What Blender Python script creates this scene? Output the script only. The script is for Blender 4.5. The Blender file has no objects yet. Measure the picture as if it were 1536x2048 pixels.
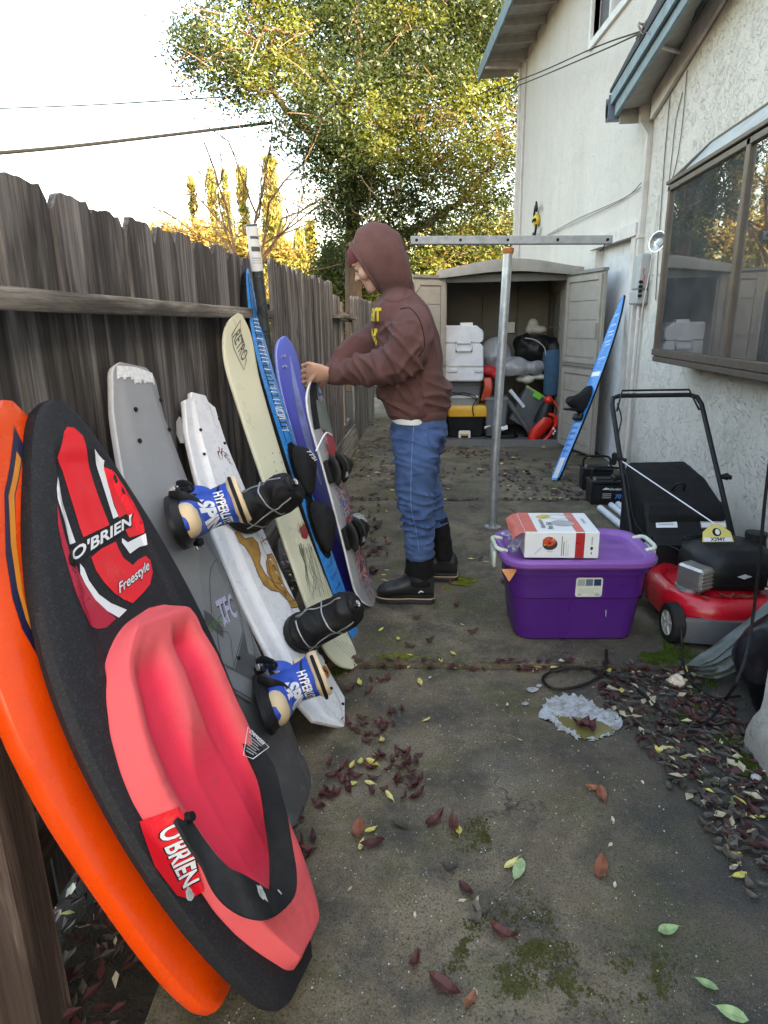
import bpy, bmesh, math, random
import numpy as np
from mathutils import Vector, Matrix, noise
from mathutils.geometry import tessellate_polygon
RND = random.Random(7)
S = bpy.context.scene
COL = S.collection
# ---------------------------------------------------------------- camera
FPX, CX, CY, EYE = 1310.0, 768.0, 1024.0, 1.37
RM = np.array([[0.9959080764689007, 0.010140041785904509, -0.08980135175260175],
               [0.08907318668772594, -0.2780025957128641, 0.9564415947616475],
               [-0.015266651149086988, -0.9605268014633896, -0.27776823618477714]])
cd = bpy.data.cameras.new('camera'); cam = bpy.data.objects.new('camera', cd); COL.objects.link(cam)
cd.sensor_fit = 'VERTICAL'; cd.sensor_height = 36.0; cd.lens = 36.0 * FPX / 2048.0
cd.clip_start = 0.05; cd.clip_end = 500
m4 = Matrix.Identity(4)
for i in range(3):
    m4[i][0] = RM[i, 0]; m4[i][1] = -RM[i, 1]; m4[i][2] = -RM[i, 2]
m4[2][3] = EYE
cam.matrix_world = m4
S.camera = cam
# ---------------------------------------------------------------- light
SUN_EL, SUN_AZ = math.radians(24), math.atan2(-0.62, 0.78)          # azimuth of the sun measured from +X
W = bpy.data.worlds.new('World'); S.world = W; W.use_nodes = True
nt = W.node_tree; nt.nodes.clear()
sky = nt.nodes.new('ShaderNodeTexSky'); sky.sky_type = 'NISHITA'; sky.sun_disc = False
sky.sun_elevation = SUN_EL; sky.sun_rotation = math.pi / 2 - SUN_AZ
sky.air_density = 1.3; sky.dust_density = 4.0; sky.ozone_density = 1.0
bg = nt.nodes.new('ShaderNodeBackground'); bg.inputs[1].default_value = 0.15
wo = nt.nodes.new('ShaderNodeOutputWorld')
nt.links.new(sky.outputs[0], bg.inputs[0]); nt.links.new(bg.outputs[0], wo.inputs[0])
sd = bpy.data.lights.new('sun', 'SUN'); sd.energy = 4.2; sd.angle = math.radians(0.53); sd.color = (1.0, 0.90, 0.74)
sun = bpy.data.objects.new('sun', sd); COL.objects.link(sun)
sdir = Vector((math.cos(SUN_AZ) * math.cos(SUN_EL), math.sin(SUN_AZ) * math.cos(SUN_EL), math.sin(SUN_EL)))
sun.rotation_euler = sdir.to_track_quat('Z', 'Y').to_euler(); sun.location = (8, -6, 12)
S.view_settings.view_transform = 'Standard'; S.view_settings.look = 'None'
S.view_settings.exposure = 2.95; S.view_settings.gamma = 1.0; S.view_settings.use_curve_mapping = False
S.view_settings.use_white_balance = True; S.view_settings.white_balance_temperature = 7600; S.view_settings.white_balance_tint = 10
# ---------------------------------------------------------------- where a point of the photograph lies in the place
def ray(px, py):
    return RM @ np.array([px - CX, py - CY, FPX])
EYEV = np.array([0, 0, EYE])
def at_z(px, py, z=0.0):
    r = ray(px, py); return Vector(EYEV + r * (z - EYE) / r[2])
def at_x(px, py, x):
    r = ray(px, py); return Vector(EYEV + r * x / r[0])
def at_y(px, py, y):
    r = ray(px, py); return Vector(EYEV + r * y / r[1])
def at_plane(px, py, p, n):
    r = ray(px, py); n = np.array(n, float); return Vector(EYEV + r * ((np.array(p, float) - EYEV).dot(n) / r.dot(n)))
def V(*a): return Vector(a)
# ---------------------------------------------------------------- mesh collector
class MB:
    def __init__(s): s.v = []; s.f = []; s.m = []
    def add(s, vs, fs, mi=0):
        b = len(s.v); s.v += [tuple(p) for p in vs]
        for f in fs: s.f.append(tuple(i + b for i in f)); s.m.append(mi)
        return s
    def box(s, c, h, rot=None, bev=0.0, mi=0):
        c = Vector(c); a = list(h)
        r = min(bev, min(a) * 0.95)
        def tr(p):
            p = Vector(p)
            if rot is not None: p = rot @ p
            return p + c
        if r <= 0:
            vs = [tr((x * a[0], y * a[1], z * a[2])) for x in (-1, 1) for y in (-1, 1) for z in (-1, 1)]
            return s.add(vs, [(0, 1, 3, 2), (4, 6, 7, 5), (0, 4, 5, 1), (2, 3, 7, 6), (0, 2, 6, 4), (1, 5, 7, 3)], mi)
        vs = []; idx = {}
        for x in (-1, 1):
            for y in (-1, 1):
                for z in (-1, 1):
                    for ax in range(3):
                        q = [x * (a[0] - r), y * (a[1] - r), z * (a[2] - r)]; q[ax] = (x, y, z)[ax] * a[ax]
                        idx[(x, y, z, ax)] = len(vs); vs.append(tr(q))
        fs = []
        for ax in range(3):
            o = [i for i in range(3) if i != ax]
            for sg in (-1, 1):
                q = []
                for (u, w) in ((-1, -1), (1, -1), (1, 1), (-1, 1)):
                    k = [0, 0, 0]; k[ax] = sg; k[o[0]] = u; k[o[1]] = w; q.append(idx[(*k, ax)])
                if (sg > 0) == (ax == 1): q.reverse()
                fs.append(tuple(q))
        for ax in range(3):
            o = [i for i in range(3) if i != ax]
            for u in (-1, 1):
                for w in (-1, 1):
                    k0 = [0, 0, 0]; k1 = [0, 0, 0]; k0[o[0]] = k1[o[0]] = u; k0[o[1]] = k1[o[1]] = w; k0[ax] = -1; k1[ax] = 1
                    fs.append((idx[(*k0, o[0])], idx[(*k1, o[0])], idx[(*k1, o[1])], idx[(*k0, o[1])]))
        for x in (-1, 1):
            for y in (-1, 1):
                for z in (-1, 1): fs.append(tuple(idx[(x, y, z, ax)] for ax in range(3)))
        return s.add(vs, fs, mi)
    def loft(s, rings, cap=True, closed=True, mi=0, capmi=None):
        n = len(rings[0]); vs = [p for r in rings for p in r]; fs = []
        for i in range(len(rings) - 1):
            for j in range(n if closed else n - 1):
                k = (j + 1) % n
                fs.append((i * n + j, i * n + k, (i + 1) * n + k, (i + 1) * n + j))
        s.add(vs, fs, mi)
        if cap and closed:
            b = len(s.v) - len(vs)
            for ring, rev in ((0, True), (len(rings) - 1, False)):
                c = sum((Vector(p) for p in rings[ring]), Vector()) / n
                ci = len(s.v); s.v.append(tuple(c))
                for j in range(n):
                    a_, b_ = b + ring * n + j, b + ring * n + (j + 1) % n
                    s.f.append((b_, a_, ci) if rev else (a_, b_, ci)); s.m.append(mi if capmi is None else capmi)
        return s
    def tube(s, pts, r, n=8, cap=True, mi=0, flat=None):
        pts = [Vector(p) for p in pts]; N = len(pts)
        rs = r if isinstance(r, (list, tuple)) else [r] * N
        t0 = (pts[1] - pts[0]).normalized()
        up = Vector((0, 0, 1)) if abs(t0.z) < 0.9 else Vector((1, 0, 0))
        u = (up - up.dot(t0) * t0).normalized(); rings = []
        for i in range(N):
            t = (pts[min(i + 1, N - 1)] - pts[max(i - 1, 0)])
            t = t.normalized() if t.length > 1e-9 else t0
            u = (u - u.dot(t) * t)
            u = u.normalized() if u.length > 1e-6 else Vector((1, 0, 0))
            w = t.cross(u)
            fu, fw = (1, 1) if flat is None else flat
            rings.append([pts[i] + (u * math.cos(2 * math.pi * k / n) * fu + w * math.sin(2 * math.pi * k / n) * fw) * rs[i] for k in range(n)])
        return s.loft(rings, cap, True, mi)
    def prism(s, poly, o, ux, uy, n, t, mi=0, mi_side=None):
        """polygon in the (ux,uy) plane at o, thickness t along n"""
        o = Vector(o); k = len(poly)
        a = [o + ux * p[0] + uy * p[1] for p in poly]; b = [p + n * t for p in a]
        tri = tessellate_polygon([[Vector((p[0], p[1], 0)) for p in poly]])
        s.add(a + b, [tuple(x for x in reversed(q)) for q in tri] + [tuple(x + k for x in q) for q in tri], mi)
        bb = len(s.v) - 2 * k; 
        for i in range(k):
            j = (i + 1) % k
            s.f.append((bb + i, bb + j, bb + k + j, bb + k + i)); s.m.append(mi if mi_side is None else mi_side)
        return s
    def ball(s, c, r, nu=16, nv=10, rot=None, mi=0):
        c = Vector(c); r = (r, r, r) if not isinstance(r, (tuple, list)) else r
        vs = []; fs = []
        for i in range(nv + 1):
            th = math.pi * i / nv
            for j in range(nu):
                ph = 2 * math.pi * j / nu
                p = Vector((r[0] * math.sin(th) * math.cos(ph), r[1] * math.sin(th) * math.sin(ph), r[2] * math.cos(th)))
                if rot is not None: p = rot @ p
                vs.append(c + p)
        for i in range(nv):
            for j in range(nu):
                fs.append((i * nu + j, (i + 1) * nu + j, (i + 1) * nu + (j + 1) % nu, i * nu + (j + 1) % nu))
        return s.add(vs, fs, mi)
    def grid(s, fn, nu, nv, mi=0):
        vs = [fn(i / nu, j / nv) for i in range(nu + 1) for j in range(nv + 1)]; w = nv + 1
        return s.add(vs, [(i * w + j, (i + 1) * w + j, (i + 1) * w + j + 1, i * w + j + 1) for i in range(nu) for j in range(nv)], mi)
    def mesh(s, name, mats, inv=None, smooth=35, fix=True):
        me = bpy.data.meshes.new(name)
        vs = s.v if inv is None else [inv @ Vector(p) for p in s.v]
        me.from_pydata([tuple(p) for p in vs], [], s.f)
        for m in (mats if isinstance(mats, (list, tuple)) else [mats]): me.materials.append(m)
        if len(me.materials) > 1: me.polygons.foreach_set('material_index', s.m)
        if fix:
            b = bmesh.new(); b.from_mesh(me); bmesh.ops.remove_doubles(b, verts=b.verts, dist=1e-6)
            bmesh.ops.recalc_face_normals(b, faces=b.faces); b.to_mesh(me); b.free()
        if smooth:
            me.shade_smooth(); me.set_sharp_from_angle(angle=math.radians(smooth))
        me.update(); return me
MW = {}
def empty(name, loc=(0, 0, 0), label=None, cat=None, group=None, mat=None):
    o = bpy.data.objects.new(name, None); COL.objects.link(o); o.empty_display_size = 0.05
    M = mat if mat is not None else Matrix.Translation(Vector(loc))
    o.matrix_world = M; MW[o.name] = M.copy()
    tag(o, label, cat, group); return o
def tag(o, label=None, cat=None, group=None, kind=None):
    if label: o['label'] = label
    if cat: o['category'] = cat
    if group: o['group'] = group
    if kind: o['kind'] = kind
    return o
def root_inv(o):
    M = Matrix.Identity(4)
    while o is not None:
        M = MW.get(o.name, Matrix.Identity(4)) @ M if o.name in MW and o.parent is None else M
        o = o.parent
    return M.inverted()
def part(name, mb, mats, root=None, local=False, smooth=35, label=None, kind=None, fix=True):
    """one mesh object; its points are world points (or the root's own when local)"""
    inv = None if (root is None or local) else root_inv(root)
    o = bpy.data.objects.new(name, mb.mesh(name, mats, inv, smooth, fix)); COL.objects.link(o)
    if root is not None: o.parent = root
    if label: o['label'] = label
    if kind: o['kind'] = kind
    return o
def solo(name, mb, mats, loc, label, cat, group=None, smooth=35):
    """a thing that is one mesh, its origin at loc"""
    M = Matrix.Translation(Vector(loc))
    o = bpy.data.objects.new(name, mb.mesh(name, mats, M.inverted(), smooth)); COL.objects.link(o); o.location = loc
    MW[o.name] = M
    return tag(o, label, cat, group)
def inst(src, name, loc, rot=None, scale=None, parent=None):
    o = bpy.data.objects.new(name, src.data if hasattr(src, 'data') else src); COL.objects.link(o)
    o.location = loc
    if rot is not None: o.rotation_euler = rot
    if scale is not None: o.scale = scale
    if parent is not None: o.parent = parent
    return o
def smoothstep(a, b, x):
    t = max(0.0, min(1.0, (x - a) / (b - a))); return t * t * (3 - 2 * t)
def interp(tab, x):
    if x <= tab[0][0]: return tab[0][1]
    for (x0, y0), (x1, y1) in zip(tab, tab[1:]):
        if x <= x1: return y0 + (y1 - y0) * (x - x0) / (x1 - x0)
    return tab[-1][1]
def sinterp(tab, x):
    """smooth (Catmull-Rom) interpolation through a table"""
    if x <= tab[0][0]: return tab[0][1]
    if x >= tab[-1][0]: return tab[-1][1]
    for i in range(len(tab) - 1):
        x0, y0 = tab[i]; x1, y1 = tab[i + 1]
        if x <= x1:
            xm, ym = tab[i - 1] if i > 0 else (2 * x0 - x1, 2 * y0 - y1)
            xp, yp = tab[i + 2] if i + 2 < len(tab) else (2 * x1 - x0, 2 * y1 - y0)
            m0 = (y1 - ym) / (x1 - xm) * (x1 - x0); m1 = (yp - y0) / (xp - x0) * (x1 - x0)
            t = (x - x0) / (x1 - x0)
            return (2 * t**3 - 3 * t**2 + 1) * y0 + (t**3 - 2 * t**2 + t) * m0 + (-2 * t**3 + 3 * t**2) * y1 + (t**3 - t**2) * m1
def spline(pts, n):
    """n points along a Catmull-Rom curve through pts"""
    pts = [Vector(p) for p in pts]; out = []; k = len(pts) - 1
    for i in range(n):
        u = i / (n - 1) * k; j = min(int(u), k - 1); t = u - j
        p0 = pts[j - 1] if j > 0 else 2 * pts[0] - pts[1]; p1 = pts[j]; p2 = pts[j + 1]
        p3 = pts[j + 2] if j + 2 <= k else 2 * pts[k] - pts[k - 1]
        out.append(0.5 * ((2 * p1) + (p2 - p0) * t + (2 * p0 - 5 * p1 + 4 * p2 - p3) * t**2 + (3 * p1 - p0 - 3 * p2 + p3) * t**3))
    return out
# ---------------------------------------------------------------- materials
class NT:
    """small helper round a material's node tree"""
    def __init__(s, name, rough=0.6, spec=0.5, metal=0.0):
        s.m = bpy.data.materials.new(name); s.m.use_nodes = True; s.t = s.m.node_tree
        s.b = s.t.nodes['Principled BSDF']; s.b.inputs['Roughness'].default_value = rough
        s.b.inputs['Specular IOR Level'].default_value = spec; s.b.inputs['Metallic'].default_value = metal
        s._co = None
    def n(s, typ, **kw):
        x = s.t.nodes.new('ShaderNode' + typ)
        for k, v in kw.items():
            if k in x.inputs: 
                s.put(x.inputs[k], v)
            else: setattr(x, k, v)
        return x
    def put(s, sock, v):
        if hasattr(v, 'is_output') and v.is_output: s.t.links.new(v, sock)
        else:
            try: sock.default_value = v
            except Exception: sock.default_value = (*v, 1.0)
    def co(s, kind='Object', scale=(1, 1, 1), rnd=False):
        tc = s.n('TexCoord').outputs[kind]
        if rnd:
            oi = s.n('ObjectInfo').outputs['Random']
            mu = s.n('Math', operation='MULTIPLY'); s.put(mu.inputs[0], oi); s.put(mu.inputs[1], 37.0)
            ad = s.n('VectorMath', operation='ADD'); s.put(ad.inputs[0], tc); s.put(ad.inputs[1], mu.outputs[0]); tc = ad.outputs[0]
        mp = s.n('Mapping'); s.put(mp.inputs['Vector'], tc); mp.inputs['Scale'].default_value = scale
        return mp.outputs[0]
    def noise(s, co, scale, detail=4, rough=0.55, dist=0.0):
        x = s.n('TexNoise'); s.put(x.inputs['Vector'], co); x.inputs['Scale'].default_value = scale
        x.inputs['Detail'].default_value = detail; x.inputs['Roughness'].default_value = rough; x.inputs['Distortion'].default_value = dist
        return x.outputs['Fac']
    def vor(s, co, scale, feature='F1', out='Distance', rand=1.0):
        x = s.n('TexVoronoi', feature=feature); s.put(x.inputs['Vector'], co); x.inputs['Scale'].default_value = scale
        x.inputs['Randomness'].default_value = rand
        return x.outputs[out]
    def ramp(s, fac, stops, mode='LINEAR'):
        x = s.n('ValToRGB'); s.put(x.inputs[0], fac); e = x.color_ramp.elements; x.color_ramp.interpolation = mode
        while len(e) < len(stops): e.new(0.5)
        for i, (p, c) in enumerate(stops):
            e[i].position = p; e[i].color = (c, c, c, 1) if isinstance(c, (int, float)) else (*c, 1)
        return x.outputs['Color']
    def mix(s, fac, a, b, mode='MIX'):
        x = s.n('MixRGB', blend_type=mode); s.put(x.inputs[0], fac); s.put(x.inputs[1], a); s.put(x.inputs[2], b)
        return x.outputs[0]
    def math(s, op, a, b=0.0):
        x = s.n('Math', operation=op); s.put(x.inputs[0], a); s.put(x.inputs[1], b); return x.outputs[0]
    def bump(s, h, strength=0.3, dist=0.01, prev=None):
        x = s.n('Bump'); x.inputs['Strength'].default_value = strength; x.inputs['Distance'].default_value = dist
        s.put(x.inputs['Height'], h)
        if prev is not None: s.put(x.inputs['Normal'], prev)
        return x.outputs[0]
    def out(s, color=None, rough=None, normal=None, **kw):
        if color is not None: s.put(s.b.inputs['Base Color'], color)
        if rough is not None: s.put(s.b.inputs['Roughness'], rough)
        if normal is not None: s.put(s.b.inputs['Normal'], normal)
        for k, v in kw.items(): s.put(s.b.inputs[k], v)
        return s.m
_pc = {}
def plain(name, c, rough=0.5, metal=0.0, spec=0.5, var=0.12, sc=9.0, bump=0.05, bsc=60.0, coat=0.0, dirt=0.0):
    """a painted / moulded / woven surface with slight mottling, grime and fine relief"""
    if name in _pc: return _pc[name]
    if max(c) < 0.026: c = tuple(x * 0.5 for x in c); spec *= 0.6
    k = NT(name, rough, spec, metal); co = k.co()
    f = k.noise(co, sc, 5, 0.6)
    lo = tuple(x * (1 - var) for x in c); hi = tuple(min(1, x * (1 + var)) for x in c)
    col = k.ramp(f, [(0.3, lo), (0.7, hi)])
    if dirt:
        g = k.ramp(k.noise(co, sc * 0.6, 6, 0.7), [(0.48, 0.0), (0.75, dirt)])
        col = k.mix(g, col, (0.09, 0.08, 0.065))
    r = k.ramp(k.noise(co, sc * 2.3, 4), [(0.3, max(0.02, rough - 0.1)), (0.7, min(1, rough + 0.1))])
    nb = k.bump(k.noise(co, bsc, 3), bump, 0.004) if bump else None
    _pc[name] = k.out(col, r, nb)
    if coat: k.b.inputs['Coat Weight'].default_value = coat; k.b.inputs['Coat Roughness'].default_value = 0.15
    return _pc[name]
# ---------------------------------------------------------------- flat print: filled outlines and lettering laid on a surface
def fill2d(polys):
    """outer outline and holes -> (points, triangles)"""
    tri = tessellate_polygon([[Vector((p[0], p[1], 0)) for p in q] for q in polys])
    return [p for q in polys for p in q], [tuple(t) for t in tri]
def text2d(s, size=1.0, shear=0.0, bold=0.0, space=1.0, align='CENTER', res=3):
    cu = bpy.data.curves.new('lettering', 'FONT'); cu.body = s; cu.size = size; cu.shear = shear; cu.offset = bold * size
    cu.space_character = space; cu.align_x = align; cu.align_y = 'CENTER'; cu.resolution_u = res
    ob = bpy.data.objects.new('lettering', cu); me = bpy.data.meshes.new_from_object(ob)
    pts = [(v.co.x, v.co.y) for v in me.vertices]; fs = [tuple(p.vertices) for p in me.polygons]
    bpy.data.objects.remove(ob); bpy.data.curves.remove(cu); bpy.data.meshes.remove(me)
    return pts, fs
def warp2d(pf, fn): return [fn(*p) for p in pf[0]], pf[1]
def place2d(pf, x, y, ang=0.0, sx=1.0, sy=1.0):
    c, s = math.cos(ang), math.sin(ang)
    return warp2d(pf, lambda u, v: (x + c * u * sx - s * v * sy, y + s * u * sx + c * v * sy))
def cut2d(pf, step):
    """split faces by a square grid so that they can follow a curved surface"""
    b = bmesh.new(); vs = [b.verts.new((p[0], p[1], 0)) for p in pf[0]]
    for f in pf[1]:
        try: b.faces.new([vs[i] for i in f])
        except ValueError: pass
    xs = [p[0] for p in pf[0]]; ys = [p[1] for p in pf[0]]
    for ax, lo, hi in ((0, min(xs), max(xs)), (1, min(ys), max(ys))):
        n = int((hi - lo) / step)
        for i in range(1, n + 1):
            co = [0, 0, 0]; no = [0, 0, 0]; co[ax] = lo + (hi - lo) * i / (n + 1); no[ax] = 1
            bmesh.ops.bisect_plane(b, geom=b.verts[:] + b.edges[:] + b.faces[:], plane_co=co, plane_no=no)
    b.verts.index_update()
    r = [(v.co.x, v.co.y) for v in b.verts], [tuple(v.index for v in f.verts) for f in b.faces]
    b.free(); return r
def decal(name, items, surf, root, mats, step=0.03, local=True):
    """items: (shape2d, offset, material index); surf(u, v, offset) -> point"""
    mb = MB()
    for pf, off, mi in items:
        q = cut2d(pf, step) if step else pf
        mb.add([surf(p[0], p[1], off) for p in q[0]], q[1], mi)
    return part(name, mb, mats, root, local=local, smooth=0, fix=False)
def stroke2d(pts, w, closed=False):
    """a ribbon of width w along a 2-D line"""
    n = len(pts); out = []; fs = []
    for i in range(n):
        a = pts[(i - 1) % n] if (closed or i > 0) else pts[0]; b = pts[(i + 1) % n] if (closed or i < n - 1) else pts[-1]
        dx, dy = b[0] - a[0], b[1] - a[1]; L = math.hypot(dx, dy) or 1
        ww = w[i] if isinstance(w, (list, tuple)) else w
        out += [(pts[i][0] - dy / L * ww / 2, pts[i][1] + dx / L * ww / 2), (pts[i][0] + dy / L * ww / 2, pts[i][1] - dx / L * ww / 2)]
    for i in range(n if closed else n - 1):
        j = (i + 1) % n; fs.append((2 * i, 2 * i + 1, 2 * j + 1, 2 * j))
    return out, fs
def rrect2d(w, h, r, k=4):
    p = []
    for cx_, cy_, a0 in ((w / 2 - r, h / 2 - r, 0), (-w / 2 + r, h / 2 - r, 90), (-w / 2 + r, -h / 2 + r, 180), (w / 2 - r, -h / 2 + r, 270)):
        for i in range(k + 1):
            a = math.radians(a0 + 90 * i / k); p.append((cx_ + r * math.cos(a), cy_ + r * math.sin(a)))
    return p
def ell2d(a, b, k=20): return [(a * math.cos(2 * math.pi * i / k), b * math.sin(2 * math.pi * i / k)) for i in range(k)]
# ================================================================ materials of the setting
def m_wood(name, base, dark, rnd=True, moss=0.25, sc=1.0, grain='Z'):
    k = NT(name, 0.85, 0.25)
    gs = {'Z': (1, 1, 0.022), 'Y': (1, 0.022, 1), 'X': (0.022, 1, 1)}[grain]
    co = k.co(scale=gs, rnd=rnd); cf = k.co(rnd=rnd)
    g1 = k.noise(co, 62 * sc, 6, 0.75, 0.08); g2 = k.noise(co, 240 * sc, 4, 0.7); big = k.noise(k.co(scale=tuple(q if q == 1 else .12 for q in gs), rnd=rnd), 8 * sc, 5, 0.65, 0.4)
    lo = tuple(x * 0.42 for x in base); hi = tuple(min(1, x * 1.75) for x in base)
    c = k.ramp(g1, [(0.34, lo), (0.5, base), (0.68, hi)])
    st = k.ramp(big, [(0.42, 1.0), (0.55, 0.0)])
    c = k.mix(st, c, k.mix(0.8, c, dark))
    st2 = k.ramp(k.noise(k.co(scale=tuple(q * (1.0 if q == 1 else 0.7) for q in gs), rnd=rnd), 24 * sc, 3, 0.6), [(0.38, 0.5), (0.50, 0.0)]); c = k.mix(st2, c, dark)
    c = k.mix(k.ramp(g2, [(0.52, 0.0), (0.7, 0.5)]), c, lo)
    # knots and a greenish bloom
    kn = k.ramp(k.vor(k.co(scale=(1, 1, 0.5) if grain == 'Z' else (1, 0.5, 1), rnd=rnd), 4.2 * sc), [(0.07, 1.0), (0.12, 0.0)])
    c = k.mix(kn, c, (0.03, 0.022, 0.018))
    if moss: c = k.mix(k.ramp(k.noise(cf, 6, 5, 0.65), [(0.5, 0.0), (0.75, moss)]), c, (0.06, 0.065, 0.03))
    r = k.ramp(g1, [(0.3, 0.95), (0.7, 0.75)])
    n = k.bump(k.math('ADD', g1, k.math('MULTIPLY', g2, 0.4)), 0.55, 0.006)
    return k.out(c, r, n)
M_PICKET = m_wood('weathered_picket', (0.185, 0.165, 0.158), (0.026, 0.021, 0.020))
M_RAIL = m_wood('weathered_rail', (0.25, 0.22, 0.19), (0.055, 0.045, 0.04), grain='Y')
M_POST = m_wood('weathered_post', (0.17, 0.125, 0.105), (0.045, 0.032, 0.028), moss=0.1)
def m_concrete():
    k = NT('old_concrete', 0.8, 0.35); co = k.co()
    a = k.noise(co, 1.1, 6, 0.62, 0.4); b = k.noise(co, 4.5, 6, 0.7); f = k.noise(co, 160, 3, 0.7); f2 = k.noise(co, 38, 4, 0.6)
    c = k.ramp(a, [(0.30, (0.062, 0.049, 0.031)), (0.50, (0.162, 0.126, 0.080)), (0.70, (0.260, 0.210, 0.143))])
    c = k.mix(k.ramp(b, [(0.44, 0.0), (0.62, 0.8)]), c, (0.034, 0.031, 0.026))
    c = k.mix(k.ramp(k.noise(co, 2.6, 6, 0.72), [(0.50, 0.0), (0.66, 0.7)]), c, (0.070, 0.076, 0.016))         # algae
    c = k.mix(k.ramp(k.noise(co, 0.8, 4, 0.6), [(0.56, 0.0), (0.72, 0.5)]), c, (0.20, 0.185, 0.165))           # worn pale places
    c = k.mix(k.ramp(f, [(0.36, 0.75), (0.5, 0.0)]), c, (0.022, 0.02, 0.017))
    c = k.mix(k.ramp(f2, [(0.55, 0.0), (0.75, 0.35)]), c, (0.24, 0.22, 0.19))
    sp = k.ramp(k.vor(co, 95, rand=1.0), [(0.10, 1.0), (0.19, 0.0)])
    sel = k.ramp(k.noise(co, 21, 2, 0.5), [(0.56, 0.0), (0.62, 0.9)])
    c = k.mix(k.math('MULTIPLY', sp, sel), c, (0.52, 0.50, 0.45))                                              # grit
    # darker and bluer towards the house at the near end
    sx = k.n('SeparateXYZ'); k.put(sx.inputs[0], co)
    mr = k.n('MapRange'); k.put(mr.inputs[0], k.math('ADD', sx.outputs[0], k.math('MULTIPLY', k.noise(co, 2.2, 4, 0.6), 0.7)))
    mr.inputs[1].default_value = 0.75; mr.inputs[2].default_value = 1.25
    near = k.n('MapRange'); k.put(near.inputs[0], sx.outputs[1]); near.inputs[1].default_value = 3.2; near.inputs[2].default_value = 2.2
    darker = k.math('MULTIPLY', mr.outputs[0], near.outputs[0])
    c = k.mix(k.math('MULTIPLY', darker, 0.75), c, (0.022, 0.024, 0.027))
    r = k.ramp(b, [(0.3, 0.9), (0.7, 0.62)])
    gr = k.noise(co, 420, 2, 0.6); c = k.mix(k.ramp(gr, [(0.58, 0.0), (0.72, 0.55)]), c, (0.30, 0.27, 0.22)); c = k.mix(k.ramp(gr, [(0.30, 0.6), (0.42, 0.0)]), c, (0.02, 0.018, 0.014))
    wv = k.n('VectorMath', operation='ADD'); k.put(wv.inputs[0], co); wn_ = k.n('TexNoise'); k.put(wn_.inputs['Vector'], co); wn_.inputs['Scale'].default_value = 3.0; wn_.inputs['Detail'].default_value = 5; k.put(wv.inputs[1], wn_.outputs['Color'])
    ck = k.math('MULTIPLY', k.ramp(k.vor(wv.outputs[0], 0.9, 'DISTANCE_TO_EDGE'), [(0.0, 1.0), (0.006, 0.0)]), k.ramp(k.noise(co, 1.7, 3), [(0.52, 0.0), (0.6, 0.8)])); c = k.mix(ck, c, (0.015, 0.013, 0.011))
    n = k.bump(k.math('ADD', f, k.math('MULTIPLY', gr, 0.6)), 0.45, 0.004, k.bump(f2, 0.25, 0.008))
    return k.out(c, r, n)
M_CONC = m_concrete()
def m_soil():
    k = NT('damp_soil', 0.95, 0.2); co = k.co()
    a = k.noise(co, 12, 6, 0.7); b = k.noise(co, 60, 4, 0.7)
    c = k.ramp(a, [(0.3, (0.014, 0.011, 0.009)), (0.6, (0.04, 0.032, 0.024)), (0.8, (0.06, 0.05, 0.035))])
    return k.out(c, None, k.bump(k.math('ADD', a, k.math('MULTIPLY', b, 0.5)), 0.8, 0.03))
M_SOIL = m_soil()
def m_stucco(name, c0, trowel=1.0):
    k = NT(name, 0.9, 0.25); co = k.co()
    w = k.noise(co, 6.0, 3, 0.55, 1.2); e = k.ramp(w, [(0.47, 0.0), (0.505, 1.0)])
    w2 = k.noise(co, 11.0, 4, 0.6, 2.0); e2 = k.ramp(w2, [(0.50, 0.0), (0.53, 1.0)])
    fine = k.noise(co, 90, 4, 0.65)
    c = k.ramp(k.noise(co, 1.3, 5, 0.6), [(0.3, tuple(x * 0.92 for x in c0)), (0.7, c0)])
    stv = k.ramp(k.noise(k.co(scale=(1, 1, 0.12)), 5, 5, 0.65), [(0.5, 0.0), (0.8, 0.28)])
    c = k.mix(stv, c, tuple(x * 0.6 for x in c0)); c = k.mix(k.math('MULTIPLY', k.ramp(w2, [(0.465, 0.0), (0.50, 1.0), (0.515, 1.0), (0.54, 0.0)]), 0.16 * trowel), c, tuple(x * 0.6 for x in c0))  # relief edges dirtied and darkened in colour, as frontal light barely shades them
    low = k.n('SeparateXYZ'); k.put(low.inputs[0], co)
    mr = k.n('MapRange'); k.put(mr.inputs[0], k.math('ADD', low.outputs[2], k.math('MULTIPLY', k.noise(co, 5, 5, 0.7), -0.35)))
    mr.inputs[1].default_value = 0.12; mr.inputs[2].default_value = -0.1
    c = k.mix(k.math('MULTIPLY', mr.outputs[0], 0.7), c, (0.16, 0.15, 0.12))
    h = k.math('ADD', k.math('MULTIPLY', k.math('MULTIPLY', e, e2), 1.0), k.math('MULTIPLY', fine, 0.22))
    # hairline drag marks left by the trowel
    w3 = k.noise(k.co(scale=(1, 1, 1.6)), 19.0, 3, 0.5, 3.0); h = k.math('ADD', h, k.math('MULTIPLY', k.ramp(w3, [(0.55, 0.0), (0.58, 1.0)]), 0.35 * trowel))
    return k.out(c, None, k.bump(h, 0.9 * trowel, 0.016))
M_STUCCO = m_stucco('cream_stucco', (0.69, 0.63, 0.56), 0.8)
M_STUCCO2 = m_stucco('pale_stucco', (0.68, 0.63, 0.57), 0.5)
M_TRIM = plain('trim_paint', (0.60, 0.555, 0.52), 0.55, dirt=0.25)
M_SOFFIT = plain('soffit_paint', (0.36, 0.34, 0.30), 0.7, dirt=0.3)
M_BLUEGREY = plain('blue_grey_paint', (0.20, 0.27, 0.30), 0.55, dirt=0.35, var=0.2)
M_SHINGLE = plain('shingle', (0.05, 0.05, 0.052), 0.9, bump=0.4)
M_BRONZE = plain('bronze_frame', (0.115, 0.09, 0.075), 0.4, metal=0.5, var=0.15)
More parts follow.
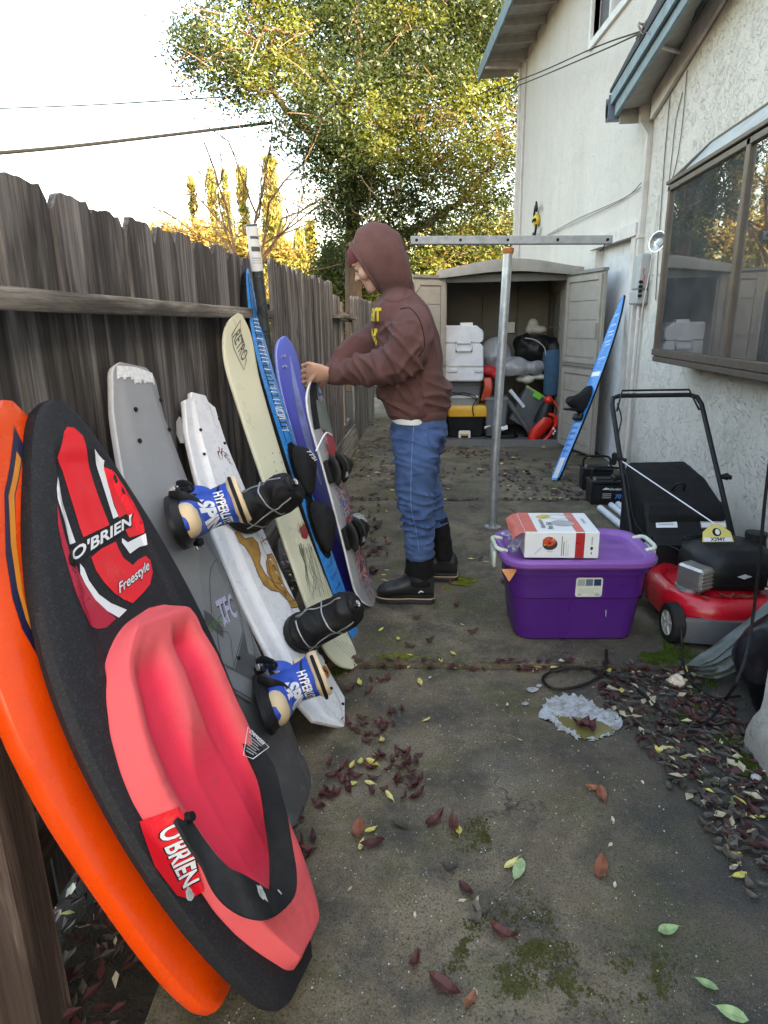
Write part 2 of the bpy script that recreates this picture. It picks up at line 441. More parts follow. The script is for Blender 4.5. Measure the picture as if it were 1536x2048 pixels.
M_GUTTER = plain('gutter_slate', (0.11, 0.14, 0.19), 0.45)
M_BLACK = plain('black_rubber', (0.014, 0.014, 0.015), 0.55)
M_WIRE = plain('wire_black', (0.02, 0.018, 0.018), 0.6)
M_GALV = plain('galvanised_steel', (0.42, 0.44, 0.46), 0.42, metal=0.65, var=0.22, sc=22, dirt=0.15)
# ================================================================ ground and slabs
g = MB(); g.grid(lambda u, v: (-150 + 300 * u, -60 + 300 * v, -0.075), 6, 6)
tag(part('ground', g, M_SOIL, smooth=0), kind='structure')
patio = empty('patio', (0, 0, 0)); patio['kind'] = 'structure'
def left_edge(y): return -0.60 - 0.0727 * (y - 1.0)
def jy(x, y0): return y0 + 0.038 * (x + 0.4)
slabs = [(-3.0, 2.400, 1.25, 0.0), (2.414, 4.955, 1.60, 0.021), (4.968, 7.43, 1.62, 0.018), (7.443, 9.95, 1.45, 0.022), (9.965, 12.4, 1.1, 0.02)]
rs = random.Random(3)
for (y0, y1, xr, zt) in slabs:
    mb = MB(); nx, ny = 26, 26
    xl0, xl1 = left_edge(y0), left_edge(y1)
    def sf(u, v, dz=0.0):
        y = y0 + (y1 - y0) * v; x = (xl0 + (xl1 - xl0) * v) * (1 - u) + xr * u
        e = min(u * 3, (1 - u) * 3, v * 2.4, (1 - v) * 2.4)
        chip = 0.004 * noise.noise(Vector((x * 9, y * 9, 3.1))) * (1 if 0.03 > e else 0.3)
        yy = y + 0.038 * (x + 0.4) + (0.006 * noise.noise(Vector((x * 7, y0, 1.7))) if v in (0, 1) else 0)
        xx = x + (0.01 * noise.noise(Vector((y * 6, xl0, 9.7))) if u == 0 else 0)
        return (xx, yy, zt + dz + chip + 0.003 * noise.noise(Vector((x * 1.3, y * 1.3, 0.5))))
    ins = lambda t: t
    mb.grid(lambda u, v: sf(u, v), nx, ny)
    top = [sf(i / nx, 0) for i in range(nx + 1)] + [sf(1, j / ny) for j in range(1, ny + 1)] + [sf(1 - i / nx, 1) for i in range(1, nx + 1)] + [sf(0, 1 - j / ny) for j in range(1, ny)]
    b = len(mb.v); mb.v += [tuple(p) for p in top] + [(p[0], p[1], -0.12) for p in top]; n = len(top)
    for i in range(n): mb.f.append((b + i, b + (i + 1) % n, b + n + (i + 1) % n, b + n + i)); mb.m.append(0)
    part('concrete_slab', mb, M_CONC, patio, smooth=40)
# ================================================================ fence along the left
def fxl(y): return -0.955 - 0.017 * (y - 1.5)
def picket_mesh(w, h, seed, th=0.018, worn=1.0):
    r = random.Random(seed); mb = MB(); e = 0.022 + 0.012 * r.random()
    top = [(-w / 2, h - e * 1.3 - 0.02 * r.random() * worn)]
    for i in range(7):
        u = i / 6; x = -w / 2 + e + (w - 2 * e) * u
        top.append((x, h - 0.012 * worn * r.random() - 0.01 * abs(u - 0.5)))
    top.append((w / 2, h - e * 1.6 - 0.03 * r.random() * worn))
    poly = [(-w / 2, 0.0)] + top + [(w / 2, 0.0)]; poly.reverse()
    # cupped board: rows up the length, slightly wavy edges
    rows = 7; vs = []
    mb.prism(poly, (0, 0, 0), Vector((0, 1, 0)), Vector((0, 0, 1)), Vector((1, 0, 0)), th)
    return mb.mesh('picket', M_PICKET, None, 0)
near_meshes = [picket_mesh(0.196, 1.70, s) for s in range(6)]
far_meshes = [picket_mesh(0.142, 1.70, 40 + s, worn=0.6) for s in range(5)]
fence = empty('wooden_fence', (fxl(2.0), 2.0, -0.06), 'weathered grey board fence with the boards and skis leaning on it, rail showing', 'fence')
def add_pickets(root, y0, y1, pitch, meshes, dx, hz, seed, skip=()):
    r = random.Random(seed); y = y0; i = 0
    while y < y1:
        if i not in skip:
            o = bpy.data.objects.new('picket', meshes[r.randrange(len(meshes))]); COL.objects.link(o); o.parent = root
            o.location = Vector((fxl(y) + dx + r.uniform(-0.004, 0.004), y, -0.06 + hz(y) + r.uniform(-0.012, 0.012))) - root.location
            o.rotation_euler = (r.uniform(-0.006, 0.006), r.uniform(-0.004, 0.004), 0.017 + r.uniform(-0.03, 0.03))
        y += pitch; i += 1
add_pickets(fence, 0.47 + 0.04, 3.62, 0.2060, near_meshes, -0.018, lambda y: 0.055 + 0.004 * (y - 2), 5)
def rail(root, y0, y1, z0, z1, d, name='rail', h=0.045, dx=0.004):
    mb = MB(); n = 14; rings = []
    r = random.Random(int(y0 * 100))
    for i in range(n + 1):
        y = y0 + (y1 - y0) * i / n; z = z0 + (z1 - z0) * i / n; x = fxl(y) + dx
        j = lambda: r.uniform(-0.0025, 0.0025)
        rings.append([(x, y, z + j()), (x + d - 0.003, y, z + j()), (x + d, y, z + 0.004 + j()), (x + d + j(), y, z + h * 0.5), (x + d, y, z + h - 0.004 + j()), (x + d - 0.003, y, z + h + j()), (x, y, z + h)])
    mb.loft(rings); return part(name, mb, M_RAIL, root, smooth=30)
rail(fence, 0.1, 3.66, 1.411, 1.398, 0.062, h=0.047)
rail(fence, 0.1, 3.66, 0.20, 0.20, 0.06, h=0.08)
def post(root, x, y, top, w=0.09):
    mb = MB(); mb.box((x, y, top / 2 - 0.06), (w / 2, w / 2, top / 2 + 0.06), None, 0.006); return part('post', mb, M_POST, root)
pq = at_x(95, 1740, -0.795); post(fence, -0.795 - 0.0525, pq.y - 0.0525, 1.6, 0.105)
post(fence, fxl(3.64) - 0.06, 3.70, 1.66)
fence2 = empty('wooden_fence', (fxl(5.2), 5.2, -0.06), 'narrow-board grey fence section behind the man, no rail on its face', 'fence')
add_pickets(fence2, 3.80, 6.05, 0.147, far_meshes, 0.022, lambda y: 0.075, 11)
add_pickets(fence2, 6.06, 6.62, 0.147, far_meshes, 0.018, lambda y: -0.02, 12)
rail(fence2, 3.72, 7.4, 1.40, 1.40, -0.04, h=0.08, dx=-0.004); rail(fence2, 3.72, 7.4, 0.25, 0.25, -0.04, h=0.08, dx=-0.004)
rail(fence2, 6.0, 7.35, 1.415, 1.405, 0.075, h=0.03, dx=0.03)
post(fence2, fxl(7.0) - 0.05, 7.02, 1.58)
kb = MB()
kb.loft([[(fxl(y) + 0.04 + dx_, y, z_) for dx_, z_ in ((0.0, -0.05), (0.05, -0.05), (0.022, 0.27), (0.0, 0.27))] for y in (5.1, 5.9, 6.7, 7.35)])
part('kickboard', kb, M_RAIL, fence2)
fence3 = empty('wooden_fence', (fxl(8.6), 8.6, -0.06), 'short far fence section past the dark gap, beside the leafy path', 'fence')
add_pickets(fence3, 7.42, 9.9, 0.147, far_meshes, 0.035, lambda y: 0.02, 17)
rail(fence3, 7.3, 10.0, 1.38, 1.38, -0.04, h=0.08, dx=0.012); post(fence3, fxl(9.9) - 0.05, 9.95, 1.6)
# ================================================================ house
XW = 1.62                                                       # near wall
FN = (1.0, 0.1, 0.0); FP = (1.62, 6.5, 0.0)                      # far wall: a plane turned a little
def fw(px, py, off=0.0): return at_plane(px, py, Vector(FP) - Vector(FN).normalized() * off, FN)
def fwx(y, off=0.0): return 2.27 - 0.1 * y - off
house = empty('house', (XW, 4.0, 0), 'cream stucco house with a projecting kitchen window and blue-grey roof edges', 'house')
WY0, WY1, WZ0, WZ1 = 2.35, 4.60, 1.14, 2.36                      # opening behind the projecting window
def gable(y): return 3.04 + 0.22 * (5.95 - y) if y > 0.4 else 3.04 + 0.22 * (5.55 + y - .4)
mb = MB()
def wallbox(y0, y1, z0, z1a, z1b, x0=XW, t=0.2):
    mb.add([(x0, y0, z0), (x0, y1, z0), (x0, y1, z1b), (x0, y0, z1a), (x0 + t, y0, z0), (x0 + t, y1, z0), (x0 + t, y1, z1b), (x0 + t, y0, z1a)],
           [(0, 1, 2, 3), (4, 7, 6, 5), (0, 4, 5, 1), (3, 2, 6, 7), (0, 3, 7, 4), (1, 5, 6, 2)])
wallbox(WY1, 5.95, -0.1, gable(WY1), gable(5.95)); wallbox(0.4, WY0, -0.1, gable(0.4), gable(WY0)); wallbox(-5.15, 0.4, -0.1, gable(-5.15), gable(0.4))
wallbox(WY0, WY1, -0.1, WZ0, WZ0); wallbox(WY0, WY1, WZ1, gable(WY0), gable(WY1))
part('near_wall', mb, M_STUCCO, house, smooth=0, fix=False)
mb = MB()                                                       # two-storey part
ya, yb = 5.95, 11.35
L = [(fwx(ya), ya), (fwx(yb), yb), (fwx(yb) + 7, yb + 0.7), (fwx(ya) + 7, ya + 0.7)]
# upper window opening in the far wall
wa, wb = fw(1262, 0), fw(1186, 95); UZ0 = 4.10; UZ1 = 4.95; UY0, UY1 = 6.9, 7.93
def fbox(y0, y1, z0, z1, t=0.2):
    mb.add([(fwx(y0), y0, z0), (fwx(y1), y1, z0), (fwx(y1), y1, z1), (fwx(y0), y0, z1), (fwx(y0) + t, y0, z0), (fwx(y1) + t, y1, z0), (fwx(y1) + t, y1, z1), (fwx(y0) + t, y0, z1)],
           [(0, 1, 2, 3), (4, 7, 6, 5), (0, 4, 5, 1), (3, 2, 6, 7), (0, 3, 7, 4), (1, 5, 6, 2)])
DY0, DY1, DZ = 6.30, 7.28, 2.05                                  # side door
fbox(ya, DY0, -0.1, DZ); fbox(DY1, yb, -0.1, DZ); fbox(ya, yb, DZ, UZ0)
fbox(ya, UY0, UZ0, UZ1); fbox(UY1, yb, UZ0, UZ1); fbox(ya, yb, UZ1, 5.24)
part('far_wall', mb, M_STUCCO2, house, smooth=0, fix=False)
mb = MB(); mb.box((fwx(yb) + 3.5, yb + 0.25, 2.6), (3.4, 0.1, 2.62), Matrix.Rotation(0.1, 3, 'Z')); part('end_wall', mb, M_STUCCO2, house, smooth=0)
mb = MB(); mb.box((fwx(ya) + 3.6, ya + 0.35, 4.1), (3.4, 0.08, 1.15), Matrix.Rotation(0.1, 3, 'Z'))
part('end_wall', mb, M_STUCCO2, house, smooth=0)
# upper roof: eave with boards, fascia, shingles
mb = MB(); e0, e1 = 5.0, 12.05
OV = 0.55
def ev(y, off, z): return Vector((fwx(y, off), y + off * 0.1, z))
SL = 0.26
mb.add([ev(e0, OV, 5.17), ev(e1, OV, 5.17), ev(e1, -5.0, 5.17 + SL * 5.5), ev(e0, -5.0, 5.17 + SL * 5.5), ev(e0, OV, 5.24), ev(e1, OV, 5.24), ev(e1, -5.0, 5.24 + SL * 5.5), ev(e0, -5.0, 5.24 + SL * 5.5)],
       [(0, 1, 2, 3), (4, 7, 6, 5), (0, 4, 5, 1), (1, 5, 6, 2), (2, 6, 7, 3), (3, 7, 4, 0)])
part('upper_roof', mb, M_SHINGLE, house, smooth=0)
mb = MB(); mb.loft([[ev(y, OV + a, z) for a, z in ((0.002, 5.06), (0.03, 5.06), (0.03, 5.25), (0.002, 5.25))] for y in (e0, e1 + 0.03)])
part('fascia', mb, M_BLUEGREY, house)
y = e0 + 0.1; k_ = 0
me = None
while y < e1:                                                    # soffit boards, one by one
    if y > 8.2:
        mb = MB(); mb.loft([[ev(yy, o, 5.135 + dz + 0.0 * o) for o in (OV, 0.0)] + [ev(yy, o, 5.16 + 0.0 * o) for o in (0.0, OV)] for yy, dz in ((y, 0.004), (y + 0.012, 0), (y + 0.255, 0), (y + 0.268, 0.004))])
        part('soffit_board', mb, M_SOFFIT, house, smooth=0)
    y += 0.285; k_ += 1
for yy in np.arange(8.3, 12.0, 0.57):
    mb = MB(); mb.box(ev(yy, OV / 2, 5.09), (OV / 2 - 0.01, 0.022, 0.045), Matrix.Rotation(-0.1, 3, 'Z')); part('rafter_tail', mb, M_SOFFIT, house)
# gutter return with white end piece, corner trim and pipes
mb = MB(); mb.loft([[ev(y, o, z) for o, z in ((0.0, 4.99), (0.56, 5.03), (0.56, 5.11), (0.0, 5.07))] for y in (11.38, 11.43)]); part('eave_end_board', mb, M_TRIM, house)
mb = MB(); mb.box((fwx(11.32) - 0.012, 11.30, 2.5), (0.014, 0.07, 2.6), Matrix.Rotation(0.1, 3, 'Z')); part('corner_trim', mb, M_TRIM, house)
mb = MB(); mb.tube([(fwx(11.3) - 0.05, 11.40, 0), (fwx(11.3) - 0.05, 11.40, 5.0)], 0.028, 10); part('drain_pipe', mb, M_TRIM, house)
mb = MB(); mb.tube([(fwx(11.1) - 0.03, 11.12, 0.5), (fwx(11.1) - 0.03, 11.12, 4.98)], 0.016, 8); part('conduit', mb, M_TRIM, house)
# upper window
M_WHITE = plain('white_paint', (0.74, 0.73, 0.71), 0.5, dirt=0.15)
M_SCREEN = plain('insect_screen', (0.10, 0.10, 0.105), 0.6)
win = MB()
for (a, b, z0, z1) in ((UY0 - 0.06, UY1 + 0.06, UZ0 - 0.07, UZ0), (UY0 - 0.06, UY0, UZ0, UZ1), (UY1, UY1 + 0.06, UZ0, UZ1), (UY0 - 0.06, UY1 + 0.06, UZ1, UZ1 + 0.07), (7.32, 7.37, UZ0, UZ1)):
    win.add([(fwx(q, o), q, z) for q in (a, b) for o in (0.03, -0.05) for z in (z0, z1)], [(0, 1, 3, 2), (4, 6, 7, 5), (0, 4, 5, 1), (2, 3, 7, 6), (0, 2, 6, 4), (1, 5, 7, 3)])
uw = part('upper_window', win, M_WHITE, house, smooth=0)
mb = MB(); mb.add([(fwx(q, -0.06), q, z) for q, z in ((UY0, UZ0), (UY1, UZ0), (UY1, UZ1), (UY0, UZ1))], [(0, 1, 2, 3)]); part('screen', mb, M_SCREEN, uw, smooth=0)
# side door
def fo(y, o, z): return (fwx(y, o), y, z)
def fslab(mb, y0, y1, z0, z1, o0, o1):
    mb.add([fo(q, o, z) for q in (y0, y1) for o in (o0, o1) for z in (z0, z1)], [(0, 1, 3, 2), (4, 6, 7, 5), (0, 4, 5, 1), (2, 3, 7, 6), (0, 2, 6, 4), (1, 5, 7, 3)])
M_DOOR = plain('door_paint', (0.60, 0.60, 0.61), 0.5, dirt=0.2)
mb = MB(); fslab(mb, DY0, DY1, -0.06, DZ, -0.09, -0.05); dr = part('side_door', mb, M_DOOR, house, smooth=0)
mb = MB(); fslab(mb, DY0 - 0.09, DY0 + 0.012, -0.06, DZ, -0.10, 0.03); fslab(mb, DY1 - 0.012, DY1 + 0.09, -0.06, DZ, -0.10, 0.03); fslab(mb, DY0 - 0.14, DY1 + 0.14, DZ, DZ + 0.10, -0.02, 0.055)
part('door_frame', mb, M_TRIM, house, smooth=0)
# near roof over the window wall: rake board, soffit boards, drip edge
def rk(y): return 3.03 + 0.22 * (5.95 - y)
def rko(y): return 2.985 + 0.10 * (6.0 - y)
def rz(x, y): f = min(1.0, (x - 1.38) / 0.24); return rko(y) + (rk(y) - rko(y)) * f
RY = 6.20
def rake(y0, y1, x0, x1, d0, d1): 
    return [[(x, y, rz(x, y) + d) for x, d in ((x0, d0), (x1, d0), (x1, d1), (x0, d1))] for y in (y0, y1)]
mb = MB(); mb.loft([[(x, y, rz(x, y) + d) for x, d in ((1.325, .19), (1.62, .13), (6.5, .13), (6.5, .19), (1.62, .20), (1.325, .215))] for y in (0.4, RY + 0.05)]); mb.loft([[(x, y, rk(0.4) + .22 * (y - .4) + d) for x, d in ((1.325, 0.10), (6.5, 0.10), (6.5, 0.19), (1.325, 0.19))] for y in (-5.5, 0.4)])
part('lower_roof', mb, M_SHINGLE, house, smooth=0)
mb = MB(); mb.loft(rake(0.4, RY, 1.365, 1.40, 0.0, 0.12)); part('rake_board', mb, M_BLUEGREY, house, smooth=0)
mb = MB(); mb.loft(rake(0.4, RY + 0.03, 1.335, 1.363, 0.095, 0.185)); part('rake_trim', mb, M_BLUEGREY, house, smooth=0)
y = 2.6
while y < RY - 0.1:
    mb = MB(); y1 = min(y + 0.388, RY - 0.02); mb.loft(rake(y, y1, 1.401, XW, 0.012, 0.03)); part('soffit_board', mb, M_SOFFIT, house, smooth=0); y += 0.39
mb = MB(); mb.loft(rake(2.0, 5.95, XW - 0.035, XW - 0.002, -0.16, 0.0)); part('frieze_board', mb, M_TRIM, house, smooth=0)
mb = MB(); mb.box((1.52, RY - 0.012, rk(RY) - 0.01), (0.115, 0.012, 0.06)); part('eave_end_board', mb, M_SOFFIT, house)
gut = MB(); gz = rko(RY) + 0.075
gut.loft([[(x, RY + a, gz + b) for a, b in ((0.03, 0.09), (0.035, -0.09), (0.12, -0.09), (0.15, 0.0), (0.15, 0.09), (0.14, 0.09), (0.13, 0.0), (0.11, -0.075), (0.05, -0.075), (0.045, 0.09))] for x in (1.32, 3.5)])
part('gutter', gut, M_GUTTER, house, smooth=20)
# downspout in front of the inner corner
dn = MB()
dpts = [at_y(1289, 205, 6.12), at_y(1288, 244, 6.12), at_y(1303, 272, 6.02), at_y(1281, 520, 5.99), at_y(1244, 790, 5.98), Vector((0, 0, 0))]
dpts[5] = Vector((dpts[4].x, 5.98, 0.05))
def sq(c, a, b): return [(c.x - a, c.y - b, c.z), (c.x + a, c.y - b, c.z), (c.x + a, c.y + b, c.z), (c.x - a, c.y + b, c.z)]
dx0 = dpts[3].x
for i in (2, 3, 4, 5): dpts[i].x = dx0; dpts[i].y = 5.99
dn.loft([sq(p, 0.036, 0.028) for p in dpts])
part('downspout', dn, M_TRIM, house, smooth=0)
mb = MB(); mb.box((dx0, 5.985, 2.02), (0.046, 0.036, 0.014), None, 0.003); mb.box((dx0 + 0.06, 5.99, 2.02), (0.03, 0.02, 0.01)); part('pipe_bracket', mb, M_TRIM, house)
# ---------------------------------------------------------------- projecting (garden) window
GX = 1.40; GY0, GY1 = 2.40, 4.63; GZ0, GZ1, GZT = 1.175, 2.14, 2.40; GM = 3.50
gw = empty('garden_window', (GX, GY1, GZ0)); MW.pop('garden_window')
gw = part('garden_window', (lambda m: (m.box((GX + 0.11, (GY0 + GY1) / 2, GZ0 - 0.045), (0.115, (GY1 - GY0) / 2 + 0.01, 0.03), None, 0.006), m)[1])(MB()), M_BRONZE, house) if False else gw
gw.parent = house; gw.matrix_world = Matrix.Translation((GX, GY1, GZ0)); gw.location = Vector((GX, GY1, GZ0)) - house.location
def gpart(name, mb, mats, smooth=30): 
    inv = Matrix.Translation((GX, GY1, GZ0)).inverted()
    o = bpy.data.objects.new(name, mb.mesh(name, mats, inv, smooth)); COL.objects.link(o); o.parent = gw; return o
fr = MB()
def bar(a, b, w, d): 
    a, b = Vector(a), Vector(b); c = (a + b) / 2; h = (b - a) / 2
    fr.box(c, (abs(h.x) + d, abs(h.y) + w, abs(h.z) + w), None, 0.004)
bar((GX, GY0, GZ0 - 0.02), (GX, GY1, GZ0 - 0.02), 0.022, 0.022)
bar((GX, GY0, GZ1 + 0.005), (GX, GY1, GZ1 + 0.005), 0.017, 0.02)
bar((GX, GY0, GZ1 + 0.04), (GX, GY1 + 0.02, GZ1 + 0.04), 0.012, 0.028)
bar((GX, GY1 - 0.015, GZ0), (GX, GY1 - 0.015, GZ1), 0.017, 0.02); bar((GX, GY0, GZ0), (GX, GY0, GZ1), 0.017, 0.02)
bar((GX, GM, GZ0), (GX, GM, GZ1), 0.021, 0.02)
gpart('frame', fr, M_BRONZE)
fr = MB(); bar((GX + 0.03, GY1 - 0.004, GZ0), (XW - 0.005, GY1 - 0.004, GZ0), 0.012, 0.0); bar((XW - 0.02, GY1 - 0.004, GZ0), (XW - 0.02, GY1 - 0.004, GZT - 0.02), 0.012, 0.01)
fr.tube([(GX, GY1, GZ1 + 0.055), (XW - 0.005, GY1, GZT)], 0.011, 6); fr.tube([(XW - 0.008, GY1, GZT), (XW - 0.008, GY0, GZT)], 0.010, 6)
gpart('side_frame', fr, M_BRONZE)
fr = MB(); fr.box((GX + 0.105, (GY0 + GY1) / 2, GZ0 - 0.062), (0.125, (GY1 - GY0) / 2, 0.017), None, 0.005); gpart('sill_pan', fr, M_BRONZE)
k = NT('window_glass', 0.02); 
gl = k.n('BsdfGlass'); gl.inputs['IOR'].default_value = 1.5; gl.inputs['Roughness'].default_value = 0.0; gl.inputs['Color'].default_value = (0.93, 0.96, 0.96, 1)
tr = k.n('BsdfTransparent'); tr.inputs[0].default_value = (0.80, 0.84, 0.84, 1)
glo = k.n('BsdfGlossy'); glo.inputs['Roughness'].default_value = 0.003; glo.inputs[0].default_value = (1, 1, 1, 1)
frn = k.n('Fresnel'); frn.inputs[0].default_value = 3.0
k.put(frn.inputs['Normal'], k.bump(k.noise(k.co(), 1.6, 2), 0.02, 0.02))
ms = k.n('MixShader'); k.put(ms.inputs[0], frn.outputs[0]); k.t.links.new(tr.outputs[0], ms.inputs[1]); k.t.links.new(glo.outputs[0], ms.inputs[2])
df = k.n('BsdfDiffuse'); df.inputs[0].default_value = (.75, .76, .78, 1); m2 = k.n('MixShader'); k.put(m2.inputs[0], k.ramp(k.noise(k.co(), 5, 4), [(.3, .03), (.7, .065)])); k.t.links.new(ms.outputs[0], m2.inputs[1]); k.t.links.new(df.outputs[0], m2.inputs[2]); k.t.links.new(m2.outputs[0], k.t.nodes['Material Output'].inputs['Surface']); M_GLASS = k.m  # dusty film, its pale veil standing in for a brighter reflection
for (a, b) in ((GY0 + 0.012, GM - 0.015), (GM + 0.015, GY1 - 0.03)):
    mb = MB(); mb.box((GX, (a + b) / 2, (GZ0 + GZ1) / 2), (0.002, (b - a) / 2, (GZ1 - GZ0) / 2 - 0.004)); gpart('pane', mb, M_GLASS, 0)
mb = MB(); mb.add([(GX + 0.02, GY1 - 0.004, GZ0), (XW - 0.03, GY1 - 0.004, GZ0), (XW - 0.03, GY1 - 0.004, GZT - 0.05), (GX + 0.02, GY1 - 0.004, GZ1 + 0.03)], [(0, 1, 2, 3)]); gpart('side_pane', mb, M_GLASS, 0)
M_TOPGLASS = plain('frosted_top_pane', (0.47, 0.49, 0.48), 0.35, var=0.15, sc=4, dirt=0.3)
mb = MB(); mb.loft([[(GX + 0.015, y, GZ1 + 0.052), (XW - 0.012, y, GZT - 0.006), (XW - 0.012, y, GZT - 0.016), (GX + 0.015, y, GZ1 + 0.042)] for y in (GY0, GY1 - 0.004)]); gpart('top_pane', mb, M_TOPGLASS, 0)
M_SHELF = plain('sill_white', (0.62, 0.62, 0.63), 0.4)
mb = MB(); mb.box((GX + 0.22, (GY0 + GY1) / 2, GZ0 - 0.028), (0.20, (GY1 - GY0) / 2 - 0.02, 0.012)); gpart('shelf', mb, M_SHELF)
# the room behind
M_ROOM = plain('room_wall', (0.55, 0.54, 0.52), 0.8)
mb = MB(); mb.add([(x, y, z) for x in (XW + 0.2, 4.6) for y in (1.2, 5.6) for z in (0.3, 2.7)], [(4, 6, 7, 5), (0, 4, 5, 1), (2, 3, 7, 6), (0, 2, 6, 4), (1, 5, 7, 3)])
part('room', mb, M_ROOM, house, smooth=0)
M_CARD = plain('white_card', (0.66, 0.67, 0.69), 0.6)
mb = MB(); mb.box((1.60, 4.22, 1.40), (0.012, 0.24, 0.22), Matrix.Rotation(0.5, 3, 'Z')); solo('white_board', mb, M_CARD, (1.6, 4.2, 1.18), 'white board propped inside the left end of the projecting window', 'board')
mb = MB()
for i in range(9):
    a = i / 8; mb.ball((1.53 + 0.03 * math.sin(i * 2.1), 3.75 + 0.75 * a, 1.20 + 0.02 * math.sin(i * 1.7)), (0.10, 0.11, 0.06 + 0.015 * math.sin(i * 3.1)), 12, 8)
solo('folded_bedding', mb, plain('lilac_cloth', (0.55, 0.54, 0.62), 0.9), (1.53, 4.1, 1.17), 'crumpled pale bedding along the window shelf', 'bedding', smooth=60)
mb = MB(); mb.loft([[(1.545 + s * cx_, 3.10 + s * cy_, z) for cx_, cy_ in ((-1, -1), (1, -1), (1, 1), (-1, 1))] for s, z in ((0.075, 1.172), (0.10, 1.40))]); 
cb = solo('white_bucket', mb, M_CARD, (1.545, 3.1, 1.17), 'ribbed white tub behind the right window pane', 'tub', smooth=0)
mb = MB(); mb.box((1.62, 2.98, 1.46), (0.12, 0.2, 0.05), None, 0.01); mb.box((1.66, 2.98, 1.29), (0.10, 0.16, 0.115), None, 0.02); solo('blue_storage_bin', mb, plain('grey_blue_plastic', (0.20, 0.30, 0.38), 0.4), (1.64, 2.98, 1.17), 'grey-blue bin on the window shelf behind the white tub', 'bin')
bl = empty('window_blind', (1.56, 3.0, 2.1), 'raised white slatted blind behind the right window pane', 'blind')
sm = MB().box((0, 0, 0), (0.022, 0.52, 0.0018), Matrix.Rotation(0.45, 3, 'Y')).mesh('slat', M_WHITE)
for i in range(11):
    o = bpy.data.objects.new('slat', sm); COL.objects.link(o); o.parent = bl; o.location = (0.03, -0.09, 0.12 - 0.042 * i)
# ---------------------------------------------------------------- stucco wing wall at the right edge
mb = MB()
def wr(s, z): 
    x0, y1 = 1.035 - s, 1.985 + s * 0.3; r = 0.03; p = []
    p += [(1.66, y1, z)]
    for i in range(5): a = math.radians(90 + 90 * i / 4); p.append((x0 + r + r * math.cos(a), y1 - r + r * math.sin(a), z))
    p += [(x0 - 0.0, 0.3, z), (1.66, 0.3, z)]; return p
mb.loft([wr(s, z) for s, z in ((0.035, -0.1), (0.034, 0.06), (0.02, 0.11), (0.004, 0.14), (0, 0.18), (0, 1.0), (0.0, 1.25))])
solo('wing_wall', mb, M_STUCCO2, (1.3, 1.2, 0), 'low pale stucco wing wall with a flared foot, cut by the photo edge', 'wall', smooth=50)
# ---------------------------------------------------------------- things fixed to the walls
M_GREY = plain('grey_plastic', (0.40, 0.40, 0.40), 0.5, dirt=0.2)
ub = empty('utility_box', (1.585, 5.55, 1.55), 'grey telephone junction box with red wires on the house wall', 'utility box')
uc = at_x(1283, 560, 1.585); uy, uz = uc.y, uc.z
mb = MB(); mb.box((1.575, uy, uz + 0.06), (0.042, 0.105, 0.135), None, 0.012); part('cover', mb, M_GREY, ub)
mb = MB(); mb.box((1.572, uy, uz - 0.135), (0.048, 0.108, 0.055), None, 0.012); part('lower_cover', mb, M_GREY, ub)
mb = MB()
for i in range(4): mb.box((1.55, uy - 0.115, uz - 0.02 - 0.035 * i), (0.014, 0.014, 0.011), None, 0.003)
part('terminal_block', mb, M_BLACK, ub)
M_RED = plain('red_wire', (0.45, 0.03, 0.02), 0.5)
for j in range(3):
    r = random.Random(j); mb = MB(); p0 = Vector((1.56, uy - 0.125, uz + 0.02)); mb.tube(spline([p0 + Vector((r.uniform(-.01, .01), -0.01 * i - 0.01 * r.random(), 0.05 - 0.03 * i + 0.02 * r.random())) for i in range(5)], 14), 0.0025, 5); part('red_wire', mb, M_RED, ub)
mb = MB(); mb.tube([(1.585, uy, uz - 0.19), (1.585, uy + 0.005, 0.0)], 0.017, 8); part('conduit', mb, M_TRIM, ub)
mb = MB(); mb.tube(spline([(1.58, uy - 0.03, uz - 0.19), (1.565, uy - 0.07, uz - 0.29), (1.57, uy - 0.13, uz - 0.30), (1.58, uy - 0.15, uz - 0.12), (1.60, uy - 0.16, uz + 0.1), (1.61, uy - 0.17, uz + 0.6)], 30), 0.005, 6); part('cable_loop', mb, M_TRIM, ub)
lp = at_x(1318, 484, 1.50); fl = empty('flood_lamp', (1.6, lp.y, lp.z), 'small silver flood lamp beside the projecting window', 'wall lamp')
M_SILVER = plain('silver', (0.62, 0.61, 0.60), 0.22, metal=0.8)
ax_ = Vector((-0.55, -0.35, 0.1)).normalized(); R3 = ax_.to_track_quat('Z', 'Y').to_matrix()
mb = MB(); mb.loft([[Vector(lp) + R3 @ Vector((r * math.cos(a), r * math.sin(a), h)) for a in np.linspace(0, 2 * math.pi, 20, endpoint=False)] for r, h in ((0.012, -0.09), (0.02, -0.08), (0.035, -0.05), (0.058, -0.01), (0.072, 0.02), (0.066, 0.02), (0.05, -0.01), (0.01, -0.03))]); part('reflector', mb, M_SILVER, fl, smooth=40)
mb = MB(); mb.ball(Vector(lp) + ax_ * -0.005, 0.026, 12, 8); part('bulb', mb, M_WHITE, fl)
mb = MB(); mb.tube([Vector(lp) - ax_ * 0.08, (1.58, lp.y + 0.02, lp.z + 0.03), (1.618, lp.y + 0.02, lp.z + 0.03)], 0.014, 8); mb.tube([(1.60, lp.y + 0.02, lp.z + 0.03), (1.622, lp.y + 0.02, lp.z + 0.03)], 0.04, 14); part('bracket', mb, M_TRIM, fl)
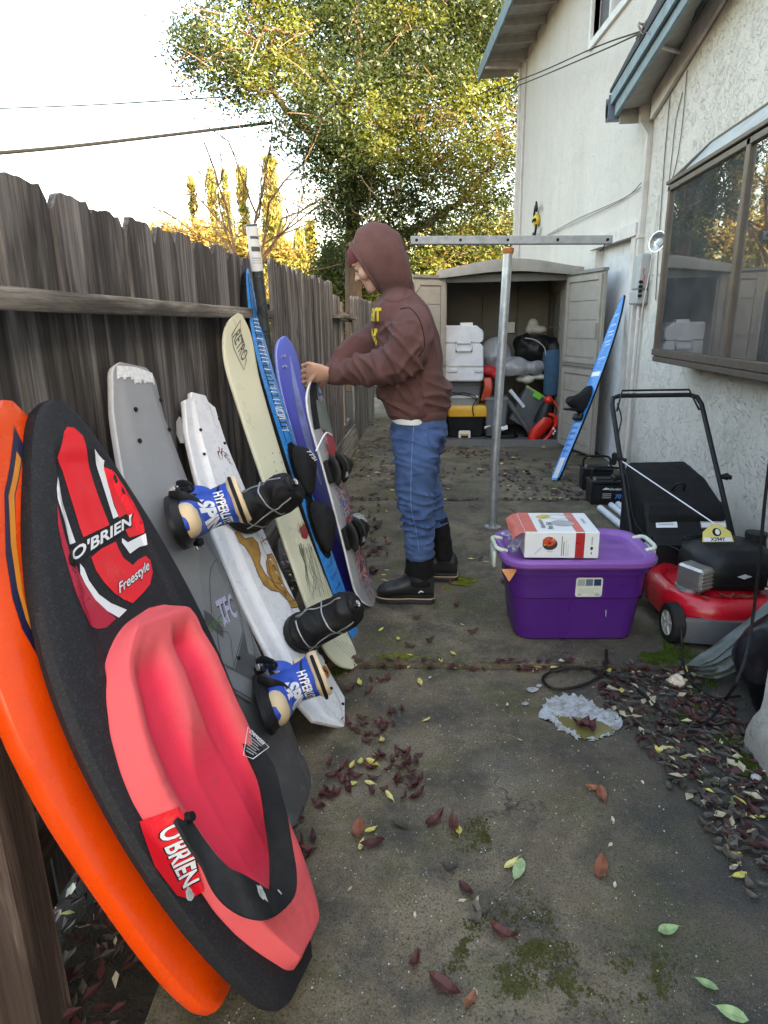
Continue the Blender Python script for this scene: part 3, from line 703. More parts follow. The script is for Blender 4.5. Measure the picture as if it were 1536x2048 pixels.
# wires
def wire(name, pts, r, label, cat='cable', n=40, m=None, group=None):
    mb = MB(); mb.tube(spline(pts, n), r, 6); return solo(name, mb, m or M_WIRE, pts[0], label, cat, group, smooth=60)
M_WIREG = plain('wire_grey', (0.16, 0.14, 0.13), 0.6)
wx = XW - 0.008
A = lambda px, py: at_x(px, py, wx)
wire('wall_cable', [A(1345, 130), A(1342, 165), A(1338, 215), A(1328, 330), A(1318, 480), A(1311, 600)], 0.004, 'thin dark cable dropping down the wall to the telephone box', m=M_WIREG)
wire('wall_cable', [A(1365, 185), A(1352, 240), A(1345, 300), A(1338, 365)], 0.0035, 'cable running from the eave to the window corner, left of a pair', m=M_WIREG)
wire('wall_cable', [A(1374, 140), A(1370, 190), A(1362, 270), A(1352, 330), A(1340, 372)], 0.0035, 'cable running from the eave to the window corner, right of a pair', m=M_WIREG)
hk = Vector((1.25, 5.45, 3.1)); hk = at_x(1283, 62, 1.33)
F_ = lambda px, py: fw(px, py, 0.02)
wire('overhead_wire', [hk, at_y(1190, 95, 7.0), at_y(1060, 152, 9.5), at_y(940, 195, 13)], 0.006, 'upper of two black wires from the lower roof corner towards the tree', group=None)
wire('overhead_wire', [hk + Vector((0, 0, -0.01)), at_y(1190, 107, 7.0), at_y(1040, 170, 9.5), at_y(960, 200, 13)], 0.006, 'lower of two black wires from the lower roof corner towards the tree')
mb = MB()
r = random.Random(9)
for i in range(5):
    mb.tube(spline([hk + Vector((r.uniform(-.03, .03), r.uniform(-.08, .08), r.uniform(-.05, .06))) for _ in range(7)], 40), 0.004, 5)
mb.tube(spline([hk, at_x(1303, 70, 1.34), at_x(1312, 92, 1.40), at_x(1335, 98, 1.48), A(1368, 106)], 30), 0.006, 6)
solo('wire_tangle', mb, M_WIREG, hk, 'tangled wires tied to the blue-grey roof edge board', 'cable', smooth=60)
mb = MB(); q0, q1 = at_x(1322, 94, 1.40), A(1366, 107); mb.tube([q0, q1], 0.013, 6); solo('wire_guide', mb, M_TRIM, q0, 'short pale conduit crossing under the roof overhang', 'conduit')
wire('wall_wire', [F_(1288, 360), F_(1255, 392), F_(1200, 418), F_(1150, 440), F_(1095, 470)], 0.004, 'upper of two thin wires slanting down across the far wall', m=M_WIREG)
wire('wall_wire', [F_(1285, 372), F_(1230, 408), F_(1160, 442), F_(1090, 474)], 0.003, 'lower of two thin wires slanting down across the far wall', m=M_WIREG)
# star shaped wall ornament
oc = fw(1073, 441, 0.04); om = empty('wall_ornament', oc, 'small black and yellow flying-insect ornament on the far wall', 'ornament')
M_YEL = plain('yellow_paint', (0.62, 0.45, 0.04), 0.5)
mb = MB(); mb.ball(oc, (0.05, 0.075, 0.085), 14, 8); part('body', mb, M_YEL, om)
for (dy, dz, a) in ((-0.13, 0.16, 0.7), (0.10, 0.13, -0.6), (-0.13, -0.14, -0.8), (0.08, -0.19, 0.3)):
    mb = MB(); mb.box(oc + Vector((-0.02, dy * 0.8, dz)), (0.012, 0.085, 0.035), Matrix.Rotation(a, 3, 'X'), 0.01); part('wing', mb, M_BLACK, om)
mb = MB(); mb.box(oc + Vector((-0.035, 0, 0)), (0.02, 0.085, 0.02), None, 0.008); part('stripe', mb, M_BLACK, om)
# ================================================================ clothes-line post
cl = empty('clothesline_post', (0.337, 4.304, 0.02), 'grey steel T-shaped clothesline post standing on the concrete', 'clothesline post')
pt = at_y(1017, 488, 4.30); pz = pt.z
mb = MB(); mb.tube([(0.337, 4.304, 0.02), (0.337, 4.304, 0.5), (pt.x, 4.304, pz - 0.02)], 0.0285, 16); part('post', mb, M_GALV, cl)
c0, c1 = at_y(822, 481, 4.33), at_y(1224, 480, 4.27)
d = (c1 - c0).normalized(); up = Vector((0, 0, 1)); fr_ = d.cross(up).normalized()
mb = MB(); mb.loft([[p + fr_ * a + up * b for a, b in ((-0.02, -0.024), (0.02, -0.024), (0.022, -0.02), (0.022, 0.02), (0.02, 0.024), (-0.02, 0.024), (-0.022, 0.02), (-0.022, -0.02))] for p in (c0, c1)])
part('crossbar', mb, plain('dull_steel', (0.27, 0.275, 0.29), 0.55, metal=0.4, var=0.25, sc=14, dirt=0.25), cl, smooth=20)
M_DARKHOLE = plain('dark_hole', (0.02, 0.02, 0.02), 0.8)
for u in (0.03, 0.253, 0.49, 0.735, 0.975):
    p = c0.lerp(c1, u); mb = MB(); mb.tube([p - Vector((0, 0.0245, 0)) , p - Vector((0, 0.020, 0))], 0.009, 10); part('eyelet', mb, M_DARKHOLE, cl)
mb = MB(); mb.tube([Vector((pt.x, 4.304, pz - 0.055)), Vector((pt.x, 4.304, pz - 0.025))], [0.031, 0.037], 14); part('weld', mb, plain('rust', (0.42, 0.13, 0.035), 0.85, var=0.4, sc=60), cl)
mb = MB(); mb.tube([(0.337, 4.304, 0.02), (0.337, 4.304, 0.028)], 0.055, 16); part('foot', mb, M_GALV, cl)
mb = MB(); e = c1 - d * 0.04; mb.tube(spline([e - up * 0.024, e + Vector((-0.01, 0, -0.05)), e + Vector((-0.03, 0, -0.06))], 10), 0.003, 5); mb.tube(spline([c0.lerp(c1, 0.25) - up * 0.024 + Vector((0, -0.02, 0)), c0.lerp(c1, 0.25) + Vector((0.01, -0.025, -0.05))], 6), 0.003, 5); part('hook', mb, M_WIRE, cl)
# ================================================================ resin shed with its doors open
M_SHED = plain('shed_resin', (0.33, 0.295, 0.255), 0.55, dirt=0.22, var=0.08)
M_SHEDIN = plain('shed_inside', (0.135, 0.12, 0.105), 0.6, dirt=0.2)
M_SHEDROOF = plain('shed_roof', (0.23, 0.21, 0.185), 0.6, dirt=0.4)
SA = at_z(890, 890, 0.02); SB = Vector((1.27, 7.40, 0.02)); 
se = (SB - SA); se.z = 0; SWD = se.length; se.normalize(); sn = Vector((-se.y, se.x, 0))
SD = 1.25; SH = at_y(1000, 550, 7.45).z
shed = empty('garden_shed', SA, 'open beige plastic garden shed full of stored things at the end of the path', 'shed')
def sp(u, v, z): return SA + se * u + sn * v + Vector((0, 0, z))
def sbox(mb, u0, u1, v0, v1, z0, z1, mi=0):
    mb.add([sp(u, v, z) for u in (u0, u1) for v in (v0, v1) for z in (z0, z1)], [(0, 1, 3, 2), (4, 6, 7, 5), (0, 4, 5, 1), (2, 3, 7, 6), (0, 2, 6, 4), (1, 5, 7, 3)], mi)
mb = MB(); sbox(mb, -0.04, 0.0, 0, SD, 0, SH); part('side_wall', mb, M_SHED, shed, smooth=0)
mb = MB(); sbox(mb, SWD, SWD + 0.04, 0, SD, 0, SH); part('side_wall', mb, M_SHED, shed, smooth=0)
for u0, u1 in ((0.0, 0.43), (0.44, 0.86), (0.87, SWD)):
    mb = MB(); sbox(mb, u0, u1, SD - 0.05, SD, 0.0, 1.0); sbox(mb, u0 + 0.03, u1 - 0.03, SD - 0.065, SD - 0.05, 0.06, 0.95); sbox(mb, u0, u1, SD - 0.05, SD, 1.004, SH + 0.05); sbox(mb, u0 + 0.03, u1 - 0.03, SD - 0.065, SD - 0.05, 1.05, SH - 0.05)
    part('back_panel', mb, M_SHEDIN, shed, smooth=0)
mb = MB(); sbox(mb, -0.04, SWD + 0.04, SD + 0.002, SD + 0.03, 0, SH + 0.08); part('backing_sheet', mb, M_SHED, shed, smooth=0)  # unseen sheet added behind the panels to keep light out of the gaps
for v0 in (0.30, 0.62, 0.94):
    for z0 in (0.08, 0.48, 0.88, 1.28):
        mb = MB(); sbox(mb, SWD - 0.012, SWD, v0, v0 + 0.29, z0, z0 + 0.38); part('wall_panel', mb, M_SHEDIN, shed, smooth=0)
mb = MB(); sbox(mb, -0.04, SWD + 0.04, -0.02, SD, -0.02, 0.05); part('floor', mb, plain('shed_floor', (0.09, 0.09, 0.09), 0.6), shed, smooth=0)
mb = MB(); sbox(mb, -0.06, SWD + 0.06, -0.06, -0.02, -0.02, 0.07); part('threshold', mb, plain('threshold_grey', (0.13, 0.13, 0.13), 0.6), shed, smooth=0)
mb = MB(); n = 16; ap = 0.10
ring = lambda v, dz: [sp(-0.10 + (SWD + 0.24) * i / n, v, SH + dz + ap * math.sin(math.pi * i / n) ** 1.3) for i in range(n + 1)] + [sp(-0.10 + (SWD + 0.24) * (n - i) / n, v, SH + dz - 0.05 + ap * 0.55 * math.sin(math.pi * (n - i) / n) ** 1.3) for i in range(n + 1)]
mb.loft([ring(-0.14, 0.0), ring(-0.12, 0.03), ring(0.3, 0.06), ring(SD + 0.05, 0.02)]); part('roof', mb, M_SHEDROOF, shed, smooth=35)
mb = MB(); sbox(mb, -0.02, SWD + 0.02, -0.03, 0.03, SH - 0.09, SH - 0.015); part('lintel', mb, plain('lintel_dark', (0.10, 0.10, 0.095), 0.6), shed, smooth=0)
def door(hinge, out, flip):
    """hinge and outer foot points; panelled leaf"""
    h, o = Vector(hinge), Vector(out); e = (o - h); e.z = 0; w = e.length; e.normalize(); nn = Vector((-e.y, e.x, 0)) * flip
    P = lambda u, t, z: h + e * u + nn * t + Vector((0, 0, z))
    def bx(mb, u0, u1, t0, t1, z0, z1): mb.add([P(u, t, z) for u in (u0, u1) for t in (t0, t1) for z in (z0, z1)], [(0, 1, 3, 2), (4, 6, 7, 5), (0, 4, 5, 1), (2, 3, 7, 6), (0, 2, 6, 4), (1, 5, 7, 3)])
    H = SH - 0.05; mid = H * 0.50
    root = MB(); bx(root, 0, w, 0.0, 0.03, 0.02, mid - 0.006); bx(root, 0, w, 0.0, 0.03, mid + 0.006, H)
    d_ = part('door', root, M_SHED, shed, smooth=0); inv = root_inv(shed)
    def sub(name, mb, m=M_SHED):
        ob = bpy.data.objects.new(name, mb.mesh(name, m, inv, 0)); COL.objects.link(ob); ob.parent = d_
    for z0, z1 in ((0.04, mid - 0.03), (mid + 0.03, H - 0.02)):
        mb = MB()
        bx(mb, 0.02, 0.075, 0.03, 0.05, z0, z1); bx(mb, w - 0.075, w - 0.02, 0.03, 0.05, z0, z1); bx(mb, 0.078, w - 0.078, 0.03, 0.05, z0, z0 + 0.05); bx(mb, 0.078, w - 0.078, 0.03, 0.05, z1 - 0.05, z1); sub('panel_frame', mb)
        nrow = 4; dz = (z1 - z0 - 0.12) / nrow
        for i in range(nrow):
            mb = MB(); bx(mb, 0.085, w - 0.085, 0.03, 0.04, z0 + 0.06 + dz * i + 0.004, z0 + 0.06 + dz * (i + 1) - 0.004); sub('door_panel', mb)
    mb = MB(); bx(mb, -0.01, w + 0.01, -0.005, 0.055, H + 0.002, H + 0.03); bx(mb, -0.004, w + 0.004, -0.004, 0.054, mid - 0.005, mid + 0.005); sub('edge_cap', mb, plain('door_cap', (0.21, 0.20, 0.185), 0.6))
    mb = MB(); bx(mb, w - 0.06, w - 0.035, 0.052, 0.075, mid + 0.28, mid + 0.42); sub('handle', mb)
    return d_
door(SB + Vector((0.03, -0.02, 0)), at_z(1188, 920, 0.0) + Vector((0, 0, 0.02)), -1)
door(SA + Vector((-0.03, -0.02, 0)), SA + Vector((-0.36, -0.30, 0)), 1)
# ================================================================ boards and skis leaning on the fence
from mathutils.bvhtree import BVHTree
class Board:
    """a board standing on the ground at B and leaning with its top at T; own axes: u across, l along, n out of its deck"""
    def __init__(s, name, B, T, rho, label, cat, group=None):
        B, T = Vector(B), Vector(T); a = T - B; s.L = a.length; a.normalize()
        w = Vector((0, 1, 0)); w = (w - w.dot(a) * a).normalized(); n = w.cross(a)
        r = math.radians(rho); w2 = w * math.cos(r) + n * math.sin(r); n2 = n * math.cos(r) - w * math.sin(r)
        s.B, s.a, s.w, s.n = B, a, w2, n2
        M = Matrix.Identity(4)
        for i in range(3): M[i][0], M[i][1], M[i][2], M[i][3] = w2[i], a[i], n2[i], B[i]
        s.M = M; s.root = empty(name, B, label, cat, group, mat=M)
        s.rock = lambda t: 0.0; s.hw = lambda t: 0.1; s.deck = lambda v, t: 0.0; s.th = lambda t: 0.03
    def loc(s, px, py, h=0.0):
        """(u, l) of a pixel of the photograph on the board's plane lifted by h"""
        r = Vector(ray(px, py)); o = Vector(EYEV); p = s.B + s.n * h
        t = (p - o).dot(s.n) / r.dot(s.n); q = o + r * t - s.B
        return (q.dot(s.w), q.dot(s.a))
    def locs(s, pts, sc=1.0, ox=0, oy=0, h=0.0): return [s.loc(ox + x * sc, oy + y * sc, h) for x, y in pts]
    def surf(s, u, l, off=0.0):
        t = max(0.0, min(1.0, l / s.L)); hh = s.hw(t); u = max(-hh, min(hh, u)); v = u / max(hh, 1e-4); l = t * s.L
        return Vector((u, l, s.rock(t) + s.deck(v, t) + off))
    def build(s, mats, nl=40, nv=14, edge=0.5, name='board', deckmi=0, sidemi=0, basemi=0, ts=None, smooth=40):
        mb = MB(); rings = []
        ts = ts or [0.5 - 0.5 * math.cos(math.pi * i / nl) for i in range(nl + 1)]
        k = 4
        for t in ts:
            h = s.hw(t); th = s.th(t); rr = s.rock(t); ring = []
            for i in range(nv + 1):
                v = -1 + 2 * i / nv; ring.append((h * v, t * s.L, rr + s.deck(v, t)))
            for i in range(1, k):                                     # rounded right edge
                a = math.pi * i / k; z0 = s.deck(1, t); ring.append((h + th * edge * 0.5 * math.sin(a), t * s.L, rr + z0 - th * (1 - math.cos(a)) / 2))
            for i in range(nv + 1):
                v = 1 - 2 * i / nv; ring.append((h * v, t * s.L, rr - th + s.deck(1, t) * abs(v) ** 2))
            for i in range(1, k):
                a = math.pi * i / k; z0 = s.deck(-1, t); ring.append((-h - th * edge * 0.5 * math.sin(a), t * s.L, rr + z0 - th * (1 + math.cos(a)) / 2))
            rings.append(ring)
        mb.loft(rings, True, True, 0)
        n = len(rings[0])
        for i in range(len(ts) - 1):
            for j in range(n):
                f = i * n + j
                mb.m[f] = deckmi if j < nv else (sidemi if j < nv + k else (basemi if j < 2 * nv + k + 1 else sidemi))
        return part(name, mb, mats, s.root, local=True, smooth=smooth)
    def print(s, name, items, mats, step=0.03): return decal(name, items, s.surf, s.root, mats, step)
    def text(s, st, p0, p1, up, bold=0.0, shear=0.0, h=0.0, grow=0.0, space=1.0):
        """lettering whose foot line runs from pixel p0 to p1, `up` = pixel above p0 at letter height"""
        pf = text2d(st, 1.0, shear, bold, space); xs = [p[0] for p in pf[0]]; ys = [p[1] for p in pf[0]]
        x0, x1, y0, y1 = min(xs) - grow, max(xs) + grow, min(ys), max(ys)
        a = Vector((*s.loc(*p0, h), 0)); b = Vector((*s.loc(*p1, h), 0)); c = Vector((*s.loc(*up, h), 0))
        ex, ey = (b - a) / (max(xs) - min(xs)), (c - a) / (y1 - y0)
        return warp2d(pf, lambda x, y: tuple((a + ex * (x - min(xs)) + ey * (y - y0))[:2]))
def tabf(tab): return lambda t: sinterp(tab, t)
def fuse(mb, voxel, it=6, disp=None, name='fused'):
    """several overlapping closed shapes -> one smooth continuous skin (MB)"""
    me = mb.mesh('tmp', [], None, 0); ob = bpy.data.objects.new('tmp', me); COL.objects.link(ob)
    md = ob.modifiers.new('r', 'REMESH'); md.mode = 'VOXEL'; md.voxel_size = voxel; md.use_smooth_shade = True
    if it:
        sm = ob.modifiers.new('s', 'SMOOTH'); sm.factor = 0.5; sm.iterations = it
    dg = bpy.context.evaluated_depsgraph_get(); dg.update(); ev_ = ob.evaluated_get(dg); m2 = bpy.data.meshes.new_from_object(ev_)
    n = len(m2.vertices); co = np.empty(n * 3); m2.vertices.foreach_get('co', co); co = co.reshape(-1, 3)
    no = np.empty(n * 3); m2.vertex_normals.foreach_get('vector', no); no = no.reshape(-1, 3)
    fs = [tuple(p.vertices) for p in m2.polygons]
    if disp is not None: co = co + no * np.array([disp(c, nn) for c, nn in zip(co, no)])[:, None]
    bpy.data.objects.remove(ob); bpy.data.meshes.remove(me); bpy.data.meshes.remove(m2)
    r = MB(); r.v = [tuple(c) for c in co]; r.f = fs; r.m = [0] * len(fs); return r
def bvh_of(mb): return BVHTree.FromPolygons([Vector(p) for p in mb.v], [list(f) for f in mb.f])
# ---------------------------------------------------------------- orange kneeboard
M_ORANGE = plain('orange_gelcoat', (0.84, 0.066, 0.004), 0.28, var=0.06, coat=0.4, bump=0.02, dirt=0.06)
M_NAVY = plain('navy_print', (0.012, 0.012, 0.05), 0.35); M_AMBER = plain('amber_print', (0.62, 0.21, 0.02), 0.35)
ok = Board('orange_kneeboard', at_z(446, 1962, 0.045), at_x(-6, 812, -0.93), 0, 'glossy orange kneeboard with a navy and amber stripe, nearest the camera', 'kneeboard')
ok.hw = tabf([(0, .07), (.02, .09), (.1, .13), (.24, .175), (.42, .222), (.58, .235), (.75, .20), (.88, .13), (.96, .065), (1, .012)])
ok.rock = lambda t: 0.03 * ((2 * t - 1) ** 2 - 1) + 0.03; ok.th = lambda t: 0.05
ok.deck = lambda v, t: 0.022 * (1 - abs(v) ** 2.6) * min(1, t * 12) * min(1, (1 - t) * 8)
ok.build([M_ORANGE], edge=0.8)
st = ok.locs([(75, 215), (30, 600), (60, 950), (110, 1200), (170, 1380), (280, 1580), (300, 1560), (240, 1410), (160, 1200), (110, 950), (85, 620), (110, 430), (125, 330)], 0.3419, 0, 780, 0.03)
st2 = ok.locs([(82, 365), (50, 620), (80, 900), (130, 1150), (185, 1330), (230, 1420), (222, 1390), (160, 1180), (108, 900), (78, 620), (105, 410)], 0.3419, 0, 780, 0.03)
ok.print('stripe', [(fill2d([st]), 0.0012, 0), (fill2d([st2]), 0.002, 1)], [M_NAVY, M_AMBER])
# ---------------------------------------------------------------- black kneeboard with a coral pad
def m_speckle(name, c, c2, sc=240, rough=0.7):
    k = NT(name, rough, 0.4); co = k.co(); f = k.noise(co, sc, 2, 0.7); f2 = k.noise(co, 70, 3, 0.7)
    col = k.mix(k.ramp(f, [(0.55, 0.0), (0.72, 1.0)]), c, c2); col = k.mix(k.ramp(f2, [(0.55, 0.0), (0.75, 0.5)]), col, c2)
    return k.out(col, None, k.bump(f, 0.35, 0.003))
M_KBLACK = m_speckle('scuffed_black', (0.009, 0.009, 0.012), (0.036, 0.037, 0.044))
M_KRED = plain('red_print', (0.74, 0.005, 0.018), 0.35, var=0.06, dirt=0.05); M_KCRIM = plain('crimson_print', (0.40, 0.008, 0.035), 0.35)
M_PWHITE = plain('white_print', (0.72, 0.72, 0.74), 0.4, var=0.05); M_PBLACK = plain('black_print', (0.012, 0.012, 0.013), 0.45)
M_CORAL = plain('coral_foam', (0.72, 0.115, 0.125), 0.75, var=0.08, sc=6, bump=0.08, bsc=120, dirt=0.08)
M_PINK = plain('pink_foam', (0.80, 0.035, 0.085), 0.7, var=0.05, sc=4, bump=0.05, bsc=120)
kb = Board('black_kneeboard', at_z(580, 1962, 0.04), at_x(97, 813, -0.88), 1.5, 'black kneeboard with coral foam knee pad, red graphics and a wide strap', 'kneeboard')
kb.hw = tabf([(0, .062), (.02, .088), (.08, .128), (.2, .185), (.35, .228), (.5, .246), (.62, .236), (.76, .19), (.88, .125), (.95, .077), (.985, .04), (1, .012)])
kb.rock = lambda t: 0.03 * ((2 * t - 1) ** 2 - 1) + 0.03; kb.th = lambda t: 0.05
kb.deck = lambda v, t: (0.012 * (1 - abs(v) ** 4) + (-0.012 * smoothstep(0.72, 0.60, abs(v)) * smoothstep(0.50, 0.56, t) * smoothstep(0.93, 0.88, t))) * min(1, t * 14) * min(1, (1 - t) * 10)
kb.build([M_KBLACK], nl=90, nv=56, edge=0.9)
c1 = lambda pts: kb.locs(pts, 0.3419, 0, 780, 0.01)
red = [[(350, 240), (390, 245), (440, 290), (470, 370), (500, 450), (540, 560), (590, 680), (640, 790), (490, 860), (465, 800), (430, 700), (390, 590), (350, 480), (312, 410), (320, 340), (330, 270)],
       [(585, 455), (640, 500), (710, 590), (770, 680), (815, 770), (835, 840), (760, 862), (700, 760), (655, 650), (610, 540)],
       [(540, 975), (600, 925), (680, 885), (700, 930), (730, 980), (785, 1020), (815, 990), (860, 965), (890, 990), (905, 1060), (890, 1130), (850, 1180), (790, 1240), (740, 1220), (680, 1180), (620, 1120), (570, 1050)]]
crim = [[(310, 670), (330, 760), (365, 880), (395, 960), (450, 990), (470, 1060), (520, 1150), (590, 1240), (695, 1330), (640, 1382), (590, 1388), (540, 1370), (480, 1290), (430, 1170), (390, 1050), (350, 920), (320, 790)]]
wht = [[(303, 525), (330, 580), (370, 690), (410, 800), (445, 890), (405, 905), (375, 830), (340, 740), (310, 650), (302, 590)],
       [(515, 365), (580, 430), (620, 560), (660, 680), (690, 740), (660, 755), (625, 660), (580, 540), (540, 440)],
       [(715, 865), (750, 890), (790, 870), (840, 845), (862, 905), (820, 915), (765, 955), (735, 915), (715, 890)],
       [(475, 1010), (500, 1040), (530, 1110), (590, 1190), (660, 1240), (755, 1280), (710, 1325), (640, 1285), (570, 1220), (510, 1130), (480, 1070)]]
items = [(fill2d([c1(p)]), 0.0012, 0) for p in red] + [(fill2d([c1(p)]), 0.0012, 1) for p in crim] + [(fill2d([c1(p)]), 0.0018, 2) for p in wht]
bgp = [(385, 985), (400, 935), (480, 900), (640, 790), (735, 725), (757, 740), (760, 800), (640, 880), (520, 960), (430, 1045), (395, 1030)]
items.append((fill2d([c1(bgp)]), 0.0022, 3))
cp = lambda x, y: (x * 0.3419, 780 + y * 0.3419)
items.append((kb.text("O'BRIEN", cp(398, 1030), cp(760, 805), cp(388, 945), 0.06, 0.1), 0.0026, 3))
items.append((kb.text("O'BRIEN", cp(402, 1018), cp(752, 800), cp(394, 942), 0.028, 0.1), 0.0032, 2))
items.append((kb.text('Freestyle', cp(688, 1222), cp(872, 1072), cp(668, 1140), 0.055, 0.25), 0.0026, 3))
items.append((kb.text('Freestyle', cp(690, 1216), cp(868, 1068), cp(672, 1142), 0.014, 0.25), 0.0032, 2))
kb.print('graphics', items, [M_KRED, M_KCRIM, M_PWHITE, M_PBLACK], 0.012)
# pad
padpx = [(350, 1200), (318, 1206), (270, 1240), (240, 1295), (230, 1360), (236, 1430), (255, 1510), (285, 1590), (325, 1660), (365, 1715), (410, 1775), (450, 1835), (500, 1890), (550, 1930), (585, 1940), (603, 1915), (612, 1850), (607, 1780), (590, 1705), (560, 1620), (532, 1540), (505, 1468), (472, 1395), (440, 1320), (412, 1262), (385, 1218)]
pp = kb.locs(padpx, h=0.03); li = [p[1] for p in pp]; it_, ib = li.index(max(li)), li.index(min(li))
sideA = []; i = it_
while True:
    sideA.append(pp[i]); 
    if i == ib: break
    i = (i + 1) % len(pp)
sideB = []; i = it_
while True:
    sideB.append(pp[i])
    if i == ib: break
    i = (i - 1) % len(pp)
fa = sorted([(p[1], p[0]) for p in sideA]); fb = sorted([(p[1], p[0]) for p in sideB])
lmin, lmax = li[ib], li[it_]
mb = MB(); NL, NS = 130, 84
def pad_h(s_, q):
    """s_ 0..1 across (0 = the camera side), q 0..1 from the tail up"""
    e = min(s_, 1 - s_); v = 2 * s_ - 1
    rim = smoothstep(0.0, 0.09, e) * smoothstep(0, 0.05, q) * smoothstep(1.0, 0.955, q)
    h = 0.040 * rim
    wl = math.exp(-((v + 0.42) / 0.27) ** 4) * smoothstep(0.93, 0.80, q); wr_ = math.exp(-((v - 0.40) / 0.25) ** 4) * smoothstep(0.95, 0.86, q)
    well = max(wl, wr_); mid = math.exp(-(v / 0.5) ** 4) * smoothstep(0.74, 0.52, q) 
    well = max(well, mid); well *= smoothstep(0.16, 0.30, q)
    h -= 0.030 * well
    crease = sum(math.exp(-((q - c) / 0.006) ** 2) for c in (0.60, 0.565, 0.53, 0.49)) * smoothstep(0.22, 0.10, s_) * smoothstep(0.02, 0.06, s_)
    return h - 0.004 * crease + 0.0012 * noise.noise(Vector((s_ * 9, q * 22, 0.3))), well
cells = []
for i in range(NL + 1):
    q = i / NL; qq = 0.5 - 0.5 * math.cos(math.pi * q); l = lmin + (lmax - lmin) * qq
    ua, ub = sinterp(fa, l), sinterp(fb, l)
    if ua > ub: ua, ub = ub, ua
    for j in range(NS + 1):
        s_ = 0.5 - 0.5 * math.cos(math.pi * j / NS); u = ua + (ub - ua) * s_; h, w_ = pad_h(s_, qq)
        mb.v.append(tuple(kb.surf(u, l, 0.001 + h))); cells.append(w_)
for i in range(NL):
    for j in range(NS):
        a = i * (NS + 1) + j; mb.f.append((a, a + 1, a + NS + 2, a + NS + 1)); mb.m.append(1 if cells[a] + cells[a + 1] + cells[a + NS + 2] + cells[a + NS + 1] > 1.2 else 0)
pad_bvh = bvh_of(mb)
k = NT('knee_pad_foam', .75, .35); at_ = k.n('Attribute'); at_.attribute_name = 'wear'; co = k.co(); gn = k.noise(co, 300, 3, .7)
cw = k.ramp(k.math('ADD', at_.outputs['Fac'], k.math('MULTIPLY', k.math('SUBTRACT', k.noise(co, 9, 4), .5), .35)), [(.15, (.76, .105, .115)), (.85, (.84, .036, .078))]); cw = k.mix(k.ramp(k.noise(co, 11, 6, .75), [(.56, 0.), (.78, .4)]), cw, (.45, .06, .06)); cw = k.mix(k.ramp(gn, [(.6, 0.), (.75, .25)]), cw, (.9, .3, .3))
M_PADF = k.out(cw, None, k.bump(gn, .3, .002, k.bump(k.noise(co, 40, 4), .12, .006)))
mb.m = [0] * len(mb.f); po = part('knee_pad', mb, M_PADF, kb.root, local=True, smooth=75, fix=False)
wa = po.data.attributes.new('wear', 'FLOAT', 'POINT'); wa.data.foreach_set('value', np.array(cells, dtype=np.float32))
# red maker's label and its lettering
lab = kb.locs([(300, 1635), (340, 1621), (415, 1780), (397, 1793), (372, 1785), (330, 1725)], h=0.03)
def on_pad(u, l, off=0.0):
    hit = pad_bvh.ray_cast(Vector((u, l, 0.4)), Vector((0, 0, -1)))
    z0 = kb.surf(u, l, 0.0).z
    return Vector((u, l, max(z0, hit[0].z if hit[0] else z0) + off))
q = kb.text("O'BRIEN", (326, 1658), (382, 1778), (352, 1644), 0.05, 0.1, 0.03); q2 = kb.text("O'BRIEN", (328, 1659), (383, 1775), (350, 1645), 0.025, 0.1, 0.03)
def on_pad_s(u, l, o=0.0):
    z = sum(on_pad(u + i * .006, l + j * .006).z for i in (-2, -1, 0, 1, 2) for j in (-1, 0, 1)) / 15
    return Vector((u, l, max(z, on_pad(u, l).z) + o))
decal('maker_label', [(fill2d([lab]), 0.0025, 0), (q, 0.0036, 1), (q2, 0.0046, 2)], on_pad_s, kb.root, [M_KRED, M_PBLACK, M_PWHITE], 0.006)
# strap
pairs = [((1020, 45), (1003, 72), .02), ((1080, 150), (1050, 210), .035), ((1155, 262), (1097, 312), .05), ((1205, 350), (1135, 400), .065), ((1235, 470), (1155, 500), .075), ((1258, 560), (1165, 580), .085), ((1280, 690), (1183, 700), .095),
         ((1297, 800), (1187, 800), .105), ((1290, 905), (1180, 878), .115), ((1220, 985), (1120, 845), .12), ((1150, 1010), (1050, 805), .12), ((1070, 995), (1000, 780), .105), ((985, 940), (955, 737), .09), ((930, 870), (925, 700), .075), ((885, 770), (885, 650), .06), ((830, 690), (845, 590), .05), ((785, 610), (815, 560), .045), ((766, 575), (790, 545), .04)]
M_WEB = plain('black_webbing', (0.020, 0.020, 0.022), 0.75, var=0.3, bump=0.25, bsc=300, dirt=0.25)
def sp2(p, h): u, l = kb.loc(p[0] * 0.4557, 1380 + p[1] * 0.4557, h); return Vector((u, l, h))
eo = spline([sp2(a, h + 0.012) for a, b, h in pairs], 60); ei = spline([sp2(b, h) for a, b, h in pairs], 60)
rings = []
for i in range(60):
    t = (eo[min(i + 1, 59)] - eo[max(i - 1, 0)]).normalized(); ac = (ei[i] - eo[i]); nn = t.cross(ac).normalized() * 0.0035
    rings.append([eo[i] + nn, eo[i] + ac * 0.5 + nn * 1.6, ei[i] + nn, ei[i] - nn, eo[i] + ac * 0.5 - nn * 0.6, eo[i] - nn])
mb = MB(); mb.loft(rings); strap = part('strap', mb, M_WEB, kb.root, local=True, smooth=40)
sb = bvh_of(mb)
def on_strap(u, l, off=0.0):
    hit = sb.ray_cast(Vector((u, l, 0.4)), Vector((0, 0, -1))); return Vector((u, l, (hit[0].z if hit[0] else 0.05) + off))
wp = [kb.loc(x * 0.4557, 1380 + y * 0.4557, 0.05) for x, y in ((1078, 168), (1150, 262), (1095, 308), (1062, 288))]
wi = [(stroke2d(wp, 0.0022, True), 0.002, 0)]
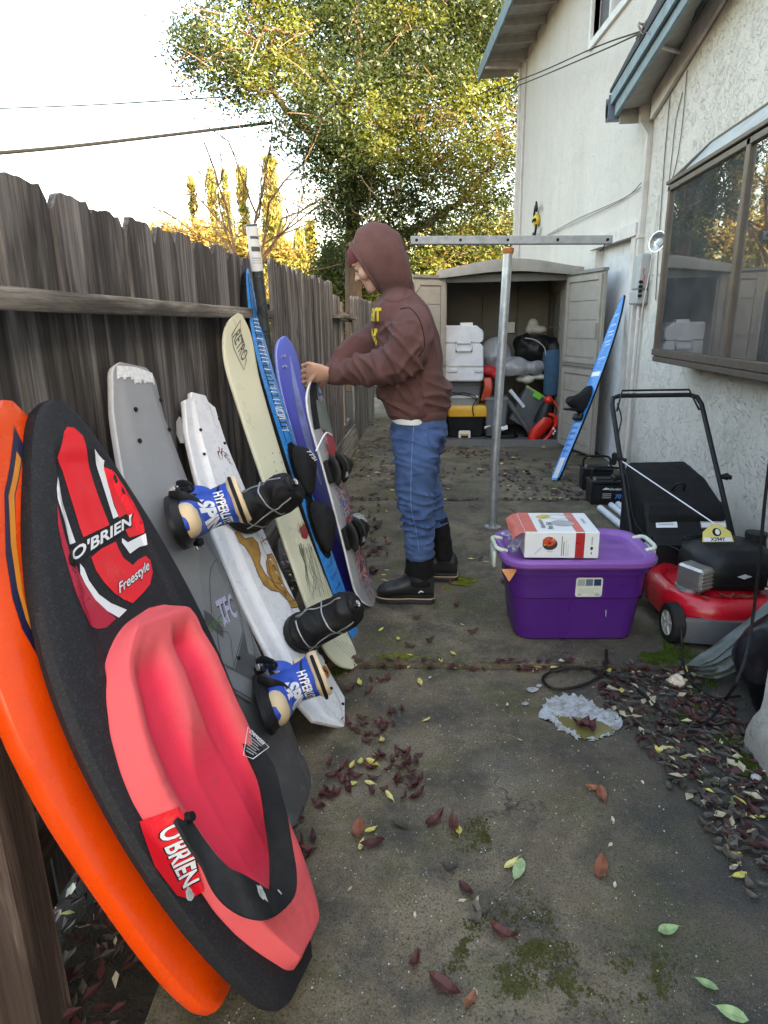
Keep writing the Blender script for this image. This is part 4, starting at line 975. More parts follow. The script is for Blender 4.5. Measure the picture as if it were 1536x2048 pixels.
for i in range(7):
    f = i / 7 * 0.8 + 0.12; a = [wp[0][k] + (wp[3][k] - wp[0][k]) * f for k in (0, 1)]; b = [wp[1][k] + (wp[2][k] - wp[1][k]) * f for k in (0, 1)]
    if i == 0: continue
    r0, r1 = 0.12, 0.88 - 0.25 * ((i * 37) % 5) / 5
    wi.append((stroke2d([tuple(a[k] + (b[k] - a[k]) * r for k in (0, 1)) for r in (r0, r1)], 0.0032), 0.0025, 1))
wi.append((kb.text('DANGER', (1080 * .4557, 1380 + 188 * .4557), (1128 * .4557, 1380 + 252 * .4557), (1092 * .4557, 1380 + 182 * .4557), 0.02, 0, 0.05), 0.0025, 0))
wq = [sb.find_nearest(Vector((*p, 0.06)))[0] for p in wp]; wc = sum(wq, Vector()) / 4; wn = (wq[1] - wq[0]).cross(wq[3] - wq[0]).normalized(); wn = wn if wn.z > 0 else -wn
o = decal('warning_label', wi, lambda u, l, o: Vector((u, l, wc.z + 0.006 + o - (wn.x * (u - wc.x) + wn.y * (l - wc.y)) / max(wn.z, 0.3))), strap, [M_PWHITE, plain('grey_print', (0.3, 0.3, 0.31), 0.6)], 0.0)
for (px, py, r_) in ((440, 1769, 0.010), (512, 1790, 0.012), (552, 1786, 0.004)):
    u, l = kb.loc(px, py, 0.115); pf = fill2d([[(u + r_ * (0.7 + 0.5 * random.Random(i * 7 + px).random()) * math.cos(a), l + r_ * 1.5 * (0.6 + 0.6 * random.Random(i + px).random()) * math.sin(a)) for i, a in enumerate(np.linspace(0, 2 * math.pi, 14, endpoint=False))]])
    decal('chalky_scuff', [(pf, 0.001, 0)], on_strap, strap, [plain('chalk', (0.42, 0.42, 0.40), 0.9, var=0.3, sc=80)], 0.0)
mb = MB(); c = on_pad(*kb.loc(364, 1640, 0.04)); mb.tube([c + Vector((0, 0, 0.0)), c + Vector((0, 0, 0.014))], [0.011, 0.009], 14); part('strap_bolt', mb, M_BLACK, kb.root, local=True)
# chipped pale edge near the tail
mb = MB(); ep = [Vector((kb.hw(t) + 0.022, t * kb.L, kb.rock(t) - 0.02)) for t in (0.03, 0.07, 0.11, 0.15, 0.18)]
mb.tube(ep, [0.004, 0.009, 0.007, 0.008, 0.003], 6, flat=(1.6, 0.6)); part('chipped_edge', mb, plain('chipped_resin', (0.30, 0.30, 0.29), 0.6, var=0.5, sc=60), kb.root, local=True)
# ---------------------------------------------------------------- boots for the wakeboards
M_BLUE = plain('boot_blue', (0.012, 0.065, 0.40), 0.6, var=0.12, bump=0.15, bsc=200); M_TAN = plain('boot_tan', (0.66, 0.50, 0.31), 0.65, var=0.06)
M_BRUB = plain('boot_rubber', (0.018, 0.018, 0.02), 0.5, dirt=0.12); M_BOOT = plain('boot_black', (0.016, 0.016, 0.017), 0.62, var=0.2, bump=0.2, bsc=120)
M_VEL = plain('blue_velcro', (0.06, 0.12, 0.36), 0.95, var=0.2, sc=60)
def board_point(bd, px, py, h=0.0):
    u, l = bd.loc(px, py, h); return Vector((u, l, h))
def boot_frame(bd, c, turn, lean=0.0, up_=0.0, hs=1.0):
    """axes of a boot: toe (t), across (s), up the leg (z) in the board's own axes"""
    zz = (Vector((0, 0, 1)) + Vector((up_, lean, 0))).normalized()
    t = Matrix.Rotation(math.radians(turn), 3, 'Z') @ Vector((-1, 0, 0)); t = (t - t.dot(zz) * zz).normalized(); s_ = zz.cross(t)
    return lambda a, b, h: Vector(c) + t * a + s_ * b + zz * h * hs
def blue_boot(bd, px, py, turn, lean):
    c = board_point(bd, px, py, 0.0); c.z = bd.surf(c.x, c.y).z
    F = boot_frame(bd, c, turn, lean, 0.48, 0.80); N = 20
    def ringf(a0, a, b, h, p=1.0): return [F(a0 + a * math.cos(2 * math.pi * k / N), b * math.sin(2 * math.pi * k / N), h) for k in range(N)]
    mb = MB(); mb.loft([ringf(0.0, 0.165, 0.082, 0.002), ringf(0.0, 0.165, 0.082, 0.018), ringf(0.0, 0.160, 0.076, 0.024), ringf(0.0, 0.150, 0.068, 0.045), ringf(0, 0.142, 0.060, 0.05)])
    part('boot_base', mb, M_BRUB, bd.root, local=True, smooth=40)
    body = MB()
    body.loft([ringf(0.01, 0.135, 0.060, 0.03), ringf(0.012, 0.138, 0.060, 0.055), ringf(0.0, 0.125, 0.057, 0.085), ringf(-0.03, 0.092, 0.056, 0.115), ringf(-0.05, 0.068, 0.056, 0.15), ringf(-0.052, 0.066, 0.060, 0.19), ringf(-0.05, 0.072, 0.066, 0.222), ringf(-0.05, 0.07, 0.064, 0.225)])
    fb_ = fuse(body, 0.006, 5, lambda p, n: .0028 * ((1 - min(1, abs(noise.noise(Vector(p) * 17)) * 3)) - .3))
    sh = part('boot_shell', fb_, M_BLUE, bd.root, local=True, smooth=60); bv = bvh_of(fb_)
    ax0 = F(-0.02, 0, 0.0); zax = None; tax = F(1, 0, 0) - F(0, 0, 0); sax = F(0, 1, 0) - F(0, 0, 0)
    def wrap(x, y, off):                                              # x: metres round the front (towards -l), y: height up the leg
        ang = x / 0.085; d = tax * math.cos(ang) + sax * math.sin(ang); ctr = F(-0.04, 0, y)
        hit = bv.ray_cast(ctr + d * 0.4, -d); p = hit[0] if hit[0] else ctr + d * 0.08
        return Vector(p) + d * off
    sgn = 1 if sax.y < 0 else -1
    W_ = lambda x, y, off: wrap(x * sgn, y, off)
    t1 = warp2d(text2d('HYPERLITE', 0.048, 0.15, 0.03), lambda x, y: (x * 0.80 + 0.010, y * 1.0 + 0.178)); t2 = warp2d(text2d('SPIN', 0.064, 0.15, 0.05), lambda x, y: (x * 0.95 + 0.016, y * 1.0 + 0.128))
    decal('lettering', [(t1, 0.0015, 0), (t2, 0.0015, 0)], W_, sh, [M_PWHITE], 0.012)
    for zz_ in (0.205,):
        st_ = stroke2d([(x, zz_ - 0.035 * math.sin((x + 0.2) * 6) ) for x in np.linspace(-0.16, 0.16, 24)], [0.004 + 0.010 * math.sin(math.pi * i / 23) for i in range(24)])
        decal('black_panel', [(st_, 0.0012, 0)], W_, sh, [M_BOOT], 0.02)
    decal('hook_patch', [(fill2d([[(-0.005, 0.078), (0.045, 0.070), (0.05, 0.098), (0.0, 0.108)]]), 0.002, 0)], W_, sh, [M_VEL], 0.012)
    mb = MB(); mb.ball(F(0.085, sgn * 0.012, 0.062), (0.052, 0.045, 0.036), 18, 12); 
    cp_ = MB(); cp_.loft([[F(0.080 + 0.062 * math.cos(a) * sc_, 0.050 * math.sin(a) * sc_, h) for a in np.linspace(0, 2 * math.pi, 20, endpoint=False)] for sc_, h in ((1.0, 0.035), (1.06, 0.055), (1.0, 0.072), (0.82, 0.087), (0.45, 0.098))])
    part('toe_cap', fuse(cp_, 0.005, 4), M_TAN, bd.root, local=True, smooth=60)
    mb = MB(); mb.loft([ringf(-0.05, a, b, h) for a, b, h in ((0.069, 0.063, 0.215), (0.080, 0.072, 0.226), (0.083, 0.074, 0.250), (0.080, 0.071, 0.262), (0.070, 0.062, 0.258), (0.060, 0.052, 0.22))], cap=True)
    part('cuff_lining', fuse(mb, .005, 3, lambda p, n: .004 * noise.noise(Vector(p) * 26)), M_TAN, bd.root, local=True, smooth=60)
    mb = MB(); mb.tube([F(-0.05 + 0.086 * math.cos(a), 0.077 * math.sin(a), 0.236) for a in np.linspace(-1.2, 1.2, 16)], 0.006, 6); part('cuff_trim', mb, M_BOOT, bd.root, local=True)
    # ratchet buckles, straps, toe binding posts
    for sd_ in (-1, 1):
        mb = MB(); q0 = F(-0.06, sd_ * 0.082, 0.03); mb.box(q0, (0.016, 0.012, 0.028), None, 0.006)
        if sd_ * sgn < 0:
            mb.tube(spline([F(-0.09, sd_ * 0.085, 0.02), F(-0.075, sd_ * 0.10, 0.06), F(-0.04, sd_ * 0.085, 0.10)], 10), [0.014, 0.016, 0.015, 0.014, 0.014, 0.013, 0.013, 0.012, 0.012, 0.006], 8, flat=(0.6, 1.1))
        part('buckle', mb, M_BRUB, bd.root, local=True)
        mb = MB(); mb.box(F(-0.05, sd_ * 0.093, 0.035), (0.008, 0.010, 0.007), None, 0.002); mb.tube([F(-0.055, sd_ * 0.085, 0.05), F(-0.045, sd_ * 0.098, 0.05)], 0.004, 6); part('buckle_lever', mb, M_SILVER, bd.root, local=True)
    mb = MB(); s2 = -sgn
    mb.tube(spline([F(0.03, s2 * 0.078, 0.02), F(0.055, s2 * 0.068, 0.06), F(0.05, s2 * 0.04, 0.093), F(0.045, 0.0, 0.108)], 14), 0.011, 8, flat=(0.45, 1.5)); part('toe_strap', mb, M_BOOT, bd.root, local=True)
    mb = MB(); mb.tube(spline([F(-0.06, s2 * 0.085, 0.06), F(-0.05, s2 * 0.062, 0.13), F(0.0, s2 * 0.03, 0.14)], 12), 0.013, 8, flat=(0.4, 1.4)); part('ankle_strap', mb, M_BLUE, bd.root, local=True)
    mb = MB(); mb.box(F(-0.052, s2 * 0.078, 0.085), (0.014, 0.010, 0.014), None, 0.004); part('ankle_buckle', mb, M_BRUB, bd.root, local=True)
    mb = MB(); mb.tube(spline([F(-0.13, s2 * 0.03, 0.16), F(-0.14, s2 * 0.02, 0.20), F(-0.12, s2 * 0.02, 0.235)], 8), 0.014, 8, flat=(0.5, 1.3)); part('heel_loop', mb, M_TAN, bd.root, local=True)
def black_boot(bd, px, py, turn, lean, fat=1.0):
    c = board_point(bd, px, py, 0.0); c.z = bd.surf(c.x, c.y).z; F = boot_frame(bd, c, turn, lean, 0.0, 1.0); N = 20
    def ringf(a0, a, b, h, b0=0.0): return [F(a0 + a * math.cos(2 * math.pi * k / N), b0 + b * math.sin(2 * math.pi * k / N), h) for k in range(N)]
    mb = MB(); mb.loft([ringf(0, 0.14, 0.078, 0.003), ringf(0, 0.14, 0.078, 0.02), ringf(0, 0.125, 0.065, 0.03)]); part('boot_base', mb, M_BRUB, bd.root, local=True)
    b = MB(); b.loft([ringf(0.0, 0.13, 0.07, 0.02), ringf(0.0, 0.125, 0.068, 0.06), ringf(-0.01, 0.105, 0.066, 0.10), ringf(-0.02, 0.09, 0.066, 0.15), ringf(-0.02, 0.085, 0.065, 0.20), ringf(-0.02, 0.07, 0.055, 0.228), ringf(-0.02, 0.035, 0.028, 0.24)])
    b.ball(F(0.07, 0, 0.06), 0.06, 14, 10); fb_ = fuse(b, 0.007, 4, lambda p, n: 0.011 * ((1 - min(1, abs(noise.noise(Vector(p) * 13)) * 2.6)) - .35)); part('boot_shell', fb_, M_BOOT, bd.root, local=True, smooth=60); bv = bvh_of(fb_)
    def wrapt(ang, h, off=0.002):
        d = (F(math.cos(ang), math.sin(ang), 0) - F(0, 0, 0)); ctr = F(-0.01, 0, h); hit = bv.ray_cast(ctr + d * 0.4, -d); return Vector(hit[0] if hit[0] else ctr + d * 0.08) + d * off
    for (a0, a1, h0, h1) in ((-2.0, 1.9, 0.13, 0.15), (-0.9, -0.75, 0.03, 0.22), (0.75, 0.9, 0.03, 0.22), (-1.9, 2.0, 0.065, 0.05)):
        mb = MB(); mb.tube([wrapt(a0 + (a1 - a0) * i / 20, h0 + (h1 - h0) * i / 20) for i in range(21)], 0.0028, 6); part('piping', mb, M_GALV, bd.root, local=True, smooth=60)
    mb = MB(); mb.tube([F(0.02, 0, 0.222), F(0.02, 0, 0.243), F(0.02, 0, 0.25)], [0.03, 0.03, 0.022], 20); mb.tube([F(0.02, 0, 0.25), F(0.02, 0, 0.262)], [0.016, 0.014], 16); dk = part('lace_dial', mb, M_BRUB, bd.root, local=True, smooth=40)
    mb = MB(); rr = [F(0.02 + 0.0105 * math.cos(a), 0.0105 * math.sin(a), 0.2635) for a in np.linspace(0.6, 5.6, 18)]; mb.tube(rr, 0.0018, 5); mb.tube([F(0.012, 0.004, 0.2635), F(0.027, -0.004, 0.2635)], 0.0018, 5); part('dial_emblem', mb, M_PWHITE, bd.root, local=True)
    t = MB(); 
    t.loft([[F(-0.10 + 0.03 * math.cos(a) * w_, 0.055 * math.sin(a) * w_, h) for a in np.linspace(0, 2 * math.pi, 12, endpoint=False)] for w_, h in ((1.0, 0.08), (1.15, 0.14), (1.0, 0.20), (0.6, 0.225))]); part('boot_tongue', t, M_BOOT, bd.root, local=True, smooth=60)
# ---------------------------------------------------------------- grey wakeboard
M_WGREY = plain('grey_deck', (0.25, 0.255, 0.265), 0.38, var=0.12, sc=5, dirt=0.18, coat=0.15); M_WEDGE = plain('pale_edge', (0.52, 0.53, 0.55), 0.4, dirt=0.1)
M_WDARK = plain('dark_grey_print', (0.075, 0.08, 0.082), 0.45); M_LILAC = plain('lilac_print', (0.42, 0.42, 0.56), 0.4); M_LINE = plain('line_print', (0.03, 0.03, 0.033), 0.5); M_GREENP = plain('green_print', (0.10, 0.18, 0.06), 0.5)
M_MGREY = plain('mid_grey_print', (0.20, 0.21, 0.22), 0.4)
gb = Board('grey_wakeboard', at_z(604, 1634), at_x(268, 730, -0.90), 4, 'grey wakeboard with two blue and tan boots and a chipped white top end', 'wakeboard')
gb.hw = tabf([(0, .035), (.012, .11), (.04, .16), (.10, .195), (.22, .218), (.38, .22), (.55, .203), (.70, .17), (.85, .135), (.95, .108), (.985, .095), (1, .06)])
gb.rock = lambda t: 0.055 * ((2 * t - 1) ** 2 - 1); gb.th = lambda t: 0.02
gb.deck = lambda v, t: -0.016 * smoothstep(0.62, 0.98, abs(v)) * min(1, t * 10) * min(1, (1 - t) * 10)
k = NT('grey_deck_fade', .38); sx = k.n('SeparateXYZ'); k.put(sx.inputs[0], k.co()); k.b.inputs['Coat Weight'].default_value = .15
M_WGREY = k.out(k.mix(k.ramp(k.noise(k.co(), 14, 5, .7), [(.5, 0.), (.8, .25)]), k.ramp(k.math('ADD', sx.outputs[1], k.math('MULTIPLY', k.noise(k.co(), 6, 4), .12)), [(.12, (.075, .075, .072)), (.42, (.115, .117, .118)), (.72, (.22, .225, .235)), (1.0, (.26, .265, .28))]), (.4, .4, .41)))
gb.build([M_WGREY, M_WEDGE], nl=44, nv=20, sidemi=1, basemi=1, edge=0.6)
# chipped end
r = random.Random(4); mb = MB()
for i in range(15):
    u = -0.085 + 0.17 * i / 14; h_ = 0.028 * r.uniform(0.5, 1.4)
    pf = fill2d([[(u - 0.011, gb.L * 0.995 - 0.1 * abs(u) ** 1.1), (u - 0.008, gb.L * 0.985 - h_ - 0.12 * abs(u)), (u + 0.004, gb.L * 0.985 - h_ * 0.8 - 0.12 * abs(u)), (u + 0.011, gb.L * 0.995 - 0.1 * abs(u) ** 1.1)]])
    mb.add([gb.surf(p[0], p[1], 0.0022) for p in pf[0]], pf[1])
part('chipped_edge', mb, plain('bare_foam', (0.66, 0.66, 0.66), 0.7, var=0.2, sc=90), gb.root, local=True, smooth=0, fix=False)
for px, py in ((264, 822), (278, 882), (330, 804), (343, 857), (487, 1313), (522, 1346), (548, 1429), (497, 1506)):
    p = board_point(gb, px, py, -0.03); 
    if abs(p.x) < 0.2: q = gb.surf(p.x, p.y); mb = MB(); mb.tube([q, q + Vector((0, 0, 0.006))], [0.007, 0.006], 10); part('screw', mb, M_BLACK, gb.root, local=True)
g4 = lambda pts: gb.locs(pts, 0.2833, 380, 1080, -0.05)
gi = []
gi.append((fill2d([g4([(95, 0), (70, 130), (75, 260), (110, 470), (120, 620), (160, 760), (260, 1040), (410, 1150), (480, 700), (440, 560), (360, 330), (290, 180), (230, 40), (190, -60), (130, -60)])]), 0.0010, 4))
gi.append((fill2d([g4([(105, 490), (150, 520), (240, 620), (240, 690), (130, 600), (110, 560)])]), 0.0014, 0))
gi.append((fill2d([g4([(215, 880), (310, 915), (385, 640), (410, 800), (520, 850), (430, 1000), (240, 890)])]), 0.0014, 0))
arc = g4([(160, 520), (150, 400), (145, 290), (150, 210), (175, 150), (210, 130), (250, 150), (290, 220), (330, 330), (380, 480), (378, 640), (330, 800), (300, 910), (220, 870), (205, 740), (195, 640)])
gi.append((stroke2d(arc, 0.003), 0.0018, 1)); gi.append((stroke2d(g4([(250, 1030), (330, 1075), (410, 1130)]), 0.004), 0.0018, 1)); gi.append((stroke2d(g4([(245, 1060), (330, 1110), (405, 1160)]), 0.004), 0.0018, 1))
gi.append((stroke2d(g4([(440, 560), (470, 700), (455, 840)]), 0.003), 0.0018, 1)); gi.append((stroke2d(g4([(205, 640), (270, 650), (290, 700), (305, 900)]), 0.002), 0.0018, 1))
pf4 = lambda x, y: (380 + x * 0.2833, 1080 + y * 0.2833)
for dx_, mi_, of_, bo in ((4, 1, 0.0020, 0.06), (0, 2, 0.0026, 0.035)):
    gi.append((gb.text('TFC', pf4(238 + dx_, 610), pf4(352 + dx_, 535), pf4(180 + dx_, 430), bo, 0.1, -0.05), of_, mi_))
gi.append((gb.text('TFC', pf4(150, 660), pf4(255, 560), pf4(120, 620), 0.02, 0.2, -0.05), 0.0022, 3)); gi.append((gb.text('142', pf4(250, 615), pf4(290, 570), pf4(228, 565), 0.02, 0, -0.05), 0.0026, 2))
gi.append((stroke2d(g4([(740, 1470), (765, 1475), (770, 1510), (750, 1525), (735, 1500), (740, 1470)]), 0.004, True), 0.002, 2))
gi.append((fill2d([g4([(830, 1470), (872, 1540), (815, 1750), (775, 1715)])]), 0.0014, 4)); gi.append((stroke2d(g4([(845, 1520), (800, 1700)]), 0.008), 0.002, 2)); gi.append((stroke2d(g4([(825, 1510), (785, 1690)]), 0.002), 0.002, 2))
gb.print('graphics', gi, [M_WDARK, M_LINE, M_LILAC, M_GREENP, M_MGREY], 0.03)
blue_boot(gb, 378, 1035, 8, 0.0)
blue_boot(gb, 545, 1400, 8, 0.0)
# ---------------------------------------------------------------- white wakeboard
M_WWHITE = plain('white_deck', (0.74, 0.75, 0.78), 0.3, var=0.04, coat=0.2, dirt=0.06); M_GOLD = plain('gold_print', (0.40, 0.22, 0.05), 0.45, var=0.3, sc=30); M_BRWN = plain('brown_print', (0.10, 0.04, 0.02), 0.5); M_MAROON = plain('maroon_print', (0.16, 0.02, 0.02), 0.5); M_ORP = plain('orange_print', (0.55, 0.19, 0.04), 0.5)
wb = Board('white_wakeboard', at_z(688, 1452), at_x(398, 788, -0.92), 4, 'white wakeboard with two black boots and gold and brown artwork', 'wakeboard')
wb_t = [(0, .008), (.055, .135), (.10, .150), (.22, .170), (.4, .182), (.58, .176), (.74, .155), (.88, .125), (.955, .104), (.972, .10), (.984, .055), (1, .045)]; wb.hw = lambda t: interp(wb_t, t)
wb.rock = lambda t: 0.055 * ((2 * t - 1) ** 2 - 1); wb.th = lambda t: 0.022
wb.deck = lambda v, t: -0.016 * smoothstep(0.5, 0.62, abs(v)) * min(1, t * 8) * min(1, (1 - t) * 8)
wb.build([M_WWHITE], nl=40, nv=28, edge=0.5, ts=[0, .0275, .055, .08, .1] + [0.1 + 0.855 * i / 30 for i in range(1, 31)] + [.972, .984, 1.0])
for sx_ in (-1,):                                                # fin on the base, seen past the edge
    mb = MB(); f0 = wb.surf(-0.10, wb.L * 0.90); mb.loft([[f0 + Vector((-0.012 - a, d_, -0.02)), f0 + Vector((0.0 - a, d_, -0.02)), f0 + Vector((0.0 - a, d_ * 0.6, -0.06)), f0 + Vector((-0.008 - a, d_ * 0.6, -0.06))] for a, d_ in ((0.0, -0.06), (0.0, 0.05))]); part('fin', mb, M_WEDGE, wb.root, local=True)
for px, py in ((397, 862), (412, 906), (440, 842), (453, 884), (672, 1314), (657, 1379), (678, 1411)):
    p = board_point(wb, px, py, -0.03); q = wb.surf(p.x, p.y); mb = MB(); mb.tube([q, q + Vector((0, 0, 0.006))], [0.006, 0.005], 10); part('screw', mb, M_BLACK, wb.root, local=True)
w3 = lambda pts: wb.locs(pts, 0.36458, 200, 600, -0.05); w4 = lambda pts: wb.locs(pts, 0.2833, 380, 1080, -0.05)
wi_ = []
r = random.Random(12)
for x0, y0, hgt in ((625, 820, 70), (645, 825, 60), (665, 850, 40), (680, 830, 50), (690, 855, 45), (705, 880, 40)):
    ln = [(x0 + r.uniform(-8, 8) + 0.25 * i * hgt / 4, y0 + i * hgt / 4 + r.uniform(-4, 4)) for i in range(5)]
    wi_.append((stroke2d(w3(ln), [0.006, 0.004, 0.005, 0.003, 0.0015]), 0.0016, 0))
    wi_.append((stroke2d(w3([(x0 - 6, y0 + hgt * 0.4), (x0 + 8, y0 + hgt * 0.3), (x0 + 20, y0 + hgt * 0.55)]), 0.003), 0.0016, 0))
flame = [(740, 1270), (770, 1330), (800, 1350), (830, 1400), (850, 1440), (870, 1500), (900, 1560), (940, 1590), (985, 1600), (1020, 1640), (1075, 1660), (1040, 1600), (1000, 1560), (950, 1545), (910, 1500), (880, 1440), (885, 1390), (870, 1330), (840, 1300), (800, 1310), (770, 1280)]
wi_.append((fill2d([w3(flame)]), 0.0014, 1)); wi_.append((stroke2d(w3(flame), 0.0035, True), 0.0018, 2))
fig = [(930, 1390), (965, 1380), (990, 1430), (1010, 1490), (1030, 1550), (1050, 1590), (1085, 1640), (1040, 1650), (1000, 1600), (960, 1560), (925, 1500), (915, 1440)]
wi_.append((fill2d([w3(fig)]), 0.0014, 1)); wi_.append((stroke2d(w3(fig), 0.004, True), 0.0018, 2))
for k_ in range(6):
    a0 = w3([(935 + k_ * 16, 1420 + k_ * 34), (960 + k_ * 15, 1410 + k_ * 36), (975 + k_ * 14, 1440 + k_ * 32)]); wi_.append((stroke2d(a0, [0.003, 0.007, 0.002]), 0.0020, 2 if k_ % 2 else 3))
lower = [(560, 100), (600, 120), (640, 200), (665, 270), (690, 330), (720, 370), (770, 420), (790, 460), (740, 470), (690, 400), (650, 360), (600, 320), (570, 230), (555, 150)]
wi_.append((fill2d([w4(lower)]), 0.0012, 1)); wi_.append((stroke2d(w4(lower), 0.004, True), 0.0018, 2))
for x0, y0 in ((890, 1330), (910, 1310), (930, 1300), (948, 1285)): wi_.append((stroke2d(w3([(x0, y0 - 20), (x0 + 8, y0 + 5), (x0 + 22, y0 + 18)]), 0.004), 0.0018, 0)); wi_.append((stroke2d(w3([(x0 - 4, y0 + 10), (x0 + 22, y0 - 14)]), 0.003), 0.0018, 0))
cx_, cy_ = w4([(945, 935)])[0]; wi_.append((place2d(fill2d([ell2d(0.028, 0.022)]), cx_, cy_, 0.6), 0.0016, 4)); wi_.append((place2d(text2d('S', 0.034, 0.2, 0.04), cx_, cy_, 0.7), 0.0024, 5))
cx2, cy2 = w4([(920, 770)])[0]; wi_.append((place2d(fill2d([ell2d(0.03, 0.024)]), cx2, cy2, 0.6), 0.0016, 5)); wi_.append((place2d(text2d('S', 0.038, 0.2, 0.04), cx2, cy2, 0.7), 0.0024, 4))
for i in range(8):
    a_, b_ = w4([(965 + 7 * i, 880 + 9 * i - 50), (985 + 4 * i, 950 - 2 * i + 20)]); wi_.append((stroke2d([a_, b_], 0.0016 if i else 0.005), 0.0018, 6))
wi_.append((fill2d([w4([(1125, 1000), (1165, 1045), (1140, 1195), (1092, 1150)])]), 0.0014, 7)); 
for i in range(5): a_, b_ = w4([(1118 + 9 * i, 1030 + 8 * i), (1098 + 9 * i, 1140 + 8 * i)]); wi_.append((stroke2d([a_, b_], 0.003), 0.0020, 6))
wb.print('graphics', wi_, [M_MAROON, M_GOLD, M_BRWN, M_PWHITE, M_ORP, M_PBLACK, plain('grey_text', (0.2, 0.2, 0.22), 0.6), plain('label_grey', (0.50, 0.50, 0.54), 0.5)], 0.03)
black_boot(wb, 505, 1020, 0, 0.05)
black_boot(wb, 622, 1258, 0, 0.05)
# ---------------------------------------------------------------- cream snowboard
M_CREAM = plain('cream_deck', (0.66, 0.64, 0.46), 0.35, var=0.05, sc=4, dirt=0.06)
cbd = Board('cream_snowboard', at_z(697, 1338), at_x(458, 640, -0.93), 8, 'cream snowboard with boxed lettering near its tip and a dark red tree print', 'snowboard')
cbd.hw = tabf([(0, .03), (.02, .085), (.06, .118), (.12, .128), (.3, .118), (.5, .112), (.7, .122), (.86, .13), (.93, .118), (.975, .075), (1, .015)])
cbd.rock = lambda t: 0.06 * max(0, (t - 0.82) / 0.18) ** 2 + 0.03 * max(0, (0.1 - t) / 0.1) ** 2 - 0.05 * 4 * t * (1 - t) * 0.6; cbd.th = lambda t: 0.012
cbd.build([M_CREAM, plain('cream_edge', (0.55, 0.53, 0.42), 0.4)], nl=44, sidemi=1, basemi=1)
c8 = lambda pts: cbd.locs(pts, 0.14647, 420, 600, 0.01); p8 = lambda x, y: (420 + x * 0.14647, 600 + y * 0.14647)
ci = [(stroke2d(c8([(312, 330), (270, 495), (330, 640), (520, 925), (530, 800), (420, 590)]), 0.006, True), 0.0016, 0)]
ci.append((cbd.text('RETRO', p8(285, 520), p8(490, 840), p8(330, 400), 0.015, 0.25, 0.01), 0.0018, 0))
r = random.Random(5)
for i in range(9):
    px, py = 548 + 14 * (i % 3) + 4 * (i // 3), 905 + 18 * (i // 3); u, l = cbd.loc(px, py, -0.02); ci.append((place2d(fill2d([ell2d(0.006, 0.006, 8)]), u, l), 0.0016, 1))
c3 = lambda pts: cbd.locs(pts, 0.36458, 200, 600, -0.02)
for i in range(16):
    x0 = 1105 + r.uniform(-10, 60); y0 = 1330 + r.uniform(0, 40); ci.append((stroke2d(c3([(x0 + k_ * (10 + r.uniform(-3, 8)), y0 + k_ * r.uniform(45, 60)) for k_ in range(6)]), [0.0045, 0.003, 0.003, 0.0025, 0.002, 0.001]), 0.0016, 2))
tr_ = [(1100, 1250), (1125, 1225), (1150, 1240), (1150, 1290), (1140, 1310), (1115, 1300)]
ci.append((fill2d([c3(tr_)]), 0.0018, 3))
for i in range(10): x0 = 1112 + r.uniform(-14, 25); y0 = 1275; ci.append((stroke2d(c3([(x0, y0), (x0 + r.uniform(-12, 12), y0 - 35), (x0 + r.uniform(-16, 16), y0 - 60)]), [0.004, 0.0025, 0.001]), 0.0020, 3 if i % 3 else 2))
c4 = lambda pts: cbd.locs(pts, 0.2833, 380, 1080, -0.02)
for i in range(7): ci.append((stroke2d(c4([(850 + 12 * i, 100), (880 + 14 * i, 260), (905 + 14 * i, 400)]), 0.003), 0.0016, 2 if i % 2 else 4)); 
for i in range(4): ci.append((stroke2d(c4([(985 + 30 * i, 700 + 10 * i), (1040 + 25 * i, 780), (1110 + 16 * i, 880)]), 0.0018), 0.0016, 2))
cbd.print('graphics', ci, [plain('grey_ink', (0.10, 0.10, 0.09), 0.6), plain('insert_grey', (0.33, 0.34, 0.42), 0.5), plain('ink_green', (0.12, 0.13, 0.10), 0.6), plain('dark_red_ink', (0.24, 0.025, 0.03), 0.6), plain('ink_pale_green', (0.40, 0.45, 0.30), 0.6)], 0.04)
# ---------------------------------------------------------------- blue slalom water ski with a black side
M_SKIBLUE = plain('ski_blue', (0.025, 0.21, 0.55), 0.28, var=0.08, coat=0.3); M_SKIBLK = plain('ski_black', (0.015, 0.016, 0.018), 0.4); M_SKIDK = plain('ski_dark_blue', (0.02, 0.10, 0.30), 0.35)
def water_ski(B, T, rho, label, mk=True, hwid=0.066):
    bs = Board('water_ski', B, T, rho, label, 'water ski', None)
    bs.hw = tabf([(0, .03), (.02, .045), (.15, .062), (.4, hwid * 0.95), (.62, hwid), (.8, hwid * 0.86), (.92, hwid * 0.52), (.98, .02), (1, .006)])
    bs.rock = lambda t: 0.05 * max(0, (t - 0.7) / 0.3) ** 2 - 0.10 * t * (1 - t) - 0.03; bs.th = lambda t: 0.025 + 0.022 * smoothstep(0, 0.3, t)
    bs.deck = lambda v, t: 0.004 * (1 - v * v); bs.build([M_SKIBLUE, M_SKIBLK], nl=44, nv=12, sidemi=1, basemi=1, edge=0.15); return bs
bs = water_ski(at_z(727, 1282), at_x(489, 542, -0.97), 12, 'tall blue slalom water ski with a black edge and black foot binding')
L_ = bs.L; si = []
for sg in (-1, 1):
    si.append((stroke2d([(sg * bs.hw(t) * 0.42, t * L_) for t in np.linspace(0.30, 0.985, 30)], 0.004), 0.0012, 0))
si.append((stroke2d([(0, t * L_) for t in np.linspace(0.72, 0.97, 24)], [0.03 * (1 - i / 23) + 0.002 for i in range(24)]), 0.0011, 1))
r = random.Random(8); t = 0.56
